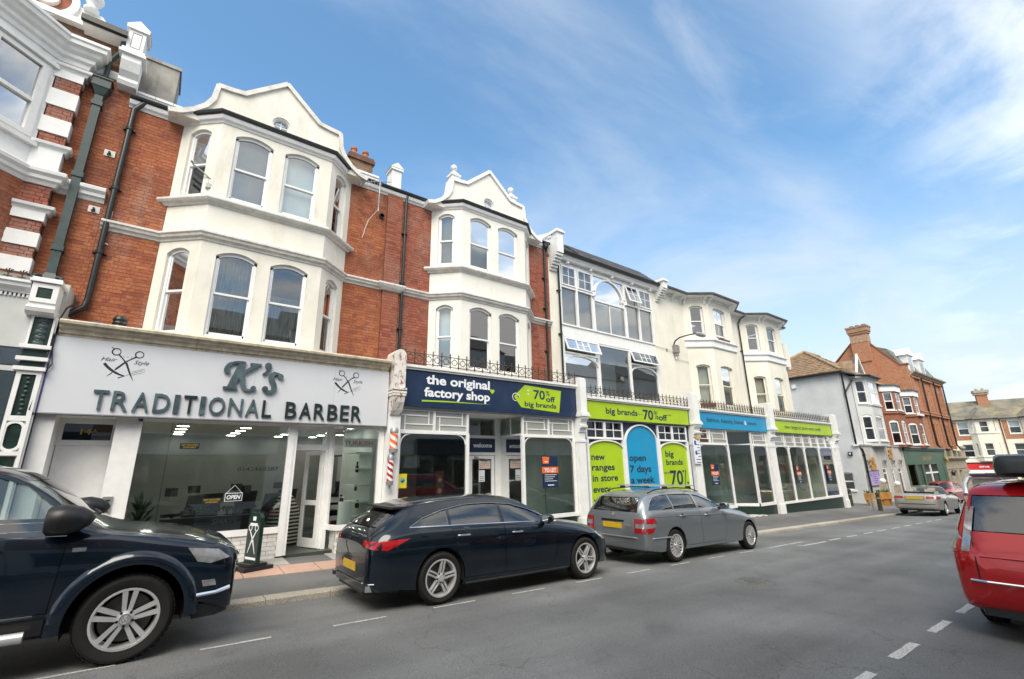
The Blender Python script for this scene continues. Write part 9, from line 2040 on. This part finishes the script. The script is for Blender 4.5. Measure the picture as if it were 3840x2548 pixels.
T = [(7.74, .62, .42, .72, .60, .50, .75, .78), (7.77, .78, .34, .86, .72, .62, .90, .94), (7.84, .86, .29, .98, .79, .66, 1.05, 1.12), (7.93, .885, .27, 1.07, .81, .66, 1.27, 1.36), (8.03, .895, .26, 1.10, .815, .645, 1.46, 1.54), (8.16, .90, .25, 1.11, .82, .63, 1.58, 1.64), (8.4, .90, .24, 1.11, .825, .63, 1.62, 1.68), (9.6, .90, .22, 1.10, .83, .64, 1.65, 1.72), (10.4, .90, .22, 1.08, .83, .63, 1.60, 1.68), (11.0, .90, .22, 1.05, .82, .62, 1.38, 1.46), (11.5, .895, .22, 1.02, .80, .66, 1.12, 1.17), (12.0, .88, .22, .95, .76, .62, .99, 1.02), (12.35, .80, .22, .82, .66, .5, .85, .88), (12.5, .62, .28, .62, .5, .4, .65, .68)]
dlo = [(8.30, 1.15), (10.0, 1.14), (11.25, 1.10), (10.9, 1.30), (10.4, 1.50), (9.6, 1.58), (8.55, 1.56), (8.38, 1.48)]
C = make_car(rv, T, .80, P_RED, (8.78, 11.45), .325, .225, 'plain', dlo, ((8.30, 9.15), (9.22, 10.12), (10.18, 11.25)), ([(9.24, 1.08), (9.24, .35), (10.14, .35), (10.14, 1.08)],),
             ([(-.66, 1.18), (.66, 1.18), (.56, 1.52), (-.56, 1.52)], 10.4, 11.8), ([(-.675, 1.13), (.675, 1.13), (.60, 1.535), (-.60, 1.535)], 8.9, 7.75), cav=(8.06, 11.2), qglass=CGD, glass=CGD)
b = MB(); f = lambda s, y, z, o=.008: C.w(C.xat(y, z, 8.6, 7.72)-o, s*y, z)
seats(rv, C, (9.9, 8.9), .72, h=.6)
C.side_patch([(7.80, .93), (7.90, .90), (8.02, .98), (8.10, 1.20), (8.20, 1.50), (8.05, 1.44), (7.93, 1.14), (7.84, 1.02)], 0, M['lensw'], 'tail_light', rv, out=.009, cell=.04)
C.side_patch([(7.80, .89), (7.90, .86), (8.0, .92), (8.0, .97), (7.9, .91), (7.80, .935)], 0, M['lens'], 'tail_light', rv, out=.008, cell=.04)
b = MB()
for s in (-1, 1):
    for k in range(9):
        z0, z1 = .90+.055*k, .90+.055*(k+1); ya = .70-.012*k
        b.face([f(s, ya, z0), f(s, ya+.075, z0), f(s, ya+.063, z1), f(s, ya-.012, z1)])
b.build('tail_light', M['lensw'], rv)
b = MB()
for s in (-1, 1):
    b.tube([f(s, .66, z, .002) for z in (.62, .8, 1.0, 1.13)]+[f(s, .61, 1.54, .004)], .008, 5)
b.build('tailgate_seam', TRIM, rv)
b = MB(); b.tube([f(-1, y, .60, .012) for y in (.74, .5, .2)]+[f(1, y, .60, .012) for y in (0.01, .3, .6, .74)], .013, 6); b.build('chrome_strip', M['chrome'], rv)
b = MB(); b.tube([f(-1, y, .86, -.005) for y in (.62, .3)]+[f(1, y, .86, -.005) for y in (.01, .3, .62)], .016, 6); b.build('tailgate_crease', P_RED, rv)
b = MB(); b.prismz([(7.79, .80-.70), (7.79, .80+.70), (8.4, .80+.84), (8.4, .80-.84)], GZ(7.9)+.24, GZ(7.9)+.36); b.build('lower_bumper', TRIM, rv)
plate_(rv, 7.745, .54, 1.06, GZ(7.7)+.66, GZ(7.7)+.77)
for s in (-1, 1):
    b = MB(); b.prism(Fr(7.79, .80+s*.45, -PI/2), [(-.10, GZ(7.8)+.39), (.10, GZ(7.8)+.39), (.09, GZ(7.8)+.43), (-.09, GZ(7.8)+.43)], 0, .02); b.build('reflector', M['lens'], rv)
    b = MB(); b.tube([C.w(8.14, s*.66, 1.53), C.w(8.22, s*.665, 1.64), C.w(8.4, s*.655, 1.715), C.w(8.8, s*.65, 1.74), C.w(10.2, s*.64, 1.74), C.w(10.6, s*.62, 1.64)], .026, 8); b.build('roof_rail', M['alloy'], rv, smooth=True)
rb = thing('roof_box', 'black angular roof box carried on the red people carrier', 'roof box', (9.2, .78, GZ(9)+1.8))
b = MB(); g = GZ(8.6)
P = []
for (x, hy, z0, z1) in ((7.95, .26, 1.80, 1.93), (8.0, .36, 1.775, 1.99), (8.15, .39, 1.77, 2.01), (9.6, .39, 1.77, 2.02), (10.0, .34, 1.78, 1.96), (10.2, .22, 1.80, 1.88)):
    for (y, z) in ((-hy, z0), (-hy-.01, z0+(z1-z0)*.45), (-hy+.02, z1-.02), (-hy+.06, z1), (hy-.06, z1), (hy-.02, z1-.02), (hy+.01, z0+(z1-z0)*.45), (hy, z0)): P.append((x, .76+y, g+z))
b.add(P, [(i*8+j, i*8+(j+1) % 8, (i+1)*8+(j+1) % 8, (i+1)*8+j) for i in range(5) for j in range(8)]+[tuple(range(8)), tuple(range(47, 39, -1))]); b.build('shell', mat('matt_black_box', (.018, .022, .022), .35, var=.2), rb, smooth=35)
for x in (8.6, 9.6): b = MB(); b.box(WF, x-.03, x+.03, .14, 1.46, g+1.735, g+1.765); b.build('cross_bar', M['alloyd'], rb)
cv = thing('convertible_car', 'silver open top convertible with pale headrests, rear to us at the junction', 'car', (31.4, 7.12, GZ(31.4)))
T = [(29.25, .62, .38, .66, .56, .46, .69, .71), (29.28, .76, .32, .80, .68, .56, .84, .87), (29.36, .83, .28, .89, .76, .62, .93, .955), (29.7, .875, .24, .93, .80, .66, .965, .99), (30.3, .88, .22, .94, .81, .68, .965, .99), (31.5, .88, .22, .93, .81, .68, .95, .97), (32.1, .88, .22, .91, .80, .66, .94, .96), (33.0, .87, .22, .84, .76, .6, .86, .89), (33.6, .80, .22, .70, .64, .5, .73, .76), (33.8, .62, .28, .56, .5, .4, .58, .6)]
C = make_car(cv, T, 7.12, P_SILV, (30.25, 32.9), .315, .22, 'star5', None, (), ([(30.75, .90), (30.75, .32), (31.85, .32), (31.95, .88)],), None, None, open_top=(30.15, 31.75, .62, .62, 1.4))
b = MB(); f = lambda s, y, z, o=.008: C.w(C.xat(y, z, 29.9, 29.24)-o, s*y, z)
for s in (-1, 1):
    for k in range(6): y0, y1 = .44+.055*k, .44+.055*(k+1); b.face([f(s, y0, .76), f(s, y1, .76), f(s, y1, .86), f(s, y0, .87)])
b.build('tail_light', M['lens'], cv); C.side_patch([(29.30, .74), (29.55, .76), (29.75, .85), (29.38, .86)], 0, M['lens'], 'tail_light', cv, out=.008, cell=.05)
plate_(cv, 29.24, 6.80, 7.44, GZ(29.2)+.73, GZ(29.2)+.84); b = MB(); b.box(WF, 29.245, 29.27, 6.74, 7.50, GZ(29.2)+.70, GZ(29.2)+.87); b.build('plate_panel', P_SILV, cv)
b = MB(); b.tube([f(s*1.0 if 0 else (1 if y > 0 else -1), abs(y), .52, .006) for y in (-.72, -.4, .01, .4, .72)], .013, 6); b.build('bumper_strip', TRIM, cv)
b = MB(); b.prismz([(29.3, 6.5), (29.3, 7.74), (29.8, 7.9), (29.8, 6.34)], GZ(29.4)+.22, GZ(29.4)+.30); b.build('lower_bumper', TRIM, cv)
CS_ = mat('cream_leather', (.55, .52, .46), .6); seats(cv, C, (30.95,), .62, CS_, .62); seats(cv, C, (30.35,), .66, CS_, .52)
b = MB(); zz = GZ(31.9); b.tube([(32.05, 6.44, zz+.93), (31.65, 6.52, zz+1.24), (31.58, 6.62, zz+1.29), (31.56, 7.12, zz+1.31), (31.58, 7.62, zz+1.29), (31.65, 7.72, zz+1.24), (32.05, 7.80, zz+.93)], .028, 8); wf = b.build('windscreen_frame', P_SILV, cv, smooth=True)
b = MB(); b.face([(32.05, 6.46, zz+.94), (32.05, 7.78, zz+.94), (31.62, 7.66, zz+1.26), (31.62, 6.58, zz+1.26)]); b.build('windscreen', CGM, wf)
b = MB(); b.box(WF, 30.12, 30.2, 6.55, 7.69, GZ(30)+.97, GZ(30)+1.05); b.build('hood_cover_edge', TRIM, cv); mirror(cv, C, 31.75, 1.0, P_SILV); handle(cv, C, 31.0, .80, P_SILV)
fr = thing('red_hatchback', 'bright red hatchback parked far off beyond the convertible', 'car', (45, 9.0, GZ(45)))
T = [(42.9, .6, .36, .6, .5, .4, .63, .66), (43.0, .76, .28, .76, .66, .5, .8, .83), (43.4, .83, .24, .88, .74, .58, .92, .95), (43.9, .85, .22, .95, .78, .62, .99, 1.03), (44.5, .86, .22, .97, .79, .58, 1.28, 1.36), (45.1, .86, .22, .98, .79, .57, 1.42, 1.48), (46.2, .86, .22, .99, .79, .57, 1.42, 1.47), (46.7, .85, .22, .98, .78, .57, 1.25, 1.32), (46.9, .80, .26, .9, .7, .55, .98, 1.02), (46.95, .66, .34, .7, .6, .5, .73, .76)]
C = make_car(fr, T, 9.25, P_RED, (43.65, 46.2), .30, .2, 'plain', [(44.3, 1.0), (46.6, 1.01), (46.4, 1.33), (45.1, 1.38), (44.7, 1.25)], ((44.3, 45.4), (45.46, 46.6)), (), ([(-.66, 1.0), (.66, 1.0), (.52, 1.36), (-.52, 1.36)], 45.2, 43.5), None, cav=(44.2, 46.7))
